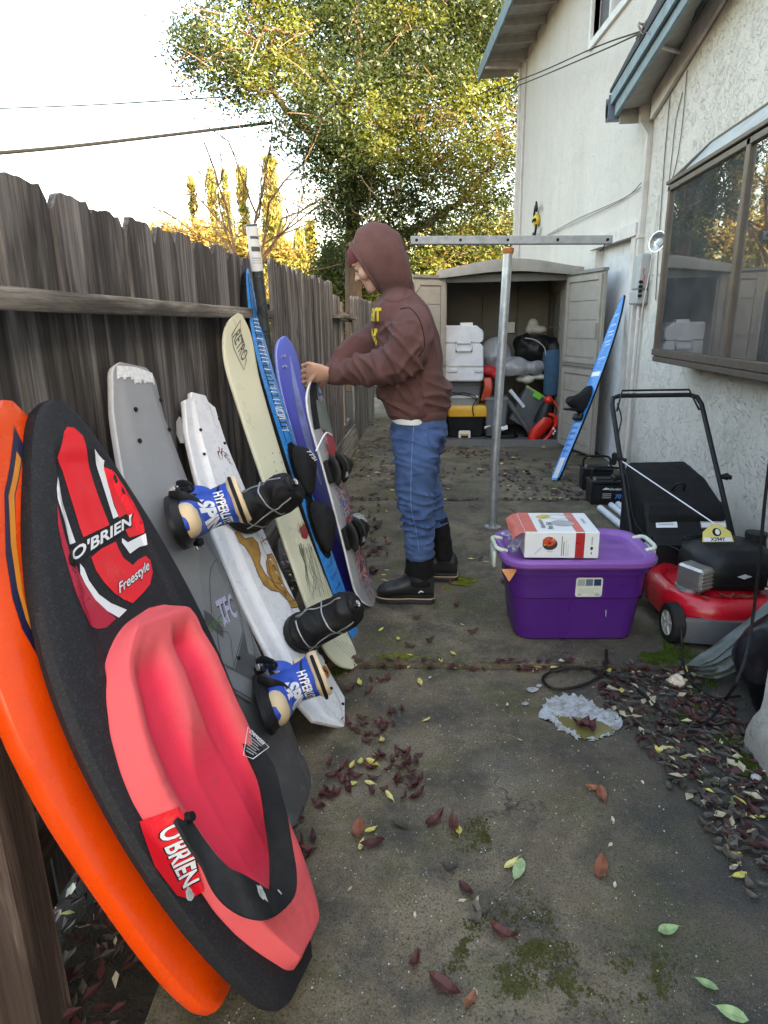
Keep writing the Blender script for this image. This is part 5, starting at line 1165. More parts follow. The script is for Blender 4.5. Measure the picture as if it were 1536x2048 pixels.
while t < 0.87:
    l = t * L_; w_ = bs.hw(t) * 0.5
    si.append((stroke2d([(-w_, l), (w_, l + 0.008)], 0.004), 0.0014, 2 if r.random() < 0.6 else 0)); 
    if r.random() < 0.7: si.append((stroke2d([(-w_, l), (-w_ * 0.9, l + 0.016)], 0.004), 0.0014, 0))
    if r.random() < 0.6: si.append((stroke2d([(w_ * 0.8, l), (w_ * 0.5, l + 0.018)], 0.004), 0.0014, 2))
    t += 0.0105
wbx = rrect2d(0.062, 0.036, 0.004); u, l = bs.loc(567, 820, -0.02)
si.append((place2d(stroke2d(wbx, 0.006, True), 0, l), 0.0016, 2))
for t in np.linspace(0.05, 0.28, 9): si.append((stroke2d([(-bs.hw(t) * 0.6, t * L_), (bs.hw(t) * 0.5, t * L_ + 0.03)], [0.004, 0.012]), 0.0013, 1))
bs.print('graphics', si, [M_SKIBLK, M_SKIDK, M_PWHITE], 0.04)
def ski_binding(bd, l, front=True):
    c = Vector((0, l, bd.surf(0, l).z)); mb = MB(); N = 16
    mb.loft([[c + Vector((0.062 * math.cos(a), 0.15 * math.sin(a), h)) for a in np.linspace(0, 2 * math.pi, N, endpoint=False)] for h in (0.002, 0.008)]); part('binding_plate', mb, M_SKIBLK, bd.root, local=True)
    b = MB()
    b.loft([[c + Vector((0.055 * s_ * math.cos(a), y0 + ly * s_ * math.sin(a), h)) for a in np.linspace(0, 2 * math.pi, N, endpoint=False)] for s_, y0, ly, h in ((1, 0, 0.125, 0.01), (1.02, 0.0, 0.12, 0.035), (0.95, 0.02, 0.09, 0.06), (0.8, 0.035, 0.06, 0.085))])
    part('binding_boot', fuse(b, 0.007, 3), plain('neoprene', (0.022, 0.022, 0.025), 0.85, bump=0.3, bsc=180), bd.root, local=True, smooth=60)
    return c
c = ski_binding(bs, bs.loc(612, 930, 0.03)[1]); mb = MB()
tx = bs.text('775i', (608, 905), (625, 925), (614, 901), 0.02, 0.1, 0.07)
bvx = None
mb.add([Vector((p[0], p[1], 0.083)) for p in tx[0]], tx[1]); part('size_mark', mb, M_PWHITE, bs.root, local=True, smooth=0, fix=False)
c2 = ski_binding(bs, bs.loc(660, 1045, 0.03)[1])
# ---------------------------------------------------------------- short violet-blue ski
def m_grad(name, stops, axis=1, lo=0.0, hi=1.4, rough=0.35):
    k = NT(name, rough); sx = k.n('SeparateXYZ'); k.put(sx.inputs[0], k.co()); mr = k.n('MapRange'); k.put(mr.inputs[0], sx.outputs[axis]); mr.inputs[1].default_value = lo; mr.inputs[2].default_value = hi
    f = k.math('ADD', mr.outputs[0], k.math('MULTIPLY', k.noise(k.co(), 7, 3), 0.06)); return k.out(k.ramp(f, stops))
vs = Board('blue_ski', Vector((-0.42, 3.0, 0)), at_x(556, 681, -0.86), 20, 'short rounded violet-blue ski with two studs near its tip', 'ski')
vs.hw = tabf([(0, .03), (.05, .08), (.3, .10), (.7, .10), (.88, .095), (.95, .078), (.985, .045), (1, .01)]); vs.th = lambda t: 0.02
vs.rock = lambda t: 0.05 * max(0, (t - 0.7) / 0.3) ** 2; vs.deck = lambda v, t: 0.006 * (1 - v * v)
vs.build([m_grad('violet_fade', [(0.0, (0.02, 0.015, 0.16)), (0.6, (0.045, 0.045, 0.36)), (1.0, (0.085, 0.115, 0.48))], 1, 0.2, vs.L), plain('ski_edge_blue', (0.20, 0.26, 0.62), 0.35)], sidemi=1, basemi=1)
vi = [(stroke2d([(0.0 + 0.012 * math.sin(t * 9), t * vs.L) for t in np.linspace(0.45, 0.93, 20)], [0.01 + 0.05 * math.sin(math.pi * i / 19) for i in range(20)]), 0.0012, 0)]
vs.print('pale_fade', vi, [plain('pale_blue_print', (0.17, 0.20, 0.45), 0.4, var=0.4, sc=8)], 0.05)
for px, py in ((562, 716), (566, 735)):
    u, l = vs.loc(px, py, 0.02); q = vs.surf(u, l); mb = MB(); mb.tube([q, q + Vector((0, 0, 0.016))], [0.008, 0.007], 10); part('stud', mb, M_SILVER, vs.root, local=True)
# ---------------------------------------------------------------- snowboard in the man's hands
hb = Board('printed_snowboard', at_z(738, 1212), at_x(620, 762, -0.64), 8, 'multicoloured snowboard with strap bindings, held upright by the man', 'snowboard')
hb.hw = tabf([(0, .02), (.02, .07), (.07, .118), (.14, .128), (.35, .115), (.6, .115), (.82, .128), (.93, .11), (.98, .06), (1, .015)]); hb.th = lambda t: 0.011
hb.rock = lambda t: 0.02 * max(0, (t - 0.84) / 0.16) ** 2 + 0.04 * max(0, (0.14 - t) / 0.14) ** 2
k = NT('swirl_print', 0.32); co = k.co(scale=(1, 0.55, 1)); f = k.noise(co, 11, 3, 0.6, 2.5)
sx = k.n('SeparateXYZ'); k.put(sx.inputs[0], k.co()); 
col = k.ramp(f, [(0.30, (0.02, 0.06, 0.05)), (0.38, (0.36, 0.02, 0.02)), (0.45, (0.42, 0.42, 0.42)), (0.52, (0.03, 0.05, 0.26)), (0.60, (0.03, 0.15, 0.07)), (0.68, (0.30, 0.31, 0.33))], 'CONSTANT')
mr = k.n('MapRange'); k.put(mr.inputs[0], sx.outputs[0]); mr.inputs[1].default_value = -0.06; mr.inputs[2].default_value = 0.0
col = k.mix(mr.outputs[0], (0.42, 0.42, 0.43), col)
mr2 = k.n('MapRange'); k.put(mr2.inputs[0], k.math('ADD', sx.outputs[1], k.math('MULTIPLY', k.noise(k.co(), 8, 3), 0.2))); mr2.inputs[1].default_value = 0.20; mr2.inputs[2].default_value = 0.26
M_SWIRL = k.out(k.mix(mr2.outputs[0], k.mix(0.55, col, (0.16, 0.17, 0.17)), col))
hb.build([M_SWIRL, plain('pale_edge_white', (0.66, 0.66, 0.66), 0.4), M_SKIBLK], sidemi=1, basemi=2)
Lh = hb.L
hi_ = [(fill2d([[(-0.115, Lh * 0.80), (0.03, Lh * 0.80), (0.03, Lh * 0.99), (-0.06, Lh * 0.99)]]), 0.0012, 0), (fill2d([[(-0.03, Lh * 0.80), (0.118, Lh * 0.77), (0.122, Lh * 0.90), (-0.0, Lh * 0.92)]]), 0.0016, 1), (fill2d([[(0.0, Lh * 0.64), (0.115, Lh * 0.66), (0.115, Lh * 0.76), (0.03, Lh * 0.77)]]), 0.0014, 2)]
hb.print('top_print', hi_, [M_PBLACK, plain('sage_print', (0.20, 0.24, 0.21), 0.5), plain('rose_print', (0.45, 0.05, 0.06), 0.5)], 0.04)
for t in (0.62, 0.33):                                            # strap bindings
    c = Vector((0, t * Lh, hb.surf(0, t * Lh).z)); mb = MB(); mb.box(c + Vector((0, 0, 0.012)), (0.12, 0.055, 0.012), None, 0.008); part('binding_base', mb, M_BRUB, hb.root, local=True)
    mb = MB(); mb.loft([[c + Vector((0.03 + h * 0.0, s_ * w_, 0.03) if False else (-0.02 + h * 0.8, s_ * w_, 0.045 + 0.02 * (1 - s_ * s_))) for s_ in np.linspace(-1, 1, 9)] + [c + Vector((-0.02 + h * 0.8, s_ * w_ * 0.9, 0.035 + 0.02 * (1 - s_ * s_))) for s_ in np.linspace(1, -1, 9)] for h, w_ in ((0.02, 0.06), (0.08, 0.058), (0.15, 0.05), (0.19, 0.03))])
    part('highback', mb, M_BRUB, hb.root, local=True, smooth=50)
    for h, x0 in ((0.035, 0.03), (0.025, -0.07)):
        mb = MB(); mb.tube([c + Vector((x0, 0.062 * math.cos(a), 0.02 + h * math.sin(a))) for a in np.linspace(0, math.pi, 14)], 0.014, 8, flat=(0.35, 1.3)); part('strap', mb, M_BRUB, hb.root, local=True, smooth=60)
    mb = MB(); mb.box(c + Vector((0.02, -0.04, 0.055)), (0.018, 0.014, 0.008), None, 0.004); part('buckle', mb, M_GALV, hb.root, local=True)
mb = MB(); p0 = hb.loc(640, 900, 0.05); p1 = hb.loc(647, 868, 0.05); p2 = hb.loc(656, 872, 0.05); mb.tube(spline([Vector((*p0, 0.03)), Vector((*p1, 0.06)), Vector((*p2, 0.07))], 12), 0.004, 6); part('leash_cable', mb, M_PWHITE, hb.root, local=True, smooth=60)
# ---------------------------------------------------------------- metal tube behind the skis
q0, q1 = Vector((-0.86, 3.55, -0.07)), at_x(503, 448, -0.885)
mt = empty('metal_tube', q0, 'tall dark metal tube with a white sticker at its top, standing against the fence', 'tube')
M_TUBE = plain('tube_anodised', (0.10, 0.11, 0.115), 0.3, metal=0.7)
mb = MB(); mb.tube([q0, q1], 0.0265, 18); part('tube', mb, M_TUBE, mt)
dq = (q1 - q0); a0 = q1 - dq * 0.004; a1 = q1 - dq * 0.105
mb = MB(); mb.tube([a1, a0], 0.0275, 24, cap=False); stk = part('sticker', mb, plain('sticker_white', (0.60, 0.60, 0.60), 0.4), mt)
for f0, f1, span in ((0.24, 0.30, 1.5), (0.47, 0.58, 1.6), (0.72, 0.735, 1.7), (0.77, 0.78, 1.6), (0.83, 0.84, 1.7)):
    mb = MB(); rr = []
    for f in (f0, f1):
        p = a0.lerp(a1, f); rr.append([p + 0.0281 * Vector((math.cos(a), math.sin(a), 0)) for a in np.linspace(-math.pi / 2 - span / 2 + 0.5, -math.pi / 2 + span / 2 + 0.5, 14)])
    mb.loft(rr, cap=False, closed=False); part('printed_band', mb, plain('sticker_print', (.07, .07, .075), .5), mt)
# ================================================================ the man
YP = 3.21
def pp(px, py, y=YP): return at_y(px, py, y)
YN = at_z(810, 1204, 0.022).y + 0.02; YF = at_z(880, 1160, 0.022).y + 0.02
man = empty('person', (pp(830, 1180).x, YP, 0.02), 'man in brown hooded sweatshirt, jeans and black boots, bending his head over the snowboard', 'person')
def erow(py, xf, xb, b, y=YP, n=28, sq=1.0):
    a0, a1 = pp(xf, py, y), pp(xb, py, y); c = (a0 + a1) / 2; a = (a1 - a0).length / 2; ax = (a1 - a0).normalized(); out = []
    for k in range(n):
        t = 2 * math.pi * k / n; cc, ss = math.cos(t), math.sin(t)
        out.append(c + ax * a * math.copysign(abs(cc) ** sq, cc) + Vector((0, b * math.copysign(abs(ss) ** sq, ss), 0)))
    return out
M_SKIN = plain('skin', (0.50, 0.285, 0.205), 0.5, var=0.08, sc=14, bump=0.05, bsc=160); k = M_SKIN.node_tree.nodes['Principled BSDF']; k.inputs['Subsurface Weight'].default_value = 0.12; k.inputs['Subsurface Radius'].default_value = (0.012, 0.005, 0.003)
def m_cloth(name, c, c2, sc, weave):
    k = NT(name, 0.95, 0.15); co = k.co(); f = k.noise(co, sc, 5, 0.65); w = k.noise(co, weave, 2, 0.7)
    col = k.ramp(f, [(0.3, c2), (0.7, c)]); col = k.mix(k.ramp(w, [(0.4, 0.35), (0.65, 0.0)]), col, tuple(x * 0.5 for x in c2))
    k.b.inputs['Sheen Weight'].default_value = 0.04; k.b.inputs['Sheen Roughness'].default_value = 0.5
    return k.out(col, None, k.bump(w, 0.25, 0.002, k.bump(f, 0.12, 0.006)))
M_HOOD = m_cloth('brown_fleece', (0.150, 0.072, 0.066), (0.102, 0.050, 0.046), 7, 420)
M_JEAN = m_cloth('blue_denim', (0.085, 0.15, 0.31), (0.030, 0.058, 0.15), 6, 520)
M_BEAN = plain('maroon_knit', (0.12, 0.022, 0.024), 0.95, bump=0.4, bsc=240)
M_RUBB = plain('boot_black_rubber', (0.020, 0.021, 0.026), 0.42, var=0.15, bump=0.05, dirt=0.14); M_NEO = plain('boot_neoprene', (0.010, 0.010, 0.012), 0.85, bump=0.15, bsc=200)
# head axes
HC = pp(746, 524); hf = Vector((-0.85, 0, -0.50)).normalized(); hu = Vector((-0.50, 0, 0.85)).normalized(); hs_ = Vector((0, -1, 0))
def HD(f, s, u): return HC + hf * f + hs_ * s + hu * u
body = MB()
def hring(u, f0, a, b, n=24, sq=0.95): return [HD(f0 + a * math.copysign(abs(math.cos(t)) ** sq, math.cos(t)), b * math.sin(t), u) for t in np.linspace(0, 2 * math.pi, n, endpoint=False)]
body.loft([hring(-.118, .058, .018, .022), hring(-.112, .052, .034, .032), hring(-.095, .042, .049, .043), hring(-.06, .022, .068, .056), hring(-.02, .004, .086, .067), hring(.02, -.002, .092, .071), hring(.06, -.006, .093, .074), hring(.095, -.010, .078, .062), hring(.118, -.012, .04, .035)])
body.loft([[HD(f, w * c, u + h * s) for c, s in ((math.cos(t), math.sin(t)) for t in np.linspace(0, 2 * math.pi, 10, endpoint=False))] for f, u, w, h in ((.07, .0, .014, .03), (.088, -.012, .013, .024), (.102, -.022, .013, .014), (.112, -.027, .010, .009), (.115, -.028, .004, .004))])
for f, s, u, r in ((.079, .030, .032, (.022, .014, .010)), (.079, -.030, .032, (.022, .014, .010)), (.080, .0, .034, (.016, .02, .012)), (.055, .042, -.028, .030), (.055, -.042, -.028, .030), (.083, .0, -.060, (.021, .010, .0065)), (.081, .0, -.073, (.018, .010, .007)), (.073, .0, -.098, (.020, .018, .016)), (.072, .030, .010, .0145), (.072, -.030, .010, .0145), (.095, .012, -.030, .008), (.095, -.012, -.030, .008), (-.01, .074, -.01, (.012, .018, .030)), (-.01, -.074, -.01, (.012, .018, .030))):
    rr = r if isinstance(r, tuple) else (r, r, r)
    Rm = Matrix((hs_, hf, hu)).transposed(); body.ball(HD(f, s, u), rr, 14, 10, Rm)
body.tube([HD(-.02, 0, -.05), pp(800, 590), pp(806, 620)], [.058, .06, .07], 16)
trunk = [(850, 790, 880, .15), (800, 775, 878, .15), (740, 775, 872, .15), (680, 768, 866, .16), (640, 766, 855, .17), (615, 772, 842, .15), (600, 785, 830, .10)]
body.loft([erow(py, xf, xb, b) for py, xf, xb, b in trunk])
body.tube([pp(835, 860, YP - .08), pp(828, 960, YN), pp(838, 1090, YN), pp(842, 1150, YN), pp(840, 1178, YN)], [.075, .06, .042, .036, .03], 14)
body.tube([pp(845, 860, YP + .08), pp(850, 950, YF), pp(866, 1010, YF), pp(880, 1060, YF), pp(886, 1110, YF), pp(886, 1135, YF)], [.07, .05, .045, .04, .036, .03], 14)
shL, elL, wrL = pp(822, 640, YP - .20), pp(798, 728, YP - .20), pp(664, 748, YP - .085)
shR, elR, wrR = pp(812, 640, YP + .19), pp(712, 700, YP + .20), pp(655, 757, YP + .03)
body.tube([shL, elL, wrL], [.055, .042, .027], 14); body.tube([shR, elR, wrR], [.055, .042, .027], 14)
def hand(wr, kn0, kn1, fwd, down, thumb, th_end):
    """palm from the wrist to a row of knuckles; four bent fingers of unequal length and a thumb from the side of the palm"""
    wr, kn0, kn1 = Vector(wr), Vector(kn0), Vector(kn1); kc = (kn0 + kn1) / 2; ac = (kn1 - kn0)
    nrm = (kc - wr).cross(ac).normalized()
    body.loft([[wr.lerp(kc, t) + ac * (w * math.cos(q)) + nrm * (h * math.sin(q)) for q in np.linspace(0, 2 * math.pi, 14, endpoint=False)] for t, w, h in ((-.1, .32, .02), (.15, .36, .021), (.5, .52, .019), (.85, .60, .016), (1.0, .57, .012), (1.06, .4, .006))])
    for i, (L, r) in enumerate(((.042, .0090), (.046, .0094), (.043, .0090), (.035, .0080))):
        k0 = kn0.lerp(kn1, i / 3); p1 = k0 + fwd * L * 0.85 + down * L * 0.15; p2 = p1 + fwd * L * 0.08 + down * L * 0.62; p3 = p2 - fwd * L * 0.42 + down * L * 0.22
        body.tube([k0 - fwd * 0.014, k0, k0.lerp(p1, .6), p1, p2, p3], [r * .9, r * 1.08, r * .95, r * 1.02, r * .92, r * .72], 10)
        body.ball(p3, r * .72, 8, 6); body.ball(p1, r * 1.03, 8, 6)
    a = wr.lerp(kc, .35) + thumb; b = a.lerp(th_end, .55) + thumb * 0.25
    body.tube([wr.lerp(kc, .2), a, b, th_end], [.014, .0145, .011, .0085], 10); body.ball(th_end, .0085, 8, 6)
fw_ = Vector((-0.80, 0.45, -0.15)).normalized(); dn_ = Vector((0.10, 0.72, -0.60)).normalized()
hand(wrL, pp(616, 727, YP - .125), pp(615, 762, YP - .085), fw_, dn_, Vector((0.0, -.012, .030)), pp(617, 767, YP - .105))
hand(wrR, pp(640, 763, YP + .03), pp(640, 777, YP + .07), fw_, Vector((0.1, -0.3, -0.9)).normalized(), Vector((0, .0, .02)), pp(628, 770, YP + .02))
part('body', fuse(body, 0.0040, 2), M_SKIN, man, smooth=80)
# lips, brows, lashes
M_HAIR = plain('dark_hair', (0.018, 0.012, 0.010), 0.7); M_LIP = plain('lip', (0.34, 0.13, 0.11), 0.5)
for s in (-1, 1):
    mb = MB(); mb.tube([HD(.0985 - .35 * abs(q - .011) , s * q, .038 - .12 * max(0, q - .03)) for q in np.linspace(.013, .048, 8)], [.002, .0042, .0046, .0046, .0042, .0036, .003, .0015], 6, flat=(1.0, 0.9)); part('eyebrow', mb, M_HAIR, man, smooth=60)
    mb = MB(); mb.tube([HD(.0875 - .30 * abs(q - .028), s * q, .0035 - .10 * abs(q - .03)) for q in np.linspace(.017, .044, 8)], [.001, .0018, .002, .002, .002, .002, .002, .001], 5); part('eyelashes', mb, M_HAIR, man)
mb = MB()
for u, r in ((-.0605, .0052), (-.0725, .0058)): mb.tube([HD(.0935 - 9 * q * q, q, u) for q in np.linspace(-.019, .019, 9)], [r * .3, r * .7, r, r, r, r, r, r * .7, r * .3], 7)
part('lips', mb, M_LIP, man, smooth=60)
mb = MB(); mb.loft([hring(.042, -.002, .100, .079), hring(.046, -.003, .103, .082), hring(.07, -.006, .103, .083), hring(.10, -.010, .088, .070), hring(.124, -.012, .05, .04), hring(.13, -.012, .01, .01)]); mb.loft([hring(.034, 0.0, .099, .077), hring(.036, -.001, .105, .083), hring(.056, -.002, .106, .084), hring(.058, -.002, .101, .08)]); part('beanie', mb, M_BEAN, man, smooth=60)
# hooded sweatshirt
hd = MB()
rows = [(836, 787, 890, .150), (828, 780, 894, .165), (812, 770, 897, .178), (788, 761, 893, .183), (750, 757, 886, .183), (705, 751, 882, .19), (665, 746, 876, .197), (635, 744, 867, .203), (612, 750, 855, .195), (597, 760, 840, .165), (586, 770, 828, .115), (578, 778, 822, .08)]
hd.loft([erow(py, xf, xb, b, sq=0.92) for py, xf, xb, b in rows])
hoodp = [((700, 487), (762, 583), .088), ((715, 463), (770, 592), .108), ((742, 446), (784, 597), .120), ((772, 446), (800, 598), .124), ((797, 468), (816, 592), .118), ((812, 512), (826, 584), .088), ((820, 545), (826, 574), .04)]
def hoodring(a, b, w, n=26):
    A, B = pp(*a), pp(*b); c = (A + B) / 2; d = (A - B) / 2
    return [c + d * math.cos(t) + Vector((0, w * math.copysign(abs(math.sin(t)) ** 0.85, math.sin(t)), 0)) for t in np.linspace(0, 2 * math.pi, n, endpoint=False)]
hd.loft([hoodring(*h) for h in hoodp])
hd.tube(spline([pp(826, 632, YP - .10), pp(824, 655, YP - .175), pp(814, 700, YP - .205), pp(794, 728, YP - .20), pp(740, 735, YP - .155), pp(690, 746, YP - .105), pp(663, 749, YP - .085)], 26), [.066, .074, .082] + [.090, .096, .099, .101, .101, .100, .098, .096, .093, .090, .087, .084, .081, .077, .073, .069, .065, .061, .057, .053, .050, .048, .046], 18)
hd.tube(spline([pp(820, 630, YP + .10), pp(796, 655, YP + .19), pp(735, 690, YP + .19), pp(700, 705, YP + .15), pp(660, 752, YP + .04)], 20), [.07, .08, .09, .095] + [.10, .098, .096, .094, .092, .09, .088, .084, .08, .075, .07, .065, .06, .055, .05, .047], 16)
hd.ball(pp(876, 785, YP + .03), (.062, .12, .085), 14, 10)
el = pp(790, 735, YP - .2); sh0 = pp(835, 660, YP - .2); wz = pp(830, 800).z; chz = pp(800, 660).z
def hdisp(c, n):
    p = Vector(c); d_el = (p - el).length; fo = 0.0
    arm = 1.0 if p.y < YP - .11 and p.x < sh0.x + .02 and p.z < sh0.z + .03 and p.z > el.z - .16 else 0.0
    if arm:
        q = (p - el); fold = lambda r: (1 - min(1, abs(r) * 3.2)) ** 1.4 - .28; along = q.x * 0.9 + q.z * 0.2; r = noise.noise(Vector((along * 20 + q.z * 9, q.y * 5, q.z * 4))); fo += fold(r) * 0.020 * math.exp(-(d_el / .24) ** 2)
        fo += fold(noise.noise(Vector((along * 11 - q.z * 9, 3.3, q.z * 7)))) * 0.013
    else:
        low = math.exp(-((p.z - wz - .02) / .09) ** 2); fold = lambda r: (1 - min(1, abs(r) * 3.0)) ** 1.4 - .28; fo += fold(noise.noise(Vector((p.x * 4, p.y * 5, p.z * 16 + p.x * 4)))) * 0.022 * low
        fo += fold(noise.noise(Vector((p.x * 7 + p.z * 4, p.y * 6, p.z * 3.2)))) * 0.013
    return fo + 0.0012 * noise.noise(p * 24)
hoodie = fuse(hd, 0.0085, 5, hdisp); hb_ = bvh_of(hoodie)
hobj = part('hooded_sweatshirt', hoodie, M_HOOD, man, smooth=80)
mb = MB(); rr = hoodring((701, 488), (762, 583), .088, 40); mb.tube(rr + rr[:1], 0.0085, 8); 
inv = root_inv(man)
def child(name, mb, m, par=hobj, smooth=60):
    o = bpy.data.objects.new(name, mb.mesh(name, m, inv, smooth)); COL.objects.link(o); o.parent = par; return o
child('hood_hem', mb, M_HOOD)
mb = MB(); mb.loft([[p + (p - c_) * s for p in ring] for ring, c_, s in ((lambda r: (r, sum(r, Vector()) / len(r)))(erow(py, xf, xb, b, sq=.92)) + (s_,) for py, xf, xb, b, s_ in ((840, 789, 889, .148, .0), (835, 786, 893, .155, .02), (822, 780, 896, .170, .0), (818, 776, 896, .172, -.02)))]); child('waist_rib', mb, M_HOOD)
for w_, d_ in ((wrL, (wrL - elL).normalized()), (wrR, (wrR - elR).normalized())):
    mb = MB(); mb.tube([w_ - d_ * .05, w_ - d_ * .045, w_ - d_ * .012, w_ - d_ * .005], [.046, .051, .046, .041], 18); child('cuff', mb, M_HOOD)
# shoulder seam and front lettering
def on_h(org, d, off): 
    h = hb_.ray_cast(org, d); return (h[0] + h[1] * off) if h[0] else org + d
mb = MB(); sm = [on_h(Vector((p.x, YP - 1.0, p.z)), Vector((0, 1, 0)), 0.0006) for p in spline([pp(800, 618, YP - .2), pp(822, 618, YP - .2), pp(842, 645, YP - .2), pp(850, 690, YP - .2), pp(838, 712, YP - .2)], 34)]; mb.tube(sm, 0.0022, 5); child('armhole_seam', mb, M_NEO)
for path in ([(762, 592), (785, 604), (810, 600), (832, 582), (838, 572)], [(803, 470), (810, 500), (813, 540), (811, 572), (806, 598)]):
    mb = MB(); mb.tube([q_ for q_ in (on_h(Vector((p.x, YP - 1.0, p.z)), Vector((0, 1, 0)), 0.0004) for p in spline([pp(*q, YP - .1) for q in path], 34)) if q_.y > YP - .4], 0.0019, 5); child('hood_seam', mb, M_HOOD)
M_YLET = plain('yellow_felt', (0.62, 0.46, 0.02), 0.8)
c0 = pp(806, 650); rad = .155
def chest(x, y, off):
    a = math.radians(224) + x / rad; d = Vector((math.cos(a), math.sin(a), 0)); return on_h(Vector((c0.x, YP, c0.z + y)) + d * 0.6, -d, 0.0018 + off)
its = [(place2d(text2d('EMT', .075, 0, .05), .028, .045), 0.0, 0), (place2d(text2d('EMT', .066, 0, .05), .0, .045, 0, .8, 1.1), 0.0, 0), (place2d(text2d('NJ', .066, 0, .05), -.012, -.045, 0, .8, 1.1), 0.0, 0)]
m_ = MB(); [m_.add([chest(*p, o_) for p in cut2d(pf, .012)[0]], cut2d(pf, .012)[1]) for pf, o_, _ in its[1:]]; child('chest_letters', m_, M_YLET, smooth=0)
# jeans
jn = MB()
jn.loft([erow(py, xf, xb, b, YP, sq=.9) for py, xf, xb, b in ((822, 790, 888, .15), (845, 785, 893, .165), (875, 785, 891, .172), (900, 792, 882, .165), (915, 805, 870, .12))])
jn.loft([erow(py, xf, xb, b, YN + o, sq=.92) for py, xf, xb, b, o in ((862, 788, 886, .085, .06), (890, 787, 880, .092, .03), (920, 788, 872, .092, .01), (960, 791, 868, .088, 0), (1000, 797, 865, .083, 0), (1030, 803, 862, .08, 0), (1065, 808, 864, .078, 0), (1095, 811, 868, .078, 0), (1114, 811, 868, .076, 0))])
jn.loft([erow(py, xf, xb, b, YF - o, sq=.92) for py, xf, xb, b, o in ((865, 800, 886, .085, .06), (900, 806, 880, .088, .03), (950, 822, 878, .08, 0), (985, 834, 881, .076, 0), (1015, 846, 888, .072, 0), (1048, 857, 895, .070, 0))])
kz = pp(830, 1035, YN).z
def jdisp(c, n):
    p = Vector(c); k1 = math.exp(-((p.z - kz) / .13) ** 2); k2 = math.exp(-((p.z - pp(830, 880).z) / .10) ** 2); s_ = 1 if p.y < YP else -1
    r = noise.noise(Vector((p.x * 6, p.y * 5 + s_ * 7, p.z * 26 + p.x * 5 * s_))); r2 = noise.noise(Vector((p.x * 9 + p.z * 8, p.y * 6, p.z * 7)))
    return ((1 - min(1, abs(r) * 3)) ** 1.4 - .28) * 1.35 * (0.015 * k1 + 0.009 * k2 + 0.003) + (1 - abs(r2) * 2) * 0.005
jeans = fuse(jn, 0.008, 4, jdisp); jb = bvh_of(jeans); jobj = part('jeans', jeans, M_JEAN, man, smooth=80)
def on_j(px, py, off): 
    o = Vector(EYEV); d = (pp(px, py) - o).normalized(); h = jb.ray_cast(o, d); return h[0] + h[1] * off
mb = MB(); mb.tube([on_j(x, y, .0008) for x, y in spline([Vector((828, 848, 0)), Vector((824, 900, 0)), Vector((822, 960, 0)), Vector((822, 1010, 0)), Vector((832, 1060, 0)), Vector((838, 1105, 0))], 40) for x, y in [(x, y)]] if False else [on_j(v.x, v.y, .0008) for v in spline([Vector((828, 848, 0)), Vector((824, 900, 0)), Vector((822, 960, 0)), Vector((822, 1010, 0)), Vector((832, 1060, 0)), Vector((838, 1105, 0))], 40)], .0022, 5); child('side_seam', mb, plain('denim_seam', (0.10, 0.17, 0.33), 0.9), jobj)
pk = [(856, 858), (884, 852), (885, 888), (872, 897), (857, 890)]
mb = MB(); M_POCK = plain('denim_pocket', (0.075, 0.14, 0.31), 0.95, var=0.2, sc=30)
for i in range(5): a, b = pk[i], pk[(i + 1) % 5]; mb.tube([on_j(a[0] + (b[0] - a[0]) * t, a[1] + (b[1] - a[1]) * t, .0012) for t in np.linspace(0, 1, 8)], .0022, 5)
child('back_pocket', mb, plain('denim_stitch', (0.035, 0.06, 0.15), 0.9), jobj)
mb = MB(); n = 14; t0 = [erow(836, 788, 868, .16, YP, 40), erow(842, 786, 862, .166, YP, 40)]
mb.loft([[p for p in erow(826, 786, 872, .168, YP, 40)], [p for p in erow(837, 784, 870, .176, YP, 40)], [p + Vector((0, 0, -.003)) for p in erow(839, 785, 868, .174, YP, 40)]], cap=False); part('undershirt', mb, plain('white_cotton', (0.66, 0.66, 0.64), 0.9), man, smooth=60)
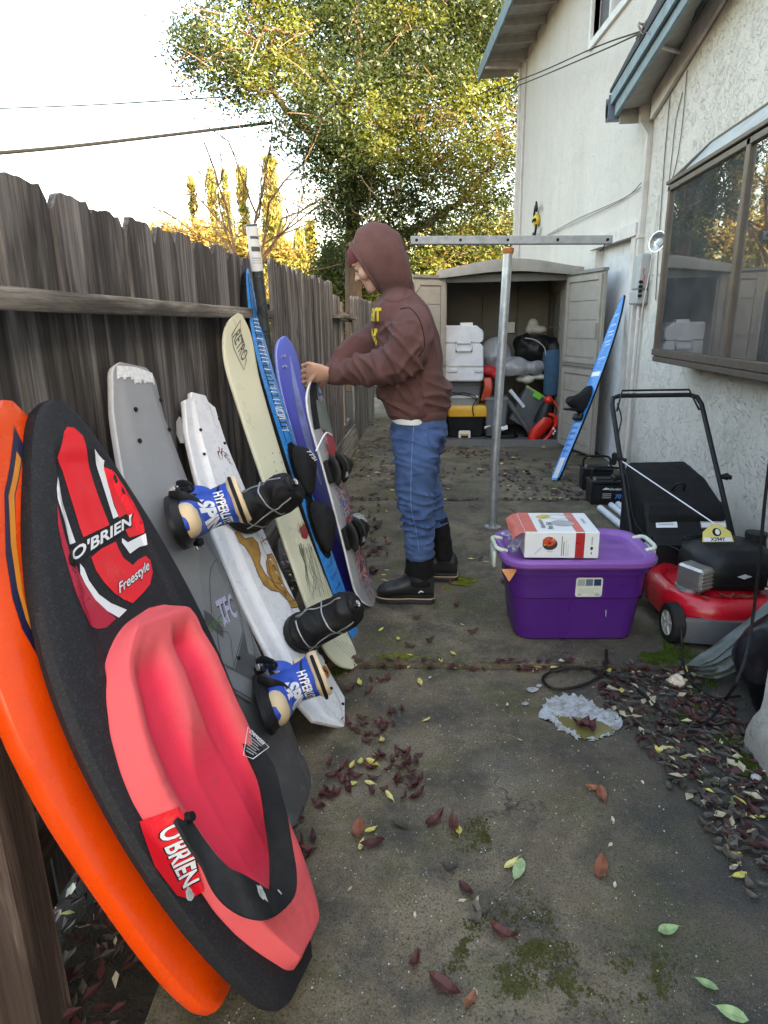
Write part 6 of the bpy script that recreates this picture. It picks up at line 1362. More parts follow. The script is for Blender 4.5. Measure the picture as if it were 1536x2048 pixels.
# boots
def boot(y0, heel, toe, sh_rows, turn=0.0):
    hp_, tp_ = pp(*heel, y0), pp(*toe, y0); d = (tp_ - hp_); d.z = 0; L = d.length; d.normalize(); d = Matrix.Rotation(turn, 3, 'Z') @ d; s = Vector((-d.y, d.x, 0)); base = Vector((hp_.x, y0, 0.0215))
    P = lambda a, w, z: base + d * (a * L) + s * w + Vector((0, 0, z))
    out = [(0.0, .030), (.05, .042), (.2, .044), (.4, .043), (.6, .050), (.78, .052), (.90, .044), (.97, .028), (1.0, .010)]
    sec = lambda a, z: [P(a_, (1 if q else -1) * w, z) for a_, w, q in [(x, w_, 0) for x, w_ in out] + [(x, w_, 1) for x, w_ in out[::-1]]]
    so = MB(); mk = lambda z, g: [P(.5 + (a_ - .5) * (1 + g * .12), (1 if q else -1) * (w + g * .012 * .4), z) for a_, w, q in [(x, w_, 0) for x, w_ in out] + [(x, w_, 1) for x, w_ in out[::-1]]]
    so.loft([mk(0.0, .0), mk(.005, .22), mk(.022, .25), mk(.027, .05)]); rt = part('boot_sole', so, M_RUBB, man, smooth=30)
    we = MB(); pts = mk(.0285, .15); we.tube(pts + pts[:1], .0030, 6); part('boot_welt', we, plain('welt_tan', (0.40, 0.27, 0.17), 0.7), man, smooth=60)
    b = MB(); 
    b.loft([[P(a, w * math.cos(t), .03 + h * (.5 + .5 * math.sin(t)) ** .8) for t in np.linspace(0, 2 * math.pi, 20, endpoint=False)] for a, w, h in ((0.0, .030, .10), (.06, .040, .13), (.2, .042, .14), (.38, .043, .13), (.52, .047, .098), (.68, .050, .075), (.84, .047, .064), (.94, .034, .050), (.99, .014, .03))])
    b.loft([erow(py, xf, xb, bb, y0) for py, xf, xb, bb in sh_rows[-2:]] + [[P(a_ , w_, .10) for a_, w_ in [(.17 + .2 * math.cos(t), .044 * math.sin(t)) for t in np.linspace(math.pi, 3 * math.pi, 28, endpoint=False)]]])
    part('boot_foot', fuse(b, .006, 4, lambda c, n: .002 * noise.noise(Vector(c) * 18)), M_RUBB, man, smooth=80)
    sh = MB(); sh.loft([erow(py, xf, xb, bb, y0) for py, xf, xb, bb in sh_rows]); part('boot_shaft', fuse(sh, .007, 2, lambda c, n: .004 * (1 - 2 * abs(noise.noise(Vector((c[0] * 6, c[1] * 6, c[2] * 16)))))), M_NEO, man, smooth=80)
    return P
P_ = boot(YN, (868, 1206), (753, 1206), [(1098, 814, 866, .068), (1118, 812, 867, .068), (1140, 813, 867, .062), (1166, 815, 868, .056)])
mb = MB(); q = P_(.22, 0.0, .062); mb.tube(spline([q + Vector((-.012, -.046, 0)), q + Vector((.0, -.047, .010)), q + Vector((.012, -.046, .004))], 10), .0028, 5); part('boot_emblem', mb, M_PWHITE, man)
boot(YF, (914, 1161), (808, 1161), [(1036, 862, 894, .062), (1055, 863, 899, .064), (1085, 866, 903, .058), (1118, 868, 907, .054)])
# ================================================================ purple tote and the cookware box on it
M_PURP = plain('purple_plastic', (0.070, 0.011, 0.165), 0.33, var=0.08, sc=3, bump=0.02, dirt=0.07); M_LID = plain('purple_lid', (0.215, 0.075, 0.33), 0.38, var=0.08, sc=4, bump=0.02, dirt=0.12); M_HAND = plain('pale_green_clip', (0.55, 0.60, 0.50), 0.45, dirt=0.15)
z0 = 0.02
ta, tb = at_z(1035, 1283, z0), at_z(1268, 1283, z0); te = (tb - ta); te.z = 0; TW = te.length; te.normalize(); tn = Vector((-te.y, te.x, 0))
TH = 0.375; TD = 0.40
tc = ta + te * TW / 2 + tn * TD * 0.44
tote = empty('storage_tote', (tc.x, tc.y, z0), 'purple lidded plastic storage tote standing on the concrete', 'storage tote')
def TP(u, v, z): return tc + te * u + tn * v + Vector((0, 0, z))
def rr3(w, d, r, z, k=6): return [TP(x, y, z) for x, y in rrect2d(w, d, r, k)]
Wt, Dt = TW + 0.125, TD + 0.03
mb = MB(); mb.loft([rr3(TW - 0.02, TD - 0.10, 0.05, 0.0), rr3(TW + 0.01, TD - 0.07, 0.07, 0.012), rr3(TW + 0.055, TD - 0.035, 0.08, 0.20), rr3(TW + 0.056, TD - 0.034, 0.08, 0.205), rr3(TW + 0.07, TD - 0.022, 0.08, 0.211), rr3(Wt - 0.045, Dt - 0.045, 0.085, TH - 0.06), rr3(Wt - 0.02, Dt - 0.02, 0.09, TH - 0.055), rr3(Wt - 0.02, Dt - 0.02, 0.09, TH - 0.01)])
part('body', mb, M_PURP, tote, smooth=30)
mb = MB(); mb.loft([rr3(Wt + 0.02, Dt + 0.02, 0.11, TH - 0.022), rr3(Wt + 0.035, Dt + 0.035, 0.115, TH - 0.012), rr3(Wt + 0.035, Dt + 0.035, 0.115, TH + 0.004), rr3(Wt + 0.02, Dt + 0.02, 0.11, TH + 0.014), rr3(Wt - 0.01, Dt - 0.01, 0.10, TH + 0.017), rr3(Wt - 0.04, Dt - 0.04, 0.09, TH + 0.010), rr3(Wt - 0.06, Dt - 0.06, 0.085, TH - 0.004), rr3(Wt - 0.13, Dt - 0.10, 0.14, TH - 0.006), rr3(Wt - 0.15, Dt - 0.12, 0.14, TH + 0.002)])
part('lid', mb, M_LID, tote, smooth=35)
for sd_ in (-1, 1):
    mb = MB(); u0 = sd_ * (Wt / 2 + 0.012)
    mb.tube(spline([TP(u0 - sd_ * 0.03, -0.085, TH + 0.012), TP(u0 + sd_ * 0.012, -0.075, TH + 0.022), TP(u0 + sd_ * 0.018, 0, TH + 0.024), TP(u0 + sd_ * 0.012, 0.075, TH + 0.022), TP(u0 - sd_ * 0.03, 0.085, TH + 0.012)], 18), 0.010, 8)
    mb.box(TP(u0 + sd_ * 0.02, 0, TH - 0.035), (0.008, 0.06, 0.04), Matrix.Rotation(math.atan2(te.y, te.x), 3, 'Z'), 0.006); part('handle', mb, M_HAND, tote, smooth=50)
def tfront(x, y, o=0): 
    f = (y - 0.211) / (TH - 0.06 - 0.211); d = (TD - 0.022) + ((Dt - 0.045) - (TD - 0.022)) * f; return TP(x, -d / 2 - 0.001 - o, y)
lb = lambda w, h, cx_, cz, r: [(cx_ + x, cz + y) for x, y in rrect2d(w, h, r)]
lz = 0.262; lx = 0.035
sw_ = [plain('label_cream', (0.62, 0.62, 0.54), 0.5), plain('swatch_grey', (0.33, 0.35, 0.34), 0.5), plain('swatch_slate', (0.11, 0.14, 0.20), 0.5), plain('swatch_navy', (0.015, 0.025, 0.10), 0.5), plain('label_text', (0.35, 0.36, 0.36), 0.6)]
it = [(fill2d([lb(0.112, 0.088, lx, lz, 0.01)]), 0.0016, 0)]
for i in range(3): it.append((fill2d([lb(0.030, 0.030, lx - 0.034 + 0.034 * i, lz + 0.022, 0.001)]), 0.0022, 1 + i))
for i in range(3): it.append((stroke2d([(lx - 0.045, lz - 0.008 - 0.009 * i), (lx + 0.042 - 0.02 * (i % 2), lz - 0.008 - 0.009 * i)], 0.0018), 0.0022, 4))
it.append((fill2d([lb(0.02, 0.009, lx + 0.036, lz - 0.034, 0.001)]), 0.0022, 4)); it.append((fill2d([lb(0.015, 0.009, lx - 0.038, lz - 0.034, 0.001)]), 0.0022, 4))
decal('label', it, tfront, tote, sw_, 0.0, local=False)
mb = MB(); mb.tube([TP(0.115, -TD / 2 + 0.008, 0.155), TP(0.117, -TD / 2 + 0.012, 0.125)], [0.003, 0.002], 6); mb2 = MB(); part('paint_drip', mb, M_LILAC, tote)
mb = MB(); c = TP(-Wt / 2 + 0.03, -Dt / 2 + 0.035, TH - 0.035); mb.add([c + te * -0.05, c + te * 0.02 + Vector((0, 0, 0.002)), c + te * -0.02 - tn * 0.03 + Vector((0, 0, -0.045))], [(0, 1, 2)]); part('orange_tag', mb, M_ORP, tote, smooth=0)
# cookware box
BW, BD, BH = 0.305, 0.285, 0.115
bo = TP(-0.085, -0.050, TH + 0.0175); bR = Matrix.Rotation(math.atan2(te.y, te.x) - 0.035, 3, 'Z'); bx_, by_ = bR @ Vector((1, 0, 0)), bR @ Vector((0, 1, 0))
box = empty('cookware_box', bo, 'white and red cookware carton with a torn wrapper lying on the purple tote', 'box')
def BP(u, v, z): return bo + bx_ * u + by_ * v + Vector((0, 0, z))
M_CARTON = plain('carton_white', (0.70, 0.70, 0.70), 0.4, var=0.04, dirt=0.05); M_CRED = plain('carton_red', (0.36, 0.018, 0.022), 0.35); M_CSAL = plain('carton_salmon', (0.60, 0.13, 0.10), 0.4)
mb = MB(); hw_, hd_ = BW / 2, BD / 2
mb.box(BP(0, 0, BH / 2), (hw_, hd_, BH / 2), bR, 0.003); part('carton', mb, M_CARTON, box, smooth=0)
ff = lambda x, y, o=0: BP(x, -hd_ - o, y); tf = lambda x, y, o=0: BP(x, y, BH + o); rf = lambda x, y, o=0: BP(hw_ + o, x, y)
rc = lambda x0, y0, x1, y1: fill2d([[(x0, y0), (x1, y0), (x1, y1), (x0, y1)]])
cols = [M_CRED, M_CSAL, plain('pan_dark', (0.03, 0.03, 0.035), 0.4), plain('tomato', (0.50, 0.06, 0.012), 0.5), plain('pasta_yellow', (0.68, 0.52, 0.08), 0.5), plain('steel_print', (0.36, 0.36, 0.37), 0.4), plain('ink_grey', (0.16, 0.16, 0.17), 0.6)]
it = [(rc(0.055, 0.002, 0.092, BH - 0.003), 0.0008, 0)]
pcx, pcy = -0.053, 0.068
it.append((place2d(fill2d([ell2d(0.031, 0.026)]), pcx + 0.004, pcy - 0.006), 0.0010, 2)); it.append((place2d(fill2d([ell2d(0.027, 0.021)]), pcx, pcy + 0.006), 0.0016, 3))
r = random.Random(2)
for i in range(14): it.append((place2d(fill2d([ell2d(0.005, 0.004, 8)]), pcx + r.uniform(-.02, .02), pcy + 0.006 + r.uniform(-.014, .014)), 0.0022, 0 if i % 2 else 4 if i % 5 == 0 else 1))
it.append((stroke2d([(pcx - 0.028, pcy - 0.018), (pcx - 0.058, pcy - 0.050)], 0.003), 0.0018, 5)); it.append((stroke2d([(pcx + 0.005 + 0.012 * math.cos(a), pcy - 0.033 + 0.006 * math.sin(a)) for a in np.linspace(math.pi, 2 * math.pi, 8)], 0.002), 0.0018, 5))
for i, (x, l_) in enumerate(((0.0, 0.085), (0.008, 0.062), (0.018, 0.07), (0.026, 0.05))): it.append((stroke2d([(x, 0.012), (x, 0.012 + l_)], 0.0035 if i < 2 else 0.0018), 0.0012, 5 if i > 1 else 6))
it.append((place2d(fill2d([ell2d(0.006, 0.008, 10)]), 0.122, 0.045), 0.0012, 2)); it.append((stroke2d([(0.122, 0.03), (0.122, 0.018)], 0.005), 0.0012, 6)); it.append((stroke2d([(0.122, 0.095), (0.122, 0.06)], 0.006), 0.0012, 5))
decal('front_print', it, ff, box, cols, 0.0, local=False)
it = [(rc(-hw_ + 0.001, -hd_ + 0.002, -hw_ + 0.05, hd_ - 0.002), 0.0008, 1), (rc(0.055, -hd_ + 0.002, 0.092, hd_ - 0.002), 0.0008, 1)]
it.append((place2d(stroke2d(ell2d(0.047, 0.04, 28), 0.006, True), 0.022, -0.02), 0.0014, 5)); it.append((place2d(fill2d([ell2d(0.043, 0.036)]), 0.022, -0.02), 0.001, 5)); it.append((place2d(stroke2d(ell2d(0.04, 0.035, 28), 0.005, True), 0.02, 0.075), 0.0014, 5))
it.append((place2d(fill2d([ell2d(0.032, 0.028)]), -0.045, 0.075), 0.001, 4))
for i in range(12): it.append((place2d(fill2d([ell2d(0.009, 0.006, 8)]), -0.045 + r.uniform(-.024, .024), 0.075 + r.uniform(-.02, .02), r.random() * 3), 0.0018 + 0.0003 * i, 4))
it.append((place2d(text2d('Aluminum', 0.030, 0, 0.02), -0.068, -0.03, math.pi / 2), 0.0014, 6)); it.append((place2d(text2d('Pot Set', 0.034, 0, 0.03), -0.038, -0.055, math.pi / 2), 0.0014, 6))
it.append((stroke2d([(0.118, -0.02), (0.118, 0.05)], 0.012), 0.0012, 5)); it.append((stroke2d([(0.066, 0.05), (0.066, 0.11)], 0.004), 0.0014, 5)); it.append((stroke2d([(0.076, 0.04), (0.076, 0.11)], 0.004), 0.0014, 5))
decal('top_print', it, tf, box, cols, 0.0, local=False)
M_FILM = plain('cling_film', (0.55, 0.55, 0.56), 0.15); k = NT('clear_film', 0.12); t_ = k.n('BsdfTransparent'); g_ = k.n('BsdfGlossy'); g_.inputs['Roughness'].default_value = 0.12; d_ = k.n('BsdfDiffuse'); d_.inputs[0].default_value = (0.7, 0.7, 0.72, 1)
m1 = k.n('MixShader'); k.put(m1.inputs[0], 0.45); k.t.links.new(g_.outputs[0], m1.inputs[1]); k.t.links.new(d_.outputs[0], m1.inputs[2]); m2 = k.n('MixShader'); k.put(m2.inputs[0], 0.42); k.t.links.new(t_.outputs[0], m2.inputs[1]); k.t.links.new(m1.outputs[0], m2.inputs[2]); k.t.links.new(m2.outputs[0], k.t.nodes['Material Output'].inputs['Surface']); M_CLING = k.m
mb = MB(); mb.grid(lambda u, v: BP(-hw_ - 0.002 - 0.075 * u * (0.6 + 0.5 * noise.noise(Vector((u * 3, v * 5, 1)))), -hd_ + BD * v, 0.012 + (BH - 0.014) * (1 - u * 0.75) * (0.45 + 0.55 * noise.noise(Vector((v * 6, u * 2, 4))) * 0.5 + 0.3 * (1 - u)) + 0.014 * noise.noise(Vector((u * 9, v * 9, 2)))), 14, 22); part('torn_wrapper', mb, M_CLING, box, smooth=0)
mb = MB(); mb.grid(lambda u, v: BP(-hw_ - 0.05 * u, -hd_ + BD * v, BH - 0.003 - 0.03 * u * u + 0.006 * math.sin(v * 9) * u), 6, 10); part('open_flap', mb, M_CSAL, box, smooth=40)
# ================================================================ lawn mower
M_MRED = plain('mower_red', (0.50, 0.008, 0.020), 0.3, var=0.08, sc=5, coat=0.25, dirt=0.12); M_MBLK = plain('mower_black', (0.016, 0.016, 0.018), 0.5, dirt=0.12); M_MGREY = plain('mower_skirt', (0.16, 0.165, 0.18), 0.4, metal=0.4, dirt=0.35); M_BAG = plain('bag_fabric', (0.015, 0.015, 0.016), 0.9, bump=0.3, bsc=250)
M_TYRE = plain('tyre', (0.022, 0.022, 0.023), 0.8, dirt=0.2); M_HUB = plain('hub_grey', (0.42, 0.41, 0.38), 0.5, dirt=0.35)
mo = Vector((1.238, 2.90, 0.02)); mR = Matrix.Rotation(math.radians(4), 3, 'Z')
mower = empty('lawn_mower', mo, 'red push lawn mower with a black engine and rear grass bag by the wall', 'lawn mower')
def MP(u, v, z): return mo + mR @ Vector((u, v, z))              # u right, v back (to the handle), z up
def mring(w, d, z, r, v0=0.0, k=7): return [MP(x, y + v0, z) for x, y in rrect2d(w, d, r, k)]
mb = MB(); mb.loft([mring(0.53, 0.56, 0.075, 0.20), mring(0.535, 0.565, 0.10, 0.20), mring(0.54, 0.57, 0.155, 0.21), mring(0.52, 0.55, 0.19, 0.21), mring(0.46, 0.49, 0.212, 0.2), mring(0.42, 0.45, 0.205, 0.19), mring(0.40, 0.42, 0.19, 0.18), mring(0.36, 0.38, 0.192, 0.17), mring(0.28, 0.30, 0.225, 0.13), mring(0.10, 0.10, 0.23, 0.05)], cap=True); part('deck', mb, M_MRED, mower, smooth=50)
mb = MB(); mb.loft([[MP(0.29 * x * s_, -0.255 - 0.05 * (1 - x * x) * s_, z) for x in np.linspace(-0.86, 0.86, 15)] + [MP(0.27 * x * s_, -0.235 - 0.045 * (1 - x * x) * s_, z) for x in np.linspace(0.86, -0.86, 15)] for z, s_ in ((0.03, 0.98), (0.05, 1.0), (0.125, 1.0), (0.135, 0.97))]); part('front_skirt', mb, M_MGREY, mower, smooth=45)
def wheel(u, v, r, w):
    ax = mR @ Vector((1, 0, 0)); c = MP(u, v, r); ay = mR @ Vector((0, 1, 0)); N = 36
    wh = MB(); prof = [(0.62, -w), (0.9, -w), (1.0, -w * 0.75), (1.0, w * 0.75), (0.9, w), (0.62, w)]
    wh.loft([[c + ax * x + (ay * math.cos(a) + Vector((0, 0, 1)) * math.sin(a)) * (r * q * (1.0 if not (q == 1.0 and i % 3 == 0) else 0.955)) for i, a in enumerate(np.linspace(0, 2 * math.pi, N, endpoint=False))] for q, x in prof], cap=False)
    w_ = part('wheel', wh, M_TYRE, mower, smooth=25); inv = root_inv(mower)
    hb_ = MB(); hb_.loft([[c + ax * x + (ay * math.cos(a) + Vector((0, 0, 1)) * math.sin(a)) * (r * q) for a in np.linspace(0, 2 * math.pi, 24, endpoint=False)] for q, x in ((0.66, -w * 0.9), (0.62, -w * 0.98), (0.52, -w * 0.55), (0.22, -w * 0.5), (0.2, -w * 0.95), (0.08, -w * 1.0), (0.08, w), (0.66, w * 0.9))])
    for i in range(5):
        a = i * 2 * math.pi / 5 + 0.3; d = ay * math.cos(a) + Vector((0, 0, 1)) * math.sin(a); hb_.tube([c + ax * -w * 0.8 + d * r * 0.2, c + ax * -w * 0.8 + d * r * 0.6], 0.008, 6)
    o = bpy.data.objects.new('rim', hb_.mesh('rim', M_HUB, inv, 40)); COL.objects.link(o); o.parent = w_
for u, v in ((-0.262, -0.20), (0.262, -0.20)): wheel(u, v, 0.088, 0.026)
for u, v in ((-0.275, 0.26), (0.275, 0.26)): wheel(u, v, 0.10, 0.026)
mb = MB(); mb.loft([[MP(0.03 + x, -0.02 + y, z) for x, y in rrect2d(w, d, r_, 5)] for w, d, r_, z in ((0.31, 0.29, 0.08, 0.215), (0.36, 0.33, 0.10, 0.24), (0.37, 0.34, 0.11, 0.30), (0.35, 0.325, 0.11, 0.345), (0.31, 0.285, 0.10, 0.37), (0.24, 0.22, 0.09, 0.388), (0.10, 0.10, 0.045, 0.392))])
part('engine_cover', fuse(mb, 0.009, 4), M_MBLK, mower, smooth=60)
mb = MB(); 
for i in range(7):
    a = np.linspace(0.15 * math.pi, 0.9 * math.pi, 14); rad = 0.045 + 0.012 * i; mb.tube([MP(-0.01 + rad * math.cos(q) * 1.25, 0.03 + rad * math.sin(q) * 0.9, 0.397 + 0.002 * (i % 2) - 0.0007 * i * i) for q in a], 0.0042, 6)
part('recoil_grille', mb, M_MBLK, mower, smooth=60)
mb = MB(); mb.box(MP(0.10, -0.115, 0.315), (0.075, 0.07, 0.03), mR, 0.02); mb.tube([MP(0.17, 0.03, 0.345), MP(0.17, 0.03, 0.395)], [0.05, 0.042], 18); mb.tube([MP(0.17, 0.03, 0.395), MP(0.17, 0.03, 0.418)], [0.046, 0.046], 18); part('fuel_tank', mb, M_MBLK, mower, smooth=40)
mb = MB(); mb.box(MP(-0.16, -0.135, 0.275), (0.042, 0.062, 0.052), mR @ Matrix.Rotation(0.5, 3, 'Z'), 0.010)
for i in range(5): mb.box(MP(-0.16, -0.135, 0.275) + mR @ Matrix.Rotation(0.5, 3, 'Z') @ Vector((0.0, -0.062, -0.034 + 0.017 * i)), (0.036, 0.004, 0.004), mR @ Matrix.Rotation(0.5, 3, 'Z'), 0.001)
mb.tube([MP(-0.165, -0.205, 0.262), MP(-0.155, -0.19, 0.262)], 0.008, 10); part('muffler', mb, plain('muffler_steel', (0.48, 0.46, 0.42), 0.35, metal=0.8, dirt=0.3), mower, smooth=20)
mb = MB(); mb.tube([MP(-0.165, -0.11, 0.208), MP(-0.165, -0.11, 0.225)], 0.06, 16); part('muffler_plate', mb, M_GALV, mower)
def eng(x, y, o=0): return MP(0.03 + x, -0.02 - 0.172 - o - 0.0, y)
it = [(place2d(fill2d([[(-0.032, 0), (-0.012, 0.007), (0, 0.012), (0.012, 0.007), (0.032, 0), (0.012, -0.007), (0, -0.012), (-0.012, -0.007)]]), -0.01, 0.295), 0.004, 0), (place2d(fill2d([rrect2d(0.044, 0.036, 0.003)]), 0.105, 0.275), 0.014, 0), (place2d(fill2d([rrect2d(0.026, 0.026, 0.001)]), 0.108, 0.276), 0.015, 1), (place2d(fill2d([rrect2d(0.05, 0.010, 0.002)]), 0.10, 0.245), 0.014, 0)]
decal('engine_stickers', it, eng, mower, [plain('sticker_silver', (0.55, 0.56, 0.58), 0.35), plain('print_grey', (0.3, 0.3, 0.31), 0.5)], 0.0, local=False)
# rear chute, bag
mb = MB(); mb.loft([[MP(x, v, z) for x, z in ((-0.20, 0.16), (0.20, 0.16), (0.20, zt), (-0.20, zt))] for v, zt in ((0.20, 0.30), (0.27, 0.33))]); part('rear_chute', mb, M_MBLK, mower)
mb = MB(); mb.loft([[MP(-0.21, 0.27, 0.27), MP(0.21, 0.27, 0.27), MP(0.21, 0.29, 0.27), MP(-0.21, 0.29, 0.27)], [MP(-0.205, 0.40, 0.46), MP(0.205, 0.40, 0.46), MP(0.205, 0.425, 0.45), MP(-0.205, 0.425, 0.45)]]); mb.box(MP(0, 0.28, 0.25), (0.215, 0.02, 0.035), mR, 0.008)
flap = part('rear_flap', mb, M_MBLK, mower)
def flp(x, y, o=0): 
    n_ = Vector((0, -0.19, 0.13)).normalized(); f = y; return MP(x, 0.27 + 0.13 * f, 0.27 + 0.19 * f) + mR @ (Vector((0, -0.825, 0.565)) * (o + 0.002))
it = [(rc(-0.16, 0.42, -0.055, 0.74), 0.0, 0), (rc(0.06, 0.40, 0.185, 0.74), 0.0, 1), (rc(0.063, 0.62, 0.182, 0.72), 0.001, 2), (rc(0.063, 0.42, 0.182, 0.52), 0.001, 0)] + [(rc(-0.15, 0.48 + 0.08 * i, -0.07, 0.51 + 0.08 * i), 0.001, 3) for i in range(3)]
for its_ in (it[:1] + it[4:], it[1:4]): decal('warning_sticker', its_, flp, mower, [M_PWHITE, plain('sticker_tan', (0.40, 0.33, 0.29), 0.5), M_ORP, plain('pale_blue_print2', (0.35, 0.42, 0.6), 0.5)], 0.0, local=False)
b = MB(); b.loft([[MP(x * w, v, z0_ + (z1_ - z0_) * (y + 0.5)) for x, y in rrect2d(2.0, 1.0, 0.16, 5)] for v, w, z0_, z1_ in ((0.34, 0.19, 0.30, 0.56), (0.39, 0.20, 0.26, 0.60), (0.60, 0.20, 0.20, 0.69), (0.80, 0.175, 0.20, 0.735), (0.86, 0.15, 0.25, 0.70))])
for i in range(len(b.v)): p = Vector(b.v[i]); b.v[i] = tuple(p + Vector((0, 0, -0.15)))
bg_ = part('grass_bag', fuse(b, .014, 2, lambda c, n: .006 * noise.noise(Vector(c) * 9)), M_BAG, mower, smooth=70)
b = MB(); b.tube(spline([MP(-0.03, 0.50, 0.49), MP(-0.02, 0.47, 0.535), MP(0.02, 0.47, 0.535), MP(0.03, 0.50, 0.49)], 14), 0.006, 8); part('bag_handle', b, M_MBLK, mower, smooth=60)
# handle
hy = 1.10
def hz(f): return 0.18 + (0.935 - 0.18) * f
hp = lambda s_, f: MP(s_ * (0.255 - 0.01 * f), 0.30 + 0.62 * f, hz(f))
for s_ in (-1, 1): b = MB(); b.tube([hp(s_, 0), hp(s_, 0.5)], 0.0135, 10); part('lower_handle', b, M_MBLK, mower, smooth=60)
top = [hp(-1, 0.46), hp(-1, 0.94), hp(-1, 0.985) + mR @ Vector((0.012, 0.01, 0)), hp(-1, 1.0) + mR @ Vector((0.05, 0.012, 0)), hp(1, 1.0) + mR @ Vector((-0.05, 0.012, 0)), hp(1, 0.985) + mR @ Vector((-0.012, 0.01, 0)), hp(1, 0.94), hp(1, 0.46)]
b = MB(); b.tube(top, 0.013, 10); part('upper_handle', b, M_MBLK, mower, smooth=60)
b = MB(); b.tube([hp(-1, 0.90) + mR @ Vector((0.02, 0, 0.0)), hp(-1, 1.0) + mR @ Vector((0.06, 0.0, 0.03)), hp(1, 1.0) + mR @ Vector((-0.06, 0.0, 0.03)), hp(1, 0.90) + mR @ Vector((-0.02, 0, 0.0))], 0.006, 8); part('brake_bail', b, M_MBLK, mower, smooth=60)
for s_ in (-1, 1):
    b = MB(); c = hp(s_, 0.48); b.tube([c + mR @ Vector((s_ * 0.015, 0, 0)), c + mR @ Vector((s_ * 0.045, 0, 0))], [0.012, 0.02], 10); b.box(c + mR @ Vector((s_ * 0.05, 0, 0)), (0.008, 0.03, 0.012), mR, 0.005); part('wing_knob', b, M_MBLK, mower)
ch = hp(-1, 0.60)
b = MB(); b.tube([ch + mR @ Vector((-0.03, -0.01, 0)), ch + mR @ Vector((0.03, -0.01, -0.01))], 0.010, 8); b.box(ch + mR @ Vector((-0.035, -0.01, -0.002)), (0.013, 0.012, 0.035), mR, 0.008); part('starter_grip', b, M_MBLK, mower)
b = MB(); e_ = MP(-0.045, -0.02, 0.475); b.tube([ch + mR @ Vector((0, -0.01, -0.01)), e_], 0.0032, 6); part('starter_rope', b, M_PWHITE, mower)
b = MB(); b.tube(spline([hp(-1, 0.95) + mR @ Vector((0.03, 0, 0)), hp(-1, 0.85) + mR @ Vector((0.035, -0.01, 0)), hp(-1, 0.72) + mR @ Vector((0.0, -0.015, 0)), hp(-1, 0.5) + mR @ Vector((0.015, -0.02, 0)), hp(-1, 0.2) + mR @ Vector((0.03, -0.02, 0)), MP(-0.12, 0.12, 0.30)], 30), 0.004, 6); part('control_cable', b, M_WIRE, mower, smooth=60)
tg = MP(-0.045, -0.05, 0.432); td = (mR @ Vector((1, 0, 0)), (mR @ Vector((0, 0.55, 0.83))))
b = MB(); b.prism([(-0.068, -0.03), (0.068, -0.03), (0.06, 0.015), (0.02, 0.05), (-0.02, 0.05), (-0.06, 0.015)][::1], tg, td[0], td[1], td[0].cross(td[1]), 0.002); htag = part('hang_tag', b, plain('tag_yellow', (0.66, 0.55, 0.16), 0.5), mower, smooth=0)
tgf = lambda x, y, o=0: tg + td[0] * x + td[1] * y + td[0].cross(td[1]) * (0.0024 + o)
it = [(place2d(fill2d([ell2d(0.019, 0.019)]), 0, 0.014), 0.0, 0), (place2d(fill2d([ell2d(0.010, 0.013)]), 0.003, 0.015), 0.0006, 1), (rc(-0.06, -0.028, 0.06, -0.010), 0.0, 1), (place2d(text2d('X394Y', 0.022, 0, 0.03), 0, -0.019), 0.0006, 0)]
inv = root_inv(mower); m_ = MB()
for pf, of_, mi_ in it: m_.add([tgf(*p, of_) for p in pf[0]], pf[1], mi_)
part('tag_print', m_, [M_PBLACK, M_PWHITE], mower, smooth=0, fix=False)
b = MB(); r = random.Random(3)
for i in range(16):
    a = r.uniform(0, 6); c = MP(-0.05 + 0.12 * r.uniform(-1, 1), -0.21 + 0.02 * r.uniform(-1, 1), 0.215); d1 = Vector((math.cos(a), math.sin(a), 0.1)) * 0.022; d2 = Vector((-math.sin(a), math.cos(a), 0.3)) * 0.007; b.add([c - d1, c + d2, c + d1, c - d2], [(0, 1, 2, 3)])
o = part('leaf_scraps', b, plain('dry_leaf', (0.14, 0.06, 0.025), 0.8, var=0.5), mower, smooth=0); o['kind'] = 'stuff'
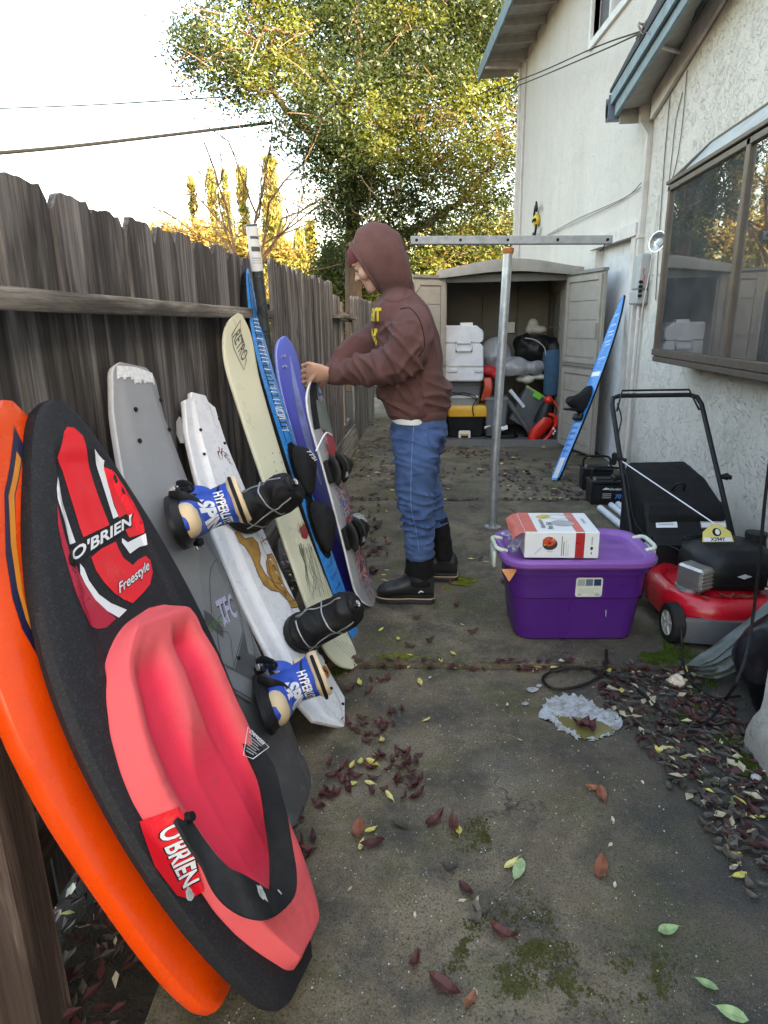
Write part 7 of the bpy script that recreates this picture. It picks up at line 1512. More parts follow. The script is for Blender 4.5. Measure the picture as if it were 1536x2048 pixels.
# ================================================================ batteries, white pipes, ski on the wall
M_BATT = plain('battery_case', (0.020, 0.021, 0.024), 0.4, dirt=0.12)
def battery(c, w, d, h, rot, label, front=True):
    R_ = Matrix.Rotation(rot, 3, 'Z'); c = Vector(c); e = empty('car_battery', c, label, 'battery'); P = lambda x, y, z: c + R_ @ Vector((x, y, z))
    b = MB(); b.box(P(0, 0, h * 0.42), (w / 2, d / 2, h * 0.42), R_, 0.008); part('case', b, M_BATT, e)
    b = MB(); b.box(P(0, 0, h * 0.90), (w / 2 + 0.004, d / 2 + 0.004, h * 0.06), R_, 0.006); b.box(P(0, 0, h * 0.975), (w * 0.3, d * 0.22, h * 0.03), R_, 0.004); part('lid', b, M_BATT, e)
    for s_ in (-1, 1): b = MB(); b.tube([P(s_ * w * 0.38, -d * 0.2, h * 0.95), P(s_ * w * 0.38, -d * 0.2, h * 1.06)], [0.010, 0.009], 12); part('terminal', b, M_GALV, e)
    b = MB(); b.tube(spline([P(-w * 0.46, 0.0, h * 0.93), P(-w * 0.42, 0.0, h * 1.32), P(-w * 0.2, 0, h * 1.42), P(w * 0.2, 0, h * 1.42), P(w * 0.42, 0.0, h * 1.32), P(w * 0.46, 0.0, h * 0.93)], 26), 0.006, 7, flat=(1.5, 0.6)); part('carry_strap', b, M_BATT, e, smooth=60)
    if front:
        f_ = lambda x, y, o=0: P(x, -d / 2 - 0.001 - o, y)
        it = [(rc(-w * 0.22, h * 0.22, w * 0.42, h * 0.72), 0.0, 0), (place2d(text2d('70', h * 0.24, 0.2, 0.04), w * 0.28, h * 0.33), 0.001, 1), (fill2d([[(-w * 0.2, h * 0.62), (-w * 0.1, h * 0.71), (0, h * 0.68), (w * 0.05, h * 0.62)]]), 0.001, 2), (place2d(text2d('Duralast', h * 0.13, 0.25, 0.02), w * 0.2, h * 0.64), 0.001, 2)] + [(rc(-w * 0.18, h * (0.28 + 0.08 * i), w * 0.08, h * (0.30 + 0.08 * i)), 0.001, 2) for i in range(3)]
        m_ = MB(); [m_.add([f_(*p, o_) for p in pf[0]], pf[1], mi_) for pf, o_, mi_ in it]; part('label', m_, [M_PBLACK, plain('print_blue', (0.05, 0.22, 0.60), 0.5), M_PWHITE], e, smooth=0, fix=False)
battery(at_z(1214, 1010, 0.02) + Vector((0, 0.09, 0)), 0.25, 0.17, 0.19, 0.06, 'black car battery with a printed 70 label, nearer of two by the wall')
battery(at_z(1196, 985, 0.02) + Vector((0.01, 0.16, 0)), 0.24, 0.17, 0.19, -0.05, 'plain black car battery with a carry strap, behind the labelled one', False)
M_PVC = plain('white_pipe', (0.62, 0.64, 0.68), 0.35)
for (pa, pb, r_, lab) in (((1200, 1016), (1275, 1078), 0.024, 'white plastic pipe on the ground, leftmost of four beside the mower'), ((1222, 1010), (1278, 1055), 0.022, 'white plastic pipe on the ground, second from the left of four'), ((1236, 1008), (1285, 1048), 0.022, 'white plastic pipe on the ground, third from the left of four'), ((1254, 1000), (1290, 1030), 0.022, 'short white plastic pipe nearest the wall of four')):
    a_, b_ = at_z(*pa, 0.02 + r_), at_z(*pb, 0.02 + r_); d = (b_ - a_).normalized(); mb = MB()
    R0 = [(r_, 0), (r_ * 0.85, 0), (r_ * 0.85, 0.05)]
    mb.tube([a_ + d * 0.06, a_ + d * 0.001, a_, a_, b_], [r_ * 0.82, r_ * 0.82, r_ * 0.85, r_, r_], 16, cap=False); solo('plastic_pipe', mb, M_PVC, a_, lab, 'pipe', 'white pipes beside the mower', smooth=50)
# slalom ski leaning on the house
sk = Board('water_ski', at_z(1108, 960, 0.02), fw(1247, 590, 0.03), 154, 'blue slalom water ski leaning on the house wall by the shed door', 'water ski')
sk.hw = tabf([(0, .035), (.03, .05), (.15, .05), (.4, .06), (.65, .062), (.85, .048), (.95, .024), (1, .008)]); sk.th = lambda t: 0.022; sk.rock = lambda t: -0.10 * t * (1 - t); sk.deck = lambda v, t: 0.003 * (1 - v * v)
sk.build([M_SKIBLUE, M_SKIBLK], sidemi=1, basemi=1, edge=0.2)
L_ = sk.L; si = []
r = random.Random(4); t = 0.60
while t < 0.93: l = t * L_; w_ = sk.hw(t) * 0.6; si.append((stroke2d([(-w_ * r.random(), l), (w_, l + 0.012)], 0.006), 0.0014, 0 if r.random() < 0.6 else 1)); t += 0.018
si.append((rc(-0.05, L_ * 0.56, 0.05, L_ * 0.585), 0.0013, 1)); si.append((rc(-0.03, 0.02, 0.03, L_ * 0.12), 0.0012, 2))
for t in np.linspace(0.15, 0.34, 7): si.append((rc(-sk.hw(t) * 0.8, t * L_, sk.hw(t) * 0.5, t * L_ + 0.02), 0.0013, 0))
sk.print('graphics', si, [M_SKIDK, M_PWHITE, M_WEDGE], 0.05)
ln = L_ * 0.43
b = MB(); c = sk.surf(0, ln); N = 14
b.loft([[c + Vector((0.055 * s_ * math.cos(a), y0 + ly * s_ * math.sin(a), h)) for a in np.linspace(0, 2 * math.pi, N, endpoint=False)] for s_, y0, ly, h in ((1, 0, 0.15, 0.0), (1.0, -0.01, 0.13, 0.045), (0.9, -0.05, 0.09, 0.09), (0.85, -0.08, 0.06, 0.15), (0.7, -0.085, 0.045, 0.19))]); part('binding_boot', fuse(b, 0.008, 3), plain('neoprene', (0.022, 0.022, 0.025), 0.85), sk.root, local=True, smooth=60)
b = MB(); b.box(c + Vector((0, -0.17, 0.02)), (0.05, 0.03, 0.02), None, 0.008); b.box(c + Vector((0, -0.14, 0.10)), (0.045, 0.008, 0.08), Matrix.Rotation(0.35, 3, 'X'), 0.006); part('heel_piece', b, M_SKIBLK, sk.root, local=True)
b = MB(); b.prism([(0, 0.03), (0.0, 0.16), (-0.07, 0.10), (-0.075, 0.05)], sk.surf(0, 0, -0.022), Vector((0, 0, 1)), Vector((0, 1, 0)), Vector((1, 0, 0)), 0.004); part('fin', b, M_GALV, sk.root, local=True)
# ================================================================ what is stored in the shed
Y0 = 7.62
def sbx(px0, py0, px1, py1, y, depth, taper=0.0, r=0.03, z0=None):
    """rings of a rounded box seen between two pixels at distance y"""
    a, b = at_y(px0, py1, y), at_y(px1, py0, y); w = b.x - a.x; z_lo = a.z if z0 is None else z0; return a.x, b.x, z_lo, b.z
def tub(mb, x0, x1, y, d, z0, z1, tp=0.03, r=0.03, rows=((0, 1), (1, 1))):
    w = x1 - x0; c = ((x0 + x1) / 2, y + d / 2)
    mb.loft([[(c[0] + p[0], c[1] + p[1], z0 + (z1 - z0) * f) for p in rrect2d(w * s - tp * (1 - f) * 2, d * s - tp * (1 - f) * 2, r, 4)] for f, s in rows])
M_COOL = plain('cooler_white', (0.60, 0.61, 0.66), 0.4, dirt=0.08); M_DTOTE = plain('dark_tote', (0.018, 0.019, 0.022), 0.45, dirt=0.15); M_YLID = plain('yellow_lid', (0.62, 0.33, 0.02), 0.45, dirt=0.1); M_GTOTE = plain('grey_tote', (0.115, 0.12, 0.13), 0.45, dirt=0.15)
x0, x1, z0, z1 = sbx(893, 832, 970, 886, Y0, .4); z0 = 0.085
bt = empty('storage_tote', ((x0 + x1) / 2, Y0, z0), 'black storage tote with a yellow lid and a pale sticker, bottom of the shed stack', 'storage tote')
mb = MB(); tub(mb, x0, x1, Y0, .36, z0, z1, .02, .03, ((0, 1), (.8, 1), (.82, 1.02), (1, 1.02))); part('body', mb, M_DTOTE, bt, smooth=30)
lx0, lx1, lz0, lz1 = sbx(896, 811, 975, 831, Y0 - .01, .4); mb = MB(); tub(mb, lx0, lx1, Y0 - .015, .39, z1 - .004, lz1, .0, .03, ((0, 1), (.5, 1.01), (.8, 1), (1, .94))); part('lid', mb, M_YLID, bt, smooth=30)
sk_ = lambda x, y, o=0: (x, Y0 - 0.012 - o, y)
p0, p1 = at_y(917, 885, Y0 - .01), at_y(941, 861, Y0 - .01); cxx, czz = (p0.x + p1.x) / 2, (p0.z + p1.z) / 2
it = [(place2d(fill2d([rrect2d(p1.x - p0.x, p1.z - p0.z, .02)]), cxx, czz), 0, 0), (place2d(fill2d([[(-.045, .02), (.045, .02), (.035, -.025), (-.03, -.025)]]), cxx, czz - .01), .001, 1), (place2d(fill2d([[(-.05, .03), (.05, .03), (.045, .012), (-.045, .012)]]), cxx, czz), .002, 2)]
m_ = MB(); [m_.add([sk_(*p, o_) for p in pf[0]], pf[1], mi_) for pf, o_, mi_ in it]; part('sticker', m_, [M_PWHITE, M_PBLACK, M_YLID], bt, smooth=0, fix=False)
gx0, gx1, gz0, gz1 = sbx(890, 765, 963, 812, Y0 + .06, .3)
mb = MB(); tub(mb, gx0, gx1, Y0 + .08, .30, lz1 + .002, gz1, .015, .03, ((0, 1), (.85, 1), (.87, 1.03), (1, 1.03))); solo('storage_tote', mb, M_GTOTE, ((gx0 + gx1) / 2, Y0 + .1, lz1), 'grey tote under the white cooler', 'storage tote')
cx0, cx1, cz0, cz1 = sbx(897, 792, 955, 818, Y0, .3)
cb_ = empty('clear_bin', ((cx0 + cx1) / 2, Y0, lz1), 'small clear bin with a pale rim on the yellow lid', 'storage bin'); k = NT('clear_plastic', 0.25); k.b.inputs['Alpha'].default_value = 0.55; k.out((0.42, 0.43, 0.42)); M_CLEAR = k.m
mb = MB(); tub(mb, cx0, cx1, Y0 - .005, .08, lz1 + .003, cz1 - .02, .012, .02); part('body', mb, M_CLEAR, cb_); mb = MB(); tub(mb, cx0 - .01, cx1 + .01, Y0 - .012, .09, cz1 - .02, cz1, .0, .02); part('rim', mb, M_COOL, cb_)
mb = MB(); c = at_y(935, 815, Y0 + .03); mb.ball(c + Vector((0, 0, -.01)), (.05, .03, .03), 10, 8); part('contents', mb, plain('cream_stuff', (0.5, 0.44, 0.25), 0.9), cb_)
mb = MB(); mb.tube(spline([at_y(*p, Y0 - .04) for p in ((893, 805), (905, 790), (930, 786), (952, 795), (945, 815), (948, 832), (946, 826))], 30), .006, 6)
mb.tube(spline([at_y(*p, Y0 - .03) for p in ((893, 780), (915, 788), (940, 792), (953, 800))], 20), .006, 6); solo('extension_cable', mb, M_WIRE, at_y(905, 790, Y0), 'black cord draped over the clear bin in the shed', 'cord', smooth=60)
# cooler standing on its end
wx0, wx1, wz0, wz1 = sbx(888, 650, 967, 763, Y0 - .03, .3); cl_ = empty('cooler', ((wx0 + wx1) / 2, Y0, wz0), 'white picnic cooler standing on end on top of the shed stack', 'cooler'); gz1 = wz0
def cprism(name, pts, y, d, m=M_COOL, root=cl_):
    mb = MB(); P = [at_y(*p, Y0 - .03) for p in pts]; mb.loft([[(p.x + (cxm - p.x) * s, y + t, p.z + (czm - p.z) * s) for p in P] for t, s in ((0, .05), (.012, .0), (d, 0.0))]); return part(name, mb, m, root, smooth=25)
cxm, czm = (wx0 + wx1) / 2, (wz0 + wz1) / 2
def rpx(x0, y0, x1, y1, r, cut=0):
    p = [(x0 + r, y0), (x1 - r - cut, y0), (x1 - cut * .3, y0 + r + cut * .4), (x1, y0 + r + cut), (x1, y1 - r), (x1 - r * .3, y1 - r * .3), (x1 - r, y1), (x0 + r, y1), (x0 + r * .3, y1 - r * .3), (x0, y1 - r), (x0, y0 + r), (x0 + r * .3, y0 + r * .3)]; return p
cprism('lid', rpx(888, 651, 967, 684, 6, 8), Y0 - .035, .40); cprism('body', rpx(888, 686, 967, 763, 7), Y0 - .03, .39)
for sp in ((911, 683, 945, 704), ): 
    a, b = at_y(sp[0], sp[3], Y0 - .07), at_y(sp[2], sp[1], Y0 - .07); mb = MB(); mb.box(((a.x + b.x) / 2, Y0 - .045, b.z - .012), ((b.x - a.x) / 2, .012, .012), None, .004); mb.box(((a.x + b.x) / 2, Y0 - .045, a.z + .012), ((b.x - a.x) / 2, .012, .012), None, .004)
    for xx in (a.x + .01, b.x - .01): mb.box((xx, Y0 - .045, (a.z + b.z) / 2), (.01, .012, (b.z - a.z) / 2), None, .004)
    part('latch', mb, M_COOL, cl_)
for xx in (905, 958): a = at_y(xx - 9, 744, Y0 - .05); b = at_y(xx + 9, 738, Y0 - .05); mb = MB(); mb.box(((a.x + b.x) / 2, Y0 - .042, (a.z + b.z) / 2), ((b.x - a.x) / 2, .008, .018), None, .005); part('foot', mb, M_COOL, cl_)
mb = MB(); a = at_y(928, 732, Y0 - .03); mb.box((a.x, Y0 - .034, a.z), (.215, .006, .004)); part('rim_line', mb, M_GREY, cl_)
mb = MB(); a = at_y(933, 648, Y0); mb.box((a.x, Y0 + .05, a.z - .005), (.07, .05, .02), None, .005); solo('paper_packet', mb, M_CARTON, (a.x, Y0 + .05, a.z - .03), 'pale packet lying on top of the cooler', 'packet')
def blob(name, parts_, m, label, cat, vox=.014, amp=.02, fr=6, y=Y0, stretch=(1, 1, 1), smooth=70):
    mb = MB()
    for px, py, dy, rx, ry, rz in parts_: mb.ball(at_y(px, py, y + dy), (rx, ry, rz), 16, 10)
    f = fuse(mb, vox, 4, lambda c, n: amp * (1 - 2.1 * abs(noise.noise(Vector((c[0] * fr * stretch[0], c[1] * fr * stretch[1], c[2] * fr * stretch[2]))))))
    c = at_y(parts_[0][0], parts_[0][1], y); zz = min(v[2] for v in f.v); return solo(name, f, m, (c.x, y, zz), label, cat, smooth=smooth)
M_BAGG = plain('grey_bag_film', (0.24, 0.24, 0.255), 0.35, var=0.15, sc=12, bump=.2, bsc=40); M_JACK = plain('black_nylon', (0.010, 0.010, 0.012), 0.5, var=.3, bump=.2, bsc=50); M_DEN = plain('blue_roll', (0.025, 0.07, 0.125), 0.85, var=.15, sc=12)
blob('garbage_bag', [(990, 712, .25, .16, .16, .20), (1030, 735, .15, .25, .17, .10), (985, 745, .25, .12, .15, .08), (1065, 735, .15, .14, .15, .08)], M_BAGG, 'grey plastic sack slumped behind the clothesline post in the shed', 'bag', amp=.03)
jk = blob('black_jacket', [(1070, 700, .22, .22, .18, .17), (1105, 710, .20, .10, .16, .18), (1050, 690, .22, .12, .14, .12), (1080, 740, .22, .14, .14, .08)], M_JACK, 'black jacket heaped on top of the stored things', 'jacket', amp=.025, fr=7)
mb = MB(); mb.tube(spline([at_y(*p, Y0 + .0) for p in ((1050, 676), (1070, 680), (1088, 694), (1092, 712), (1098, 718))], 22), .007, 6); o = bpy.data.objects.new('zip', mb.mesh('zip', plain('zip_grey', (.3, .27, .27), .5), Matrix.Translation(jk.location).inverted(), 60)); COL.objects.link(o); o.parent = jk
mb = MB(); mb.tube(spline([at_y(1102, 702, Y0 + .08), at_y(1105, 740, Y0 + .04), at_y(1100, 790, Y0 + .06)], 14), [.10, .105, .105, .103, .10, .098, .096, .094, .092, .09, .088, .085, .083, .08], 18); f = fuse(mb, .012, 3, lambda c, n: .006 * noise.noise(Vector((c[0] * 12, c[1] * 12, c[2] * 3)))); c = at_y(1100, 790, Y0 + .06); solo('rolled_mat', f, M_DEN, c, 'dark blue rolled bundle standing below the black jacket', 'roll', smooth=70)
blob('boot_liner', [(1066, 650, .3, .06, .06, .07), (1078, 660, .28, .09, .06, .045), (1060, 660, .3, .05, .06, .05)], plain('beige_felt', (.33, .29, .25), .9), 'beige boot-shaped bundle on top of the black jacket', 'boot', .01, .006)
mb = MB(); c = at_y(1022, 655, 8.55); mb.box(c, (.045, .006, .065), None, .003); solo('white_card', mb, M_CARTON, c, 'small white card on the back wall of the shed', 'card')
M_RFAB = plain('red_fabric', (.38, .012, .02), .7); M_RPL = plain('red_plastic', (.62, .018, .012), .35, var=.06, coat=.2); M_ORC = plain('orange_red_hose', (.50, .06, .03), .45)
blob('red_sack', [(978, 742, .08, .10, .08, .06), (995, 750, .05, .07, .07, .05)], M_RFAB, 'red cloth bundle beside the white cooler', 'bundle', .01, .01)
mb = MB()
for i in range(4): mb.tube(spline([at_y(965 + 4 * i, 800 - i, Y0 + .02), at_y(972 + 3 * i, 775, Y0 - .01), at_y(970 + i * 3, 757, Y0 + .03)], 12), .022, 8)
solo('coiled_hose', mb, M_ORC, at_y(970, 800, Y0), 'orange-red coiled hose between the cooler and the grey box', 'hose', smooth=60)
ax0, ax1, az0, az1 = sbx(969, 795, 1017, 852, Y0 - .02, .25); mb = MB(); tub(mb, ax0, ax1, Y0 - .02, .28, .09, az1 - .03, .02, .03, ((0, 1), (.9, 1), (1, 1))); gbx = empty('grey_box', ((ax0 + ax1) / 2, Y0, .09), 'dark grey lidded box behind the clothesline post', 'box'); part('body', mb, M_GTOTE, gbx); mb = MB(); tub(mb, ax0 - .01, ax1 + .01, Y0 - .03, .30, az1 - .028, az1, 0, .03, ((0, 1), (.6, 1), (1, .9))); part('lid', mb, plain('box_lid_grey', (.16, .165, .175), .45), gbx)
mb = MB(); c = at_y(990, 856, Y0 - .1); mb.grid(lambda u, v: c + Vector((-.12 + .26 * u, -.05 + .1 * v, .015 * math.sin(u * 7) + .02 * math.sin(v * 5 + u * 4))), 10, 5); solo('paper_scrap', mb, M_CARTON, c, 'crumpled white paper hanging at the foot of the grey box', 'paper', smooth=0)
# tilted tote with a green rim
tt = empty('storage_tote', at_y(1055, 830, Y0), 'tilted grey tote with a green rim and a bright green label', 'storage tote'); Rt = Matrix.Rotation(.55, 3, 'Y')
tcn = at_y(1062, 812, Y0 + .18); mb = MB(); mb.loft([[tcn + Rt @ Vector((p[0], p[1], z)) for p in rrect2d(.36 * s, .26 * s, .03, 4)] for z, s in ((-.24, .86), (.13, 1.0), (.135, 1.05), (.155, 1.05))]); part('body', mb, plain('tote_slate', (.075, .085, .095), .45, dirt=.1), tt, smooth=30)
mb = MB(); mb.loft([[tcn + Rt @ Vector((p[0], p[1], z)) for p in rrect2d(.37 * s, .27 * s, .03, 4)] for z, s in ((.156, 1.04), (.175, 1.05), (.178, .9))]); part('rim', mb, plain('lime_rim', (.22, .33, .12), .5), tt, smooth=30)
c = at_y(1075, 791, Y0 - .0); mb = MB(); mb.box(c, (.05, .004, .035), Rt, .003); part('label', mb, plain('lime_label', (.12, .42, .04), .5), tt)
mb = MB(); a, b = at_y(1020, 780, Y0 - .05), at_y(1048, 814, Y0 - .05); mb.tube([a, b], [.022, .02], 10); solo('white_stick', mb, plain('pale_blue_white', (.55, .6, .66), .4), b, 'short pale stick leaning on the tilted tote', 'stick')
mb = MB(); mb.tube([at_y(1015, 800, Y0 + .02), at_y(1062, 868, Y0 + .1)], .03, 12); solo('vacuum_hose', mb, M_GTOTE, at_y(1062, 868, Y0 + .1), 'dark grey tube slanting across the shed floor', 'tube')
blob('white_nozzle', [(1055, 758, .1, .08, .06, .05), (1080, 754, .08, .10, .04, .028), (1042, 757, .12, .06, .06, .04)], plain('nozzle_white', (.42, .42, .36), .5), 'off-white appliance nozzle above the tilted tote', 'nozzle', .01, .004)
# leaf blower
YB = Y0 - .12; lbw = empty('leaf_blower', at_y(1080, 884, YB), 'red and black hand-held leaf blower at the shed threshold', 'leaf blower')
mb = MB(); mb.loft([[at_y(px, py, YB + d) for px, py, d in ((x - w, y, 0.0), (x - w * .7, y - 3, -.05), (x, y - 4, -.07), (x + w * .7, y - 2, -.05), (x + w, y + 2, 0.0), (x + w * .7, y + 3, .07), (x, y + 2, .09), (x - w * .7, y, .07))] for x, y, w in ((1064, 884, 9), (1070, 872, 14), (1079, 858, 17), (1090, 846, 17), (1094, 838, 12))]); part('housing', mb, M_RPL, lbw, smooth=60)
mb = MB(); mb.tube(spline([at_y(*p, YB - .02) for p in ((1072, 886), (1092, 878), (1104, 862), (1112, 845), (1108, 832), (1096, 828))], 26), .020, 10); part('handle', mb, M_RPL, lbw, smooth=60)
mb = MB(); mb.tube(spline([at_y(*p, YB + .02) for p in ((1110, 845), (1118, 825), (1110, 806), (1098, 796))], 16), .016, 8); part('cord_hook', mb, M_ORC, lbw, smooth=60)
mb = MB(); mb.tube(spline([at_y(*p, YB + .03) for p in ((1082, 848), (1088, 828), (1096, 806), (1098, 798))], 14), [.09, .09, .088, .085, .08, .075, .07, .062, .055, .05, .045, .04, .036, .03], 14); part('motor_cover', mb, M_DTOTE, lbw, smooth=60)
mb = MB(); mb.ball(at_y(1097, 800, YB), .05, 12, 8); part('end_cap', mb, M_RPL, lbw)
for i in range(3): mb = MB(); mb.box(at_y(1107 + 3 * (i % 2), 857 + 5 * i, YB - .05), (.010, .006, .012), None, .003); part('switch', mb, M_PWHITE, lbw)
blob('dark_bag', [(1010, 872, .05, .16, .12, .06), (1045, 880, .1, .14, .12, .05), (985, 875, .15, .12, .12, .06)], M_JACK, 'low dark bag on the shed floor behind the threshold', 'bag', .012, .015)
blob('black_sack', [(1118, 760, .18, .07, .10, .16), (1115, 800, .2, .06, .10, .12)], M_JACK, 'narrow black sack against the right wall of the shed', 'sack', .012, .012)
# ================================================================ trees, wires and what lies beyond the fence
def m_leaf(name, a, b, tr):
    k = NT(name, 0.45, 0.4); g = k.n('ObjectInfo'); co = k.co(); f = k.noise(co, 2.2, 3, 0.6); f2 = k.noise(co, 60, 2, 0.5)
    col = k.mix(k.ramp(f2, [(0.35, 0.0), (0.65, 1.0)]), k.mix(k.ramp(f, [(0.35, 0.0), (0.65, 1.0)]), a, b), tuple((x + y) / 2 for x, y in zip(a, b)))
    k.put(k.b.inputs['Base Color'], col); t = k.n('BsdfTranslucent'); k.put(t.inputs[0], k.mix(0.5, col, tr)); ms = k.n('MixShader'); k.put(ms.inputs[0], 0.42)
    k.t.links.new(k.b.outputs[0], ms.inputs[1]); k.t.links.new(t.outputs[0], ms.inputs[2]); k.t.links.new(ms.outputs[0], k.t.nodes['Material Output'].inputs['Surface']); return k.m
M_L1 = m_leaf('leaf_dark', (0.022, 0.038, 0.014), (0.045, 0.066, 0.018), (0.10, 0.12, 0.02)); M_L2 = m_leaf('leaf_yellow_green', (0.085, 0.118, 0.020), (0.135, 0.148, 0.026), (0.30, 0.31, 0.05)); M_L3 = m_leaf('leaf_brown', (0.10, 0.06, 0.03), (0.15, 0.085, 0.04), (0.25, 0.14, 0.05))
M_CYP = m_leaf('cypress_spray', (0.16, 0.14, 0.04), (0.34, 0.27, 0.07), (0.5, 0.40, 0.10)); M_AUT = m_leaf('autumn_leaf', (0.26, 0.16, 0.05), (0.36, 0.25, 0.07), (0.5, 0.34, 0.09))
def m_bark(name, c):
    k = NT(name, 0.95, 0.2); co = k.co(scale=(1, 1, .3)); f = k.noise(co, 14, 6, 0.7); return k.out(k.ramp(f, [(0.3, tuple(x * .4 for x in c)), (0.7, c)]), None, k.bump(f, .8, .03))
M_BARK = m_bark('grey_brown_bark', (0.15, 0.10, 0.07)); M_BARE = m_bark('pale_bark', (0.30, 0.19, 0.12))
rng = np.random.default_rng(5)
def leaf_cloud(cent, rad, per, size, flat=0.55, mats_p=(0.6, 0.4), clump=0.16, shade=None):
    """clumps of folded leaf quads spread through ellipsoids -> arrays"""
    C = []; Mi = []
    for (c, r, n) in zip(cent, rad, per):
        d = rng.normal(size=(n, 3)); d /= np.linalg.norm(d, axis=1)[:, None]; rr = rng.uniform(0.35, 1.0, n) ** 0.55
        C.append(np.array(c) + d * rr[:, None] * np.array(r)); Mi.append(rng.random(n))
    C = np.concatenate(C); Mi = np.concatenate(Mi); return C, Mi
def leaves_mesh(name, C, Mi, k, size, clump, mats, thr, root, asp=0.42, up=0.0):
    n = len(C) * k; P = np.repeat(C, k, axis=0) + rng.normal(size=(n, 3)) * clump * np.array([1, 1, .75]); mi = np.repeat(np.searchsorted(np.array(thr), Mi), k)
    a = rng.normal(size=(n, 3)); a[:, 2] = a[:, 2] * .7 - up; a /= np.linalg.norm(a, axis=1)[:, None]; b = rng.normal(size=(n, 3)); b -= (b * a).sum(1)[:, None] * a; b /= np.linalg.norm(b, axis=1)[:, None]; nn = np.cross(a, b)
    L = (size * rng.uniform(.6, 1.35, n))[:, None]; v = np.empty((n, 4, 3)); v[:, 0] = P - a * L * .5; v[:, 1] = P + b * L * asp * .5 + nn * L * .10; v[:, 2] = P + a * L * .5; v[:, 3] = P - b * L * asp * .5 + nn * L * .10
    me = bpy.data.meshes.new(name); me.vertices.add(4 * n); inv = root_inv(root); off = np.array(inv.translation); me.vertices.foreach_set('co', (v.reshape(-1, 3) + off).ravel())
    me.loops.add(4 * n); me.loops.foreach_set('vertex_index', np.arange(4 * n, dtype=np.int32)); me.polygons.add(n); me.polygons.foreach_set('loop_start', np.arange(0, 4 * n, 4, dtype=np.int32)); me.polygons.foreach_set('loop_total', np.full(n, 4, dtype=np.int32))
    for m in mats: me.materials.append(m)
    me.polygons.foreach_set('material_index', mi.astype(np.int32)); me.update(calc_edges=True); o = bpy.data.objects.new(name, me); COL.objects.link(o); o.parent = root; o['kind'] = 'stuff'; return o
# big broad-leaved tree
bp = [(425, 105, 70, 13.2), (385, 95, 40, 13), (500, 60, 95, 14), (470, 165, 55, 13.4), (560, 185, 75, 13.6), (590, 60, 100, 14.4), (680, 120, 110, 14), (700, 10, 120, 15), (790, 70, 120, 15), (880, 20, 130, 15.5), (860, 150, 110, 14.2), (960, 110, 100, 14.6), (1010, 20, 90, 15), (700, 215, 95, 13.2), (800, 240, 110, 14), (900, 255, 110, 14.5), (985, 235, 80, 14.8), (620, 285, 60, 13.5), (690, 320, 75, 13.6), (780, 345, 90, 14.2), (880, 365, 95, 14.8), (970, 350, 80, 15), (660, 405, 50, 14), (740, 430, 70, 14.6), (930, 440, 60, 15.6), (1000, 450, 60, 15.6), (690, 490, 45, 15), (1000, -90, 160, 15), (800, -120, 180, 15), (600, -80, 130, 14.5), (705, 330, 70, 13.4), (715, 430, 60, 13.8), (830, 440, 60, 14.2), (1060, 180, 60, 15), (1040, 330, 50, 15.2)]
tr_b = at_y(705, 640, 14.6); tr_b.z = -0.07
tree = empty('broadleaf_tree', tr_b, 'large leafy tree with sunlit yellow-green clumps rising behind the fence and shed', 'tree')
cents = [at_y(px, py, y) for px, py, r, y in bp]; rads = [(r / 1310 * y * 1.05, r / 1310 * y * 1.1, r / 1310 * y * .95) for px, py, r, y in bp]; pers = [max(20, int(112 * (r / 80) ** 2)) for _, _, r, _ in bp]
C, Mi = leaf_cloud(cents, rads, pers, 0)
for i in range(len(C)):                                          # clumps yellower or darker: sunlit patches put into the leaf colour
    Mi[i] = 0.32 * Mi[i] + 0.68 * min(1, max(0, 0.5 + 1.5 * noise.noise(Vector(C[i]) * 0.75)))
leaves_mesh('crown', C, Mi, 27, .085, .15, [M_L1, M_L2, M_L3], (0.66, 0.95), tree)
mb = MB(); base = Vector(tr_b); f1 = at_y(705, 420, 14.5)
mb.tube(spline([base, at_y(706, 520, 14.6), f1, at_y(700, 330, 14.2), at_y(690, 230, 13.9), at_y(640, 140, 13.9)], 26), [.20 - .006 * i for i in range(26)], 10); part('trunk', mb, M_BARK, tree, smooth=60)
r = random.Random(6)
for pts, r0 in (([at_y(706, 480, 14.6), at_y(800, 470, 15), at_y(880, 430, 15), at_y(935, 390, 15), at_y(985, 330, 15)], .12), ([f1, at_y(760, 300, 14.3), at_y(815, 150, 14.5), at_y(822, 20, 14.8), at_y(830, -100, 15)], .11), ([at_y(700, 330, 14.2), at_y(600, 250, 13.6), at_y(520, 150, 13.6), at_y(440, 110, 13.2)], .09), ([at_y(690, 230, 13.9), at_y(720, 120, 14), at_y(710, 20, 14.3)], .07), ([at_y(815, 150, 14.5), at_y(900, 120, 14.8), at_y(980, 60, 15)], .06), ([at_y(520, 150, 13.6), at_y(545, 80, 13.8), at_y(590, 10, 14.2)], .05), ([at_y(560, 190, 13.5), at_y(480, 175, 13.3), at_y(420, 170, 13.1)], .035), ([at_y(590, 70, 13.2), at_y(535, 60, 13.1), at_y(500, 95, 13)], .03)):
    mb = MB(); s = spline(pts, 22); mb.tube([p + Vector((r.uniform(-.04, .04), 0, r.uniform(-.04, .04))) for p in s], [r0 * (1 - .035 * i) for i in range(22)], 8); part('limb', mb, M_BARK, tree, smooth=60)
mb = MB()
for i in range(150):
    c = cents[r.randrange(len(cents))]; p = Vector(c) + Vector((r.uniform(-.8, .8), r.uniform(-.8, .2), r.uniform(-.7, .7))); d = Vector((r.uniform(-1, 1), r.uniform(-.4, .2), r.uniform(-.5, .8))).normalized(); mb.tube(spline([p, p + d * .4 + Vector((0, 0, r.uniform(-.06, .1))), p + d * .8], 5), [.012, .01, .008, .006, .003], 4)
o = part('twigs', mb, M_BARE, tree, smooth=60); o['kind'] = 'stuff'
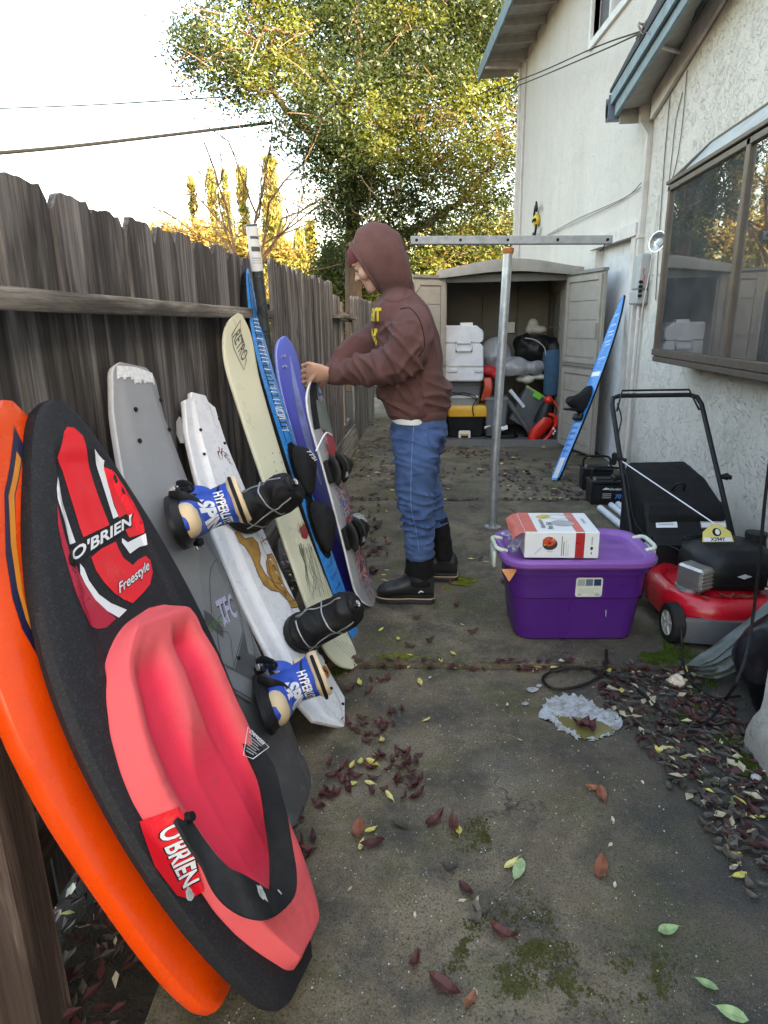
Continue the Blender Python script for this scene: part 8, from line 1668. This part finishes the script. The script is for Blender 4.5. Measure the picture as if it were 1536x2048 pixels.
# cypresses
def cypress(px, top, wpx, y, label, n=170, base=520):
    t = at_y(px, top, y); b = Vector((t.x, y, -0.07)); h = t.z; e = empty('cypress_tree', b, label, 'tree', 'cypresses beyond the fence'); rad = wpx / 2 / 1310 * y
    mb = MB(); mb.tube([b, (b.x, y, h * .96)], [.12, .01], 6); part('trunk', mb, M_BARK, e)
    f = np.sort(rng.uniform(0.0, 1, n)); prof = np.clip(np.minimum(1, (1 - f) * 1.9), .05, 1) * np.clip(.55 + f * 1.2, 0, 1); an = rng.uniform(0, 2 * np.pi, n); rr = rad * prof * rng.uniform(.45, 1.0, n)
    C = np.stack([b.x + rr * np.cos(an), y + rr * np.sin(an), .4 + (h - .4) * f], 1); leaves_mesh('crown', C, rng.random(n), 30, .22, .06 + rad * .12, [M_CYP, M_L2], (.72,), e, .30, -1.6)
cypress(381, 352, 14, 31, 'thin sunlit cypress, leftmost above the fence', 90); cypress(420, 338, 22, 30, 'narrow sunlit cypress left of its touching twin', 140); cypress(446, 340, 22, 31, 'narrow sunlit cypress right of its touching twin', 140)
cypress(482, 334, 24, 29, 'narrow cypress just left of the metal tube', 170); cypress(538, 318, 46, 28, 'broadest sunlit cypress, right of the metal tube', 330)
cypress(597, 462, 26, 27, 'small dark cypress left of the white post', 120); cypress(620, 444, 26, 28, 'small dark cypress touching the big tree', 120)
# autumn shrubs beyond the fence and greenery past the end of the path
def shrub(name, pts, m, label, k=26, size=.11, cl=.16, thr=(.7,), dens=70, cat='shrub', group=None):
    c0 = at_y(pts[0][0], pts[0][1], pts[0][3]); e = empty(name, (c0.x, c0.y, -.07), label, cat, group)
    cs = [at_y(px, py, y) for px, py, r, y in pts]; rs_ = [(r / 1310 * y,) * 3 for px, py, r, y in pts]; C, Mi = leaf_cloud(cs, rs_, [int(dens * (r / 40) ** 1.6) + 12 for _, _, r, _ in pts], 0); leaves_mesh('crown', C, Mi, k, size, cl, m, thr, e)
    mb = MB(); [mb.tube([(c0.x + .1 * i, c0.y, -.07), cs[min(i, len(cs) - 1)]], [.05, .015], 6) for i in range(min(3, len(cs)))]; o = part('stems', mb, M_BARK, e)
    return e
shrub('autumn_shrub', [(340, 478, 20, 24), (395, 475, 26, 25), (310, 475, 14, 24)], [M_AUT, M_CYP], 'orange autumn shrub over the middle of the near fence', size=.17, cl=.25)
shrub('autumn_shrub', [(450, 490, 28, 25), (500, 500, 22, 25), (560, 505, 18, 24)], [M_AUT, M_L2], 'yellow and orange shrub behind the metal tube', size=.17, cl=.25)
shrub('green_bush', [(700, 590, 42, 16.5), (740, 620, 45, 17), (680, 530, 45, 17), (720, 660, 40, 16.5), (660, 560, 35, 18), (770, 560, 50, 18), (755, 690, 35, 17)], [M_L1, M_L2], 'green bush past the far end of the fence, behind the man', thr=(.5,), dens=90)
shrub('green_bush', [(830, 510, 50, 19), (900, 500, 45, 19.5), (960, 490, 45, 20), (1020, 480, 50, 20), (870, 560, 50, 19), (980, 540, 50, 19), (800, 590, 50, 19), (920, 600, 50, 19)], [M_L2, M_AUT, M_L1], 'sunlit yellow-green bush behind the shed roof', thr=(.45, .65), dens=70, size=.13)
shrub('distant_trees', [(100, 600, 70, 45), (250, 600, 70, 45), (420, 590, 70, 45), (580, 590, 70, 42), (720, 600, 80, 40), (880, 600, 80, 40), (1010, 600, 80, 40)], [M_L1, M_CYP], 'low line of distant trees at the horizon', dens=60, size=.35, cl=.5, cat='trees')
# bare tree
r = random.Random(21); bt_ = Vector((-4.9, 16.5, -.07)); bare = empty('bare_tree', bt_, 'leafless pale-barked tree behind the metal tube', 'tree')
br = []
def grow(p, d, L, rad, depth):
    n = 5; pts = [Vector(p)]; dd = Vector(d)
    for i in range(n): dd = (dd + Vector((r.uniform(-.22, .22), r.uniform(-.22, .22), r.uniform(-.06, .16)))).normalized(); pts.append(pts[-1] + dd * L / n)
    br.append((depth, pts, rad))
    if depth < 5:
        for i in range(3 if depth < 3 else 2):
            q = pts[r.choice((2, 3, 4, 5))]; ax = dd.orthogonal().normalized(); ax.rotate(Matrix.Rotation(r.uniform(0, 6.28), 3, dd)); grow(q, (dd * .75 + ax * r.uniform(.45, .9)).normalized(), L * r.uniform(.6, .82), rad * .58, depth + 1)
mb = MB(); mb.tube(spline([bt_, bt_ + Vector((.05, 0, 1.2)), bt_ + Vector((.1, 0, 2.2))], 8), [.09, .088, .085, .08, .078, .075, .07, .068], 10); part('trunk', mb, M_BARE, bare, smooth=60)
for a in range(5): grow(bt_ + Vector((.1, 0, 2.0 + .05 * a)), Vector((math.cos(a * 1.3 + .4) * .6, math.sin(a * 1.3) * .6, 1)).normalized(), 2.3, .042, 1)
for dmax, nm in ((1, 'limb'), (2, 'limb')):
    for dp, pts, rad in br:
        if dp == dmax: mb = MB(); mb.tube(pts, [rad * (1 - .08 * i) for i in range(6)], 7); part(nm, mb, M_BARE, bare, smooth=60)
mb = MB(); [mb.tube(pts, [max(.004, rad) * (1 - .1 * i) for i in range(6)], 4, cap=False) for dp, pts, rad in br if dp > 2]; o = part('twigs', mb, M_BARE, bare, smooth=0); o['kind'] = 'stuff'
# lines
wire('power_line', [at_y(-60, 311, 9.5), at_y(130, 294, 11), at_y(330, 271, 12.6), at_y(545, 245, 14)], .027, 'thick dark utility line sloping into the big tree', 'power line', m=plain('cable_sheath', (.006, .006, .006), .9))
wire('power_line', [at_y(-60, 219, 16), at_y(180, 210, 17), at_y(400, 197, 18), at_y(560, 186, 19)], .016, 'thin faint utility line above the thick one', 'power line')
mb = MB(); c = at_y(640, 515, 22); mb.box((c.x, 22, c.z / 2 - .04), (.11, .11, c.z / 2 + .04), None, .01); mb.box((c.x, 22, c.z + .05), (.15, .15, .04), None, .01); solo('white_post', mb, M_WHITE, (c.x, 22, -.07), 'white post standing far beyond the fence', 'post')
# ================================================================ fallen leaves, moss, puddle, tarp, cables
def leaf_mesh(L, w, curl, seed, m, fold=.25):
    r = random.Random(seed); mb = MB(); n = 6; vs = []
    for i in range(n + 1):
        t = i / n; hw_ = w * math.sin(math.pi * min(1, t ** .8)) ** .8 * .5 + .0004; y = (t - .5) * L; z = curl * (4 * (t - .5) ** 2) * L * .3 + r.uniform(-.001, .001); x0 = .12 * L * math.sin(t * 2 + seed) * .4
        vs += [(x0 - hw_, y, z + fold * hw_ + r.uniform(0, .002)), (x0, y, z + .001), (x0 + hw_, y, z + fold * hw_ + r.uniform(0, .003))]
    fs = []
    for i in range(n): a = 3 * i; fs += [(a, a + 1, a + 4, a + 3), (a + 1, a + 2, a + 5, a + 4)]
    mb.add(vs, fs); k = len(mb.v); mb.add([(-.0008, L * .5, curl * L * .3), (.0008, L * .5, curl * L * .3), (.002, L * .72, .001)], [(0, 1, 2)])
    return mb.mesh('fallen_leaf', m, None, 0, fix=False)
def m_fl(name, a, b, rough=.5):
    k = NT(name, rough, .4); oi = k.n('ObjectInfo').outputs['Random']; co = k.co(); col = k.mix(oi, a, b); col = k.mix(k.ramp(k.noise(co, 45, 4, .7), [(.45, 0.), (.7, .6)]), col, tuple(x * .35 for x in a)); return k.out(col, None, k.bump(k.noise(co, 120, 2), .3, .003))
M_FR = m_fl('leaf_dark_red', (.050, .012, .012), (.105, .028, .020)); M_FY = m_fl('leaf_yellow', (.55, .46, .10), (.62, .55, .22)); M_FG = m_fl('leaf_green', (.22, .34, .13), (.32, .42, .22)); M_FB = m_fl('leaf_grey_brown', (.05, .040, .032), (.125, .10, .075)); M_FP = m_fl('leaf_pale', (.40, .33, .22), (.55, .50, .36)); M_FO = m_fl('leaf_rust', (.20, .065, .03), (.30, .11, .05))
red = [leaf_mesh(.062, .024, .5 + .2 * i, i, M_FR, .35) for i in range(5)]; yel = [leaf_mesh(.042, .017, .3, 10 + i, M_FY) for i in range(3)]; grn = [leaf_mesh(.058, .026, .2, 20 + i, M_FG) for i in range(2)]; brn = [leaf_mesh(.050, .020, .4 + .2 * i, 30 + i, M_FB) for i in range(4)]; pal = [leaf_mesh(.036, .015, .3, 40 + i, M_FP) for i in range(3)]; rst = [leaf_mesh(.060, .028, .5, 50 + i, M_FO) for i in range(2)]
def slab_z(y, x): 
    yy = y - 0.038 * (x + .4)
    for y0, y1, xr, zt in slabs:
        if y0 <= yy <= y1 and x > left_edge(yy): return zt + .003
    return -.070
rl = random.Random(31)
def drop(px, py, meshes, label, group, sc=1.0, lift=.004):
    p = at_z(px, py, 0.01); z = slab_z(p.y, p.x); p = at_z(px, py, z + lift)
    o = bpy.data.objects.new('fallen_leaf', meshes[rl.randrange(len(meshes))]); COL.objects.link(o); o.location = p; s = sc * rl.uniform(.75, 1.25); o.scale = (s, s, s); o.rotation_euler = (rl.uniform(-.25, .25), rl.uniform(-.25, .25), rl.uniform(0, 6.28)); return tag(o, label, 'leaf', group)
def inpoly(x, y, P):
    c = False; n = len(P)
    for i in range(n):
        x0, y0 = P[i]; x1, y1 = P[i - 1]
        if (y0 > y) != (y1 > y) and x < (x1 - x0) * (y - y0) / (y1 - y0) + x0: c = not c
    return c
def scatter(n, P, meshes, label, group, sc=1.0):
    xs = [p[0] for p in P]; ys = [p[1] for p in P]; k = 0
    while k < n:
        x, y = rl.uniform(min(xs), max(xs)), rl.uniform(min(ys), max(ys))
        if inpoly(x, y, P): drop(x, y, meshes, label, group, sc); k += 1
LR = 'dark red curled leaf lying apart on the near slab'; GR = 'stray dark red leaves on the near slab'
for cx_, cy_, n, sx_, sy_, wh in ((690, 1545, 9, 14, 26, 'in the drift right of the grey wakeboard foot'), (775, 1500, 8, 22, 12, 'at the top of the large leaf cluster'), (815, 1530, 12, 26, 16, 'on the right of the large leaf cluster'), (805, 1575, 13, 26, 20, 'at the bottom of the large leaf cluster'), (760, 1540, 4, 14, 10, 'in the middle of the large leaf cluster'), (790, 1440, 6, 18, 12, 'just below the white wakeboard tip, right'), (735, 1455, 8, 30, 14, 'just below the white wakeboard tip'), (680, 1445, 5, 14, 10, 'under the white wakeboard tip'), (650, 1590, 7, 16, 12, 'against the grey wakeboard foot'), (755, 1365, 5, 20, 12, 'just in front of the slab joint'), (605, 1690, 8, 14, 30, 'beside the kneeboard strap'), (590, 1640, 4, 10, 10, 'under the grey wakeboard end')):
    for _ in range(n): drop(rl.gauss(cx_, sx_), rl.gauss(cy_, sy_), red, 'dark red leaf ' + wh, 'dark red leaves ' + wh, .74)
for px, py, ms in ((720, 1660, rst), (870, 1640, red), (905, 1655, red), (745, 1690, red), (800, 1650, brn), (900, 1735, brn), (960, 1820, brn), (955, 1830, brn), (890, 1970, red), (940, 2000, rst), (830, 1925, red), (1185, 1575, rst), (1200, 1735, rst), (1205, 1590, rst), (935, 1780, red), (1010, 1870, red)): drop(px, py, ms, LR if ms is red else ('rust brown leaf lying alone on the near slab' if ms is rst else 'blackish curled leaf lying alone on the near slab'), GR if ms is red else ('rust brown leaves on the near slab' if ms is rst else 'blackish leaves on the near slab'), 1.05)
for px, py in ((765, 1480), (705, 1530), (722, 1524), (745, 1526), (703, 1567), (740, 1567), (778, 1593), (741, 1660), (918, 1663), (725, 1690), (1023, 1727), (853, 1440), (720, 1365), (840, 1365)): drop(px, py, yel, 'small yellow leaf fallen on the near concrete slab', 'yellow leaves on the near slab')
for px, py, lb_ in ((1038, 1741, 'broad green leaf beside a small yellow one on the near slab'), (1335, 1858, 'green leaf on the near slab, below the litter of brown leaves'), (1412, 1970, 'pale green leaf at the lower right of the near slab'), (1462, 2030, 'long green leaf at the bottom right edge of the photo'), (1465, 1602, 'bluish green leaf on the moss by the wing wall')): drop(px, py, grn, lb_, None, 1.0)
for px, py in ((700, 1778), (925, 1802), (955, 1800), (750, 1510), (1015, 1410), (1090, 1350), (1040, 1480), (1225, 1640), (1285, 1565), (1230, 1770), (1220, 1690), (860, 1355), (610, 1815), (830, 1830), (950, 1985)): drop(px, py, pal, 'tiny pale leaf scrap on the near concrete slab', 'pale leaf scraps on the near slab', .6)
BR = [(1300, 1370), (1480, 1400), (1500, 1560), (1536, 1680), (1536, 1840), (1470, 1760), (1400, 1640), (1310, 1540), (1290, 1440)]
scatter(110, BR, brn, 'grey-brown leaf in the litter beside the wing wall', 'leaf litter beside the wing wall', .78)
scatter(13, BR, pal, 'pale narrow leaf in the litter beside the wing wall', 'pale leaves in the litter beside the wing wall', .7)
scatter(9, BR, yel, 'yellow leaf in the litter beside the wing wall', 'yellow leaves in the litter beside the wing wall', .9)
scatter(26, [(1350, 1375), (1460, 1400), (1500, 1450), (1490, 1490), (1400, 1440), (1340, 1410)], red, 'dark red leaf in the litter beside the wing wall', 'red leaves beside the wing wall', .78)
scatter(10, [(1300, 1330), (1390, 1330), (1400, 1380), (1320, 1390)], pal, 'pale leaf in the darker corner in front of the mower', 'pale leaves in front of the mower', .9)
scatter(48, [(700, 1010), (770, 1010), (780, 1150), (720, 1160), (690, 1080)], red, 'dark red leaf on the second slab, left of the man', 'dark red leaves left of the man', .9)
scatter(16, [(900, 1010), (1180, 1010), (1000, 1300), (760, 1300)], red, 'dark red leaf on the second slab, in the open middle', 'dark red leaves on the middle slab', .9)
scatter(16, [(700, 1020), (960, 1020), (1000, 1300), (760, 1320)], yel, 'small yellow leaf on the second slab', 'yellow leaves on the middle slab', .8)
# what is too much to count: one sheet of small leaves per place
def litter(name, n, P, size, mats, label=None, zl=.006, dens=None):
    vs = []; fs = []; mi = []; xs = [p[0] for p in P]; ys = [p[1] for p in P]; k = 0; t = 0
    while k < n and t < n * 40:
        t += 1; x, y = rl.uniform(min(xs), max(xs)), rl.uniform(min(ys), max(ys))
        if not inpoly(x, y, P): continue
        if dens and noise.noise(Vector((x * dens, y * dens, 2.2))) < rl.uniform(-.35, .45): continue
        z = slab_z(y, x) + zl * rl.random() + .002; a = rl.uniform(0, 6.28); L = size * rl.uniform(.6, 1.3); w = L * rl.uniform(.18, .26); d = Vector((math.cos(a), math.sin(a), rl.uniform(-.15, .15))) * L / 2; e = Vector((-math.sin(a), math.cos(a), rl.uniform(-.3, .5))) * w; c = Vector((x, y, z)); b = len(vs)
        vs += [c - d, c - d * .2 + e + Vector((0, 0, .003)), c + d, c - d * .2 - e + Vector((0, 0, .003)), c - d * .15]; fs += [(b, b + 4, b + 1), (b + 4, b + 2, b + 1), (b, b + 3, b + 4), (b + 3, b + 2, b + 4)]; m = rl.choices(range(len(mats)), weights=[q for _, q in mats])[0]; mi += [m] * 4; k += 1
    mb = MB(); mb.v = [tuple(v) for v in vs]; mb.f = fs; mb.m = mi; o = part(name, mb, [m for m, _ in mats], smooth=0, fix=False); return tag(o, kind='stuff')
MX = [(M_FR, 6), (M_FB, 2), (M_FP, .5), (M_FY, .35)]
litter('leaf_litter', 1500, [(-1.0, .4), (-.66, .6), (-1.02, 6.6), (-1.15, 9.6), (-1.22, 9.6), (-1.08, 5), (-1.0, 2)], .042, MX, zl=.03)
litter('leaf_litter', 1500, [(-.95, 5.0), (1.5, 5.05), (1.5, 7.3), (.1, 7.5), (-.2, 12), (-1.1, 12), (-1.0, 7.4)], .055, MX, dens=1.6)
litter('leaf_litter', 260, [(-.65, 2.39), (1.2, 2.44), (1.2, 2.475), (-.65, 2.42)], .045, MX, zl=.012)
litter('leaf_litter', 200, [(-.95, 4.93), (1.5, 5.02), (1.5, 5.08), (-.95, 4.98)], .05, MX, zl=.012)
litter('leaf_litter', 700, [(.62, 2.42), (1.0, 2.42), (.98, 2.05), (1.02, 1.95), (1.01, 1.2), (.86, 1.35), (.72, 1.75), (.60, 2.15)], .045, [(M_FB, 5), (M_FR, 2.5), (M_FP, .8), (M_FY, .2)], zl=.014)
litter('leaf_litter', 700, [(-1.2, 12), (1.0, 12), (2, 16), (-2.5, 16)], .06, [(M_FR, 4), (M_FO, 2), (M_FY, 1)], zl=.03)
# grit and debris on the near slab
vs = []; mb = MB(); 
for i in range(420):
    x, y = rl.uniform(-.5, 1.0), rl.uniform(.7, 2.35); s = rl.uniform(.0012, .0032); c = Vector((x, y, .003)); mb.add([c + Vector((s, 0, 0)), c + Vector((-s * .6, s, 0)), c + Vector((-s * .5, -s, 0)), c + Vector((0, 0, s * 1.3))], [(0, 1, 3), (1, 2, 3), (2, 0, 3)])
tag(part('pale_grit', mb, plain('grit', (.45, .43, .39), .9, var=.4, sc=200), smooth=0, fix=False), kind='stuff')
# moss
def m_moss(name, a, b): k = NT(name, .95, .15); f = k.noise(k.co(), 30, 4, .7); return k.out(k.ramp(f, [(.3, a), (.7, b)]), None, k.bump(k.noise(k.co(), 180, 3), .8, .006))
M_MOSS = m_moss('moss', (.028, .045, .008), (.075, .115, .016)); M_MOSSY = m_moss('moss_yellow', (.10, .12, .012), (.20, .21, .03))
def moss(cx_, cy_, rx, ry, n, m, h=.012, dn=7):
    mb = MB(); k = 0; t = 0
    while k < n and t < n * 20:
        t += 1; a, q = rl.uniform(0, 6.28), abs(rl.gauss(0, .5)); px, py = cx_ + rx * q * math.cos(a), cy_ + ry * q * math.sin(a)
        p = at_z(px, py, .02); z = slab_z(p.y, p.x)
        if noise.noise(Vector((p.x * dn, p.y * dn, .7))) + .5 * noise.noise(Vector((p.x * dn * 3, p.y * dn * 3, 5.7))) < rl.uniform(-.25, .25) + .25 * q: continue
        q = at_z(px, py, z); a = rl.uniform(0, 6.28); w = rl.uniform(.0015, .0040); hh = h * rl.uniform(.3, 1); d = Vector((math.cos(a) * w, math.sin(a) * w, 0)); e = Vector((-math.sin(a) * w, math.cos(a) * w, 0)); tp = Vector((rl.uniform(-w, w), rl.uniform(-w, w), hh)); mb.add([q + d, q - d * .5 + e, q - d * .5 - e, q + tp], [(0, 1, 3), (1, 2, 3), (2, 0, 3)]); k += 1
    return tag(part('moss', mb, m, smooth=0, fix=False), kind='stuff')
moss(908, 1172, 50, 20, 2600, M_MOSSY, .005, 6); moss(1330, 1305, 80, 32, 4200, M_MOSS, .008); moss(1475, 1545, 60, 80, 7000, M_MOSS, .016, 9); moss(1365, 1415, 50, 40, 2000, M_MOSS, .009); moss(1450, 1350, 30, 22, 1500, M_MOSS, .02)
moss(820, 1312, 150, 16, 1200, M_MOSSY, .003, 8); M_MOSSF = m_moss('moss_faint', (.045, .045, .014), (.085, .085, .024)); moss(1060, 1890, 190, 130, 1300, M_MOSSF, .0018, 14); moss(975, 1672, 80, 50, 500, M_MOSSF, .0018, 14); moss(930, 1880, 100, 80, 400, M_MOSSF, .0018, 14); moss(1100, 1980, 160, 60, 500, M_MOSSF, .0018, 14); moss(690, 1340, 40, 20, 500, M_MOSS, .004, 9); moss(1290, 1960, 90, 60, 300, M_MOSSF, .0018, 14)
# puddle, its reflections painted in: pale rim, olive middle
def ragged(P, n, amp, seed):
    r = random.Random(seed); out = []; k = len(P)
    for i in range(k):
        a, b = P[i], P[(i + 1) % k]
        for j in range(n): t = j / n; out.append((a[0] + (b[0] - a[0]) * t + r.uniform(-amp, amp), a[1] + (b[1] - a[1]) * t + r.uniform(-amp, amp)))
    return out
o1 = ragged([(1090, 1400), (1125, 1388), (1165, 1392), (1200, 1415), (1235, 1425), (1246, 1450), (1225, 1470), (1195, 1478), (1165, 1486), (1145, 1470), (1120, 1462), (1100, 1440), (1078, 1435)], 9, 4.5, 2); o2 = ragged([(1110, 1432), (1140, 1436), (1180, 1440), (1215, 1448), (1230, 1462), (1195, 1474), (1165, 1478), (1148, 1462), (1128, 1452)], 8, 3.5, 3)
k = NT('thin_water', .03, .6); k.out(k.ramp(k.noise(k.co(), 9, 3), [(.3, (.13, .115, .035)), (.7, (.20, .175, .07))])); M_POOL = k.m
k = NT('painted_reflection', .3); M_PALEREF = k.out(k.mix(k.ramp(k.noise(k.co(), 26, 6, .75), [(.42, 0.), (.62, .85)]), (.44, .46, .48), (.17, .15, .11)), k.ramp(k.noise(k.co(), 12, 3), [(.3, .12), (.7, .55)]))
mb = MB(); P1 = [at_z(*p, .0045) for p in o1]; pf = fill2d([[(p.x, p.y) for p in P1]]); mb.add([(p[0], p[1], .0055) for p in pf[0]], pf[1]); pu = empty('puddle', P1[0]); pu['kind'] = 'structure'; part('pale_rim', mb, M_PALEREF, pu, smooth=0, fix=False)
mb = MB(); P2 = [at_z(*p, .006) for p in o2]; pf = fill2d([[(p.x, p.y) for p in P2]]); mb.add([(p[0], p[1], .0068) for p in pf[0]], pf[1]); part('shallow_water', mb, M_POOL, pu, smooth=0, fix=False)
for i in range(4): drop(1160 + 8 * i, 1448 + 3 * i, red, 'dark red leaf lying in the puddle', 'red leaves in the puddle', 1.0, .010)
for px, py, rr in ((1065, 1380, 9), (1050, 1408, 6), (1078, 1372, 5), (710, 1045, 20), (715, 1060, 12)):
    P3 = [at_z(px + rr * (1 + .4 * rl.random()) * math.cos(a), py + rr * .45 * (1 + .5 * rl.random()) * math.sin(a), .005) for a in np.linspace(0, 6.28, 16)[:-1]]; z_ = slab_z(P3[0].y, P3[0].x) + .004; pf = fill2d([[(p.x, p.y) for p in P3]]); mb = MB(); mb.add([(p[0], p[1], z_) for p in pf[0]], pf[1]); part('pale_spatter', mb, M_PALEREF, pu, smooth=0, fix=False)
# tarp and black plastic behind the wing wall
M_TARP = plain('grey_green_tarp', (.095, .11, .10), .6, var=.25, sc=14, bump=.2, bsc=120, dirt=.3)
ta_ = [at_y(*p) for p in ((1560, 1185, 2.55), (1500, 1235, 2.50), (1450, 1275, 2.46), (1408, 1308, 2.42), (1378, 1330, 2.40))]; tb_ = [at_y(*p) for p in ((1570, 1300, 2.40), (1520, 1325, 2.34), (1470, 1345, 2.34), (1430, 1358, 2.36), (1392, 1352, 2.36))]
A_, B_ = spline(ta_, 40), spline(tb_, 40); mb = MB()
def tf_(u, v, o=0):
    i = min(39, int(u * 39)); p = A_[i].lerp(B_[i], v); q = p + Vector((.3, -.75, .5)).normalized() * (.035 * math.sin(math.pi * v) + .030 * noise.noise(Vector((u * 3.5, v * 8, 1))) + .012 * math.sin(v * 15 + u * 5) - o); q.z = max(q.z, .026); return q
mb.grid(lambda u, v: tf_(u, v), 39, 20); mb.grid(lambda u, v: tf_(u, v, .012), 39, 20); solo('tarp', mb, M_TARP, at_z(1390, 1352), 'crumpled grey-green tarp between the mower and the wing wall', 'tarp', smooth=70)
mb = MB(); mb.ball((1.42, 2.24, .16), (.34, .17, .22), 18, 12); mb.ball((1.28, 2.20, .08), (.17, .13, .10), 14, 10); f = fuse(mb, .014, 4, lambda c, n: .03 * (1 - 2 * abs(noise.noise(Vector(c) * 7)))); solo('black_plastic', f, plain('black_sheet', (.012, .012, .018), .35, bump=.2, bsc=40), (1.4, 2.24, 0), 'dark plastic bundle tucked behind the wing wall', 'bundle', smooth=70)
g_ = lambda px, py, h=.012: at_z(px, py, slab_z(at_z(px, py).y, at_z(px, py).x) + h)
wire('black_cable', [at_y(1545, 880, 2.2), at_y(1530, 1000, 2.2), at_y(1518, 1130, 2.2), at_y(1505, 1240, 2.2), at_y(1490, 1320, 2.12), at_y(1470, 1370, 2.05), g_(1450, 1400), g_(1420, 1440), g_(1400, 1452), g_(1360, 1450), g_(1310, 1410), g_(1270, 1375), g_(1215, 1345), g_(1150, 1335), g_(1100, 1345), g_(1086, 1360), g_(1110, 1378), g_(1160, 1372), g_(1200, 1352), g_(1212, 1330), g_(1213, 1300)], .006, 'black cable hanging by the wing wall and looping over the near slab', n=140)
wire('black_cable', [at_y(1362, 1240, 2.62), at_y(1364, 1290, 2.55), g_(1368, 1335), g_(1385, 1365), g_(1430, 1395), g_(1480, 1392)], .005, 'short black cable hanging from the mower front', n=40)
mb = MB(); c = g_(1354, 1362, .02); mb.ball(c, (.03, .03, .022), 14, 10); f = fuse(mb, .004, 1, lambda p, n: .010 * noise.noise(Vector(p) * 60)); sh_ = solo('snail_shell', f, plain('pale_shell', (.50, .40, .31), .5, var=.3, sc=40), g_(1354, 1362, 0), 'pale crumpled shell-like scrap in the darker corner', 'scrap', smooth=0)
mb = MB(); c = g_(1512, 1555, .012); mb.ball(c, (.016, .014, .010), 10, 8); solo('pebble', mb, plain('pebble_grey', (.35, .33, .31), .8), g_(1512, 1555, 0), 'round grey pebble at the foot of the wing wall', 'stone', smooth=60)
# small plants at the far fence
pl = empty('weed', g_(690, 905, 0), 'small green weed at the foot of the far fence', 'plant'); mb = MB()
for i in range(16): c = g_(688 + rl.uniform(-8, 10), 900 + rl.uniform(-6, 12), .02 + rl.random() * .06); a = rl.uniform(0, 6.28); d = Vector((math.cos(a), math.sin(a), .3)) * .03; e = Vector((-math.sin(a), math.cos(a), .2)) * .015; mb.add([c - d, c + e, c + d, c - e], [(0, 1, 2, 3)])
o = part('leaves', mb, M_FG, pl, smooth=0); o['kind'] = 'stuff'
mb = MB(); [mb.tube([g_(688 + 3 * i, 905, 0), g_(686 + 4 * i, 902, .06)], .002, 4) for i in range(4)]; part('stems', mb, M_FG, pl)
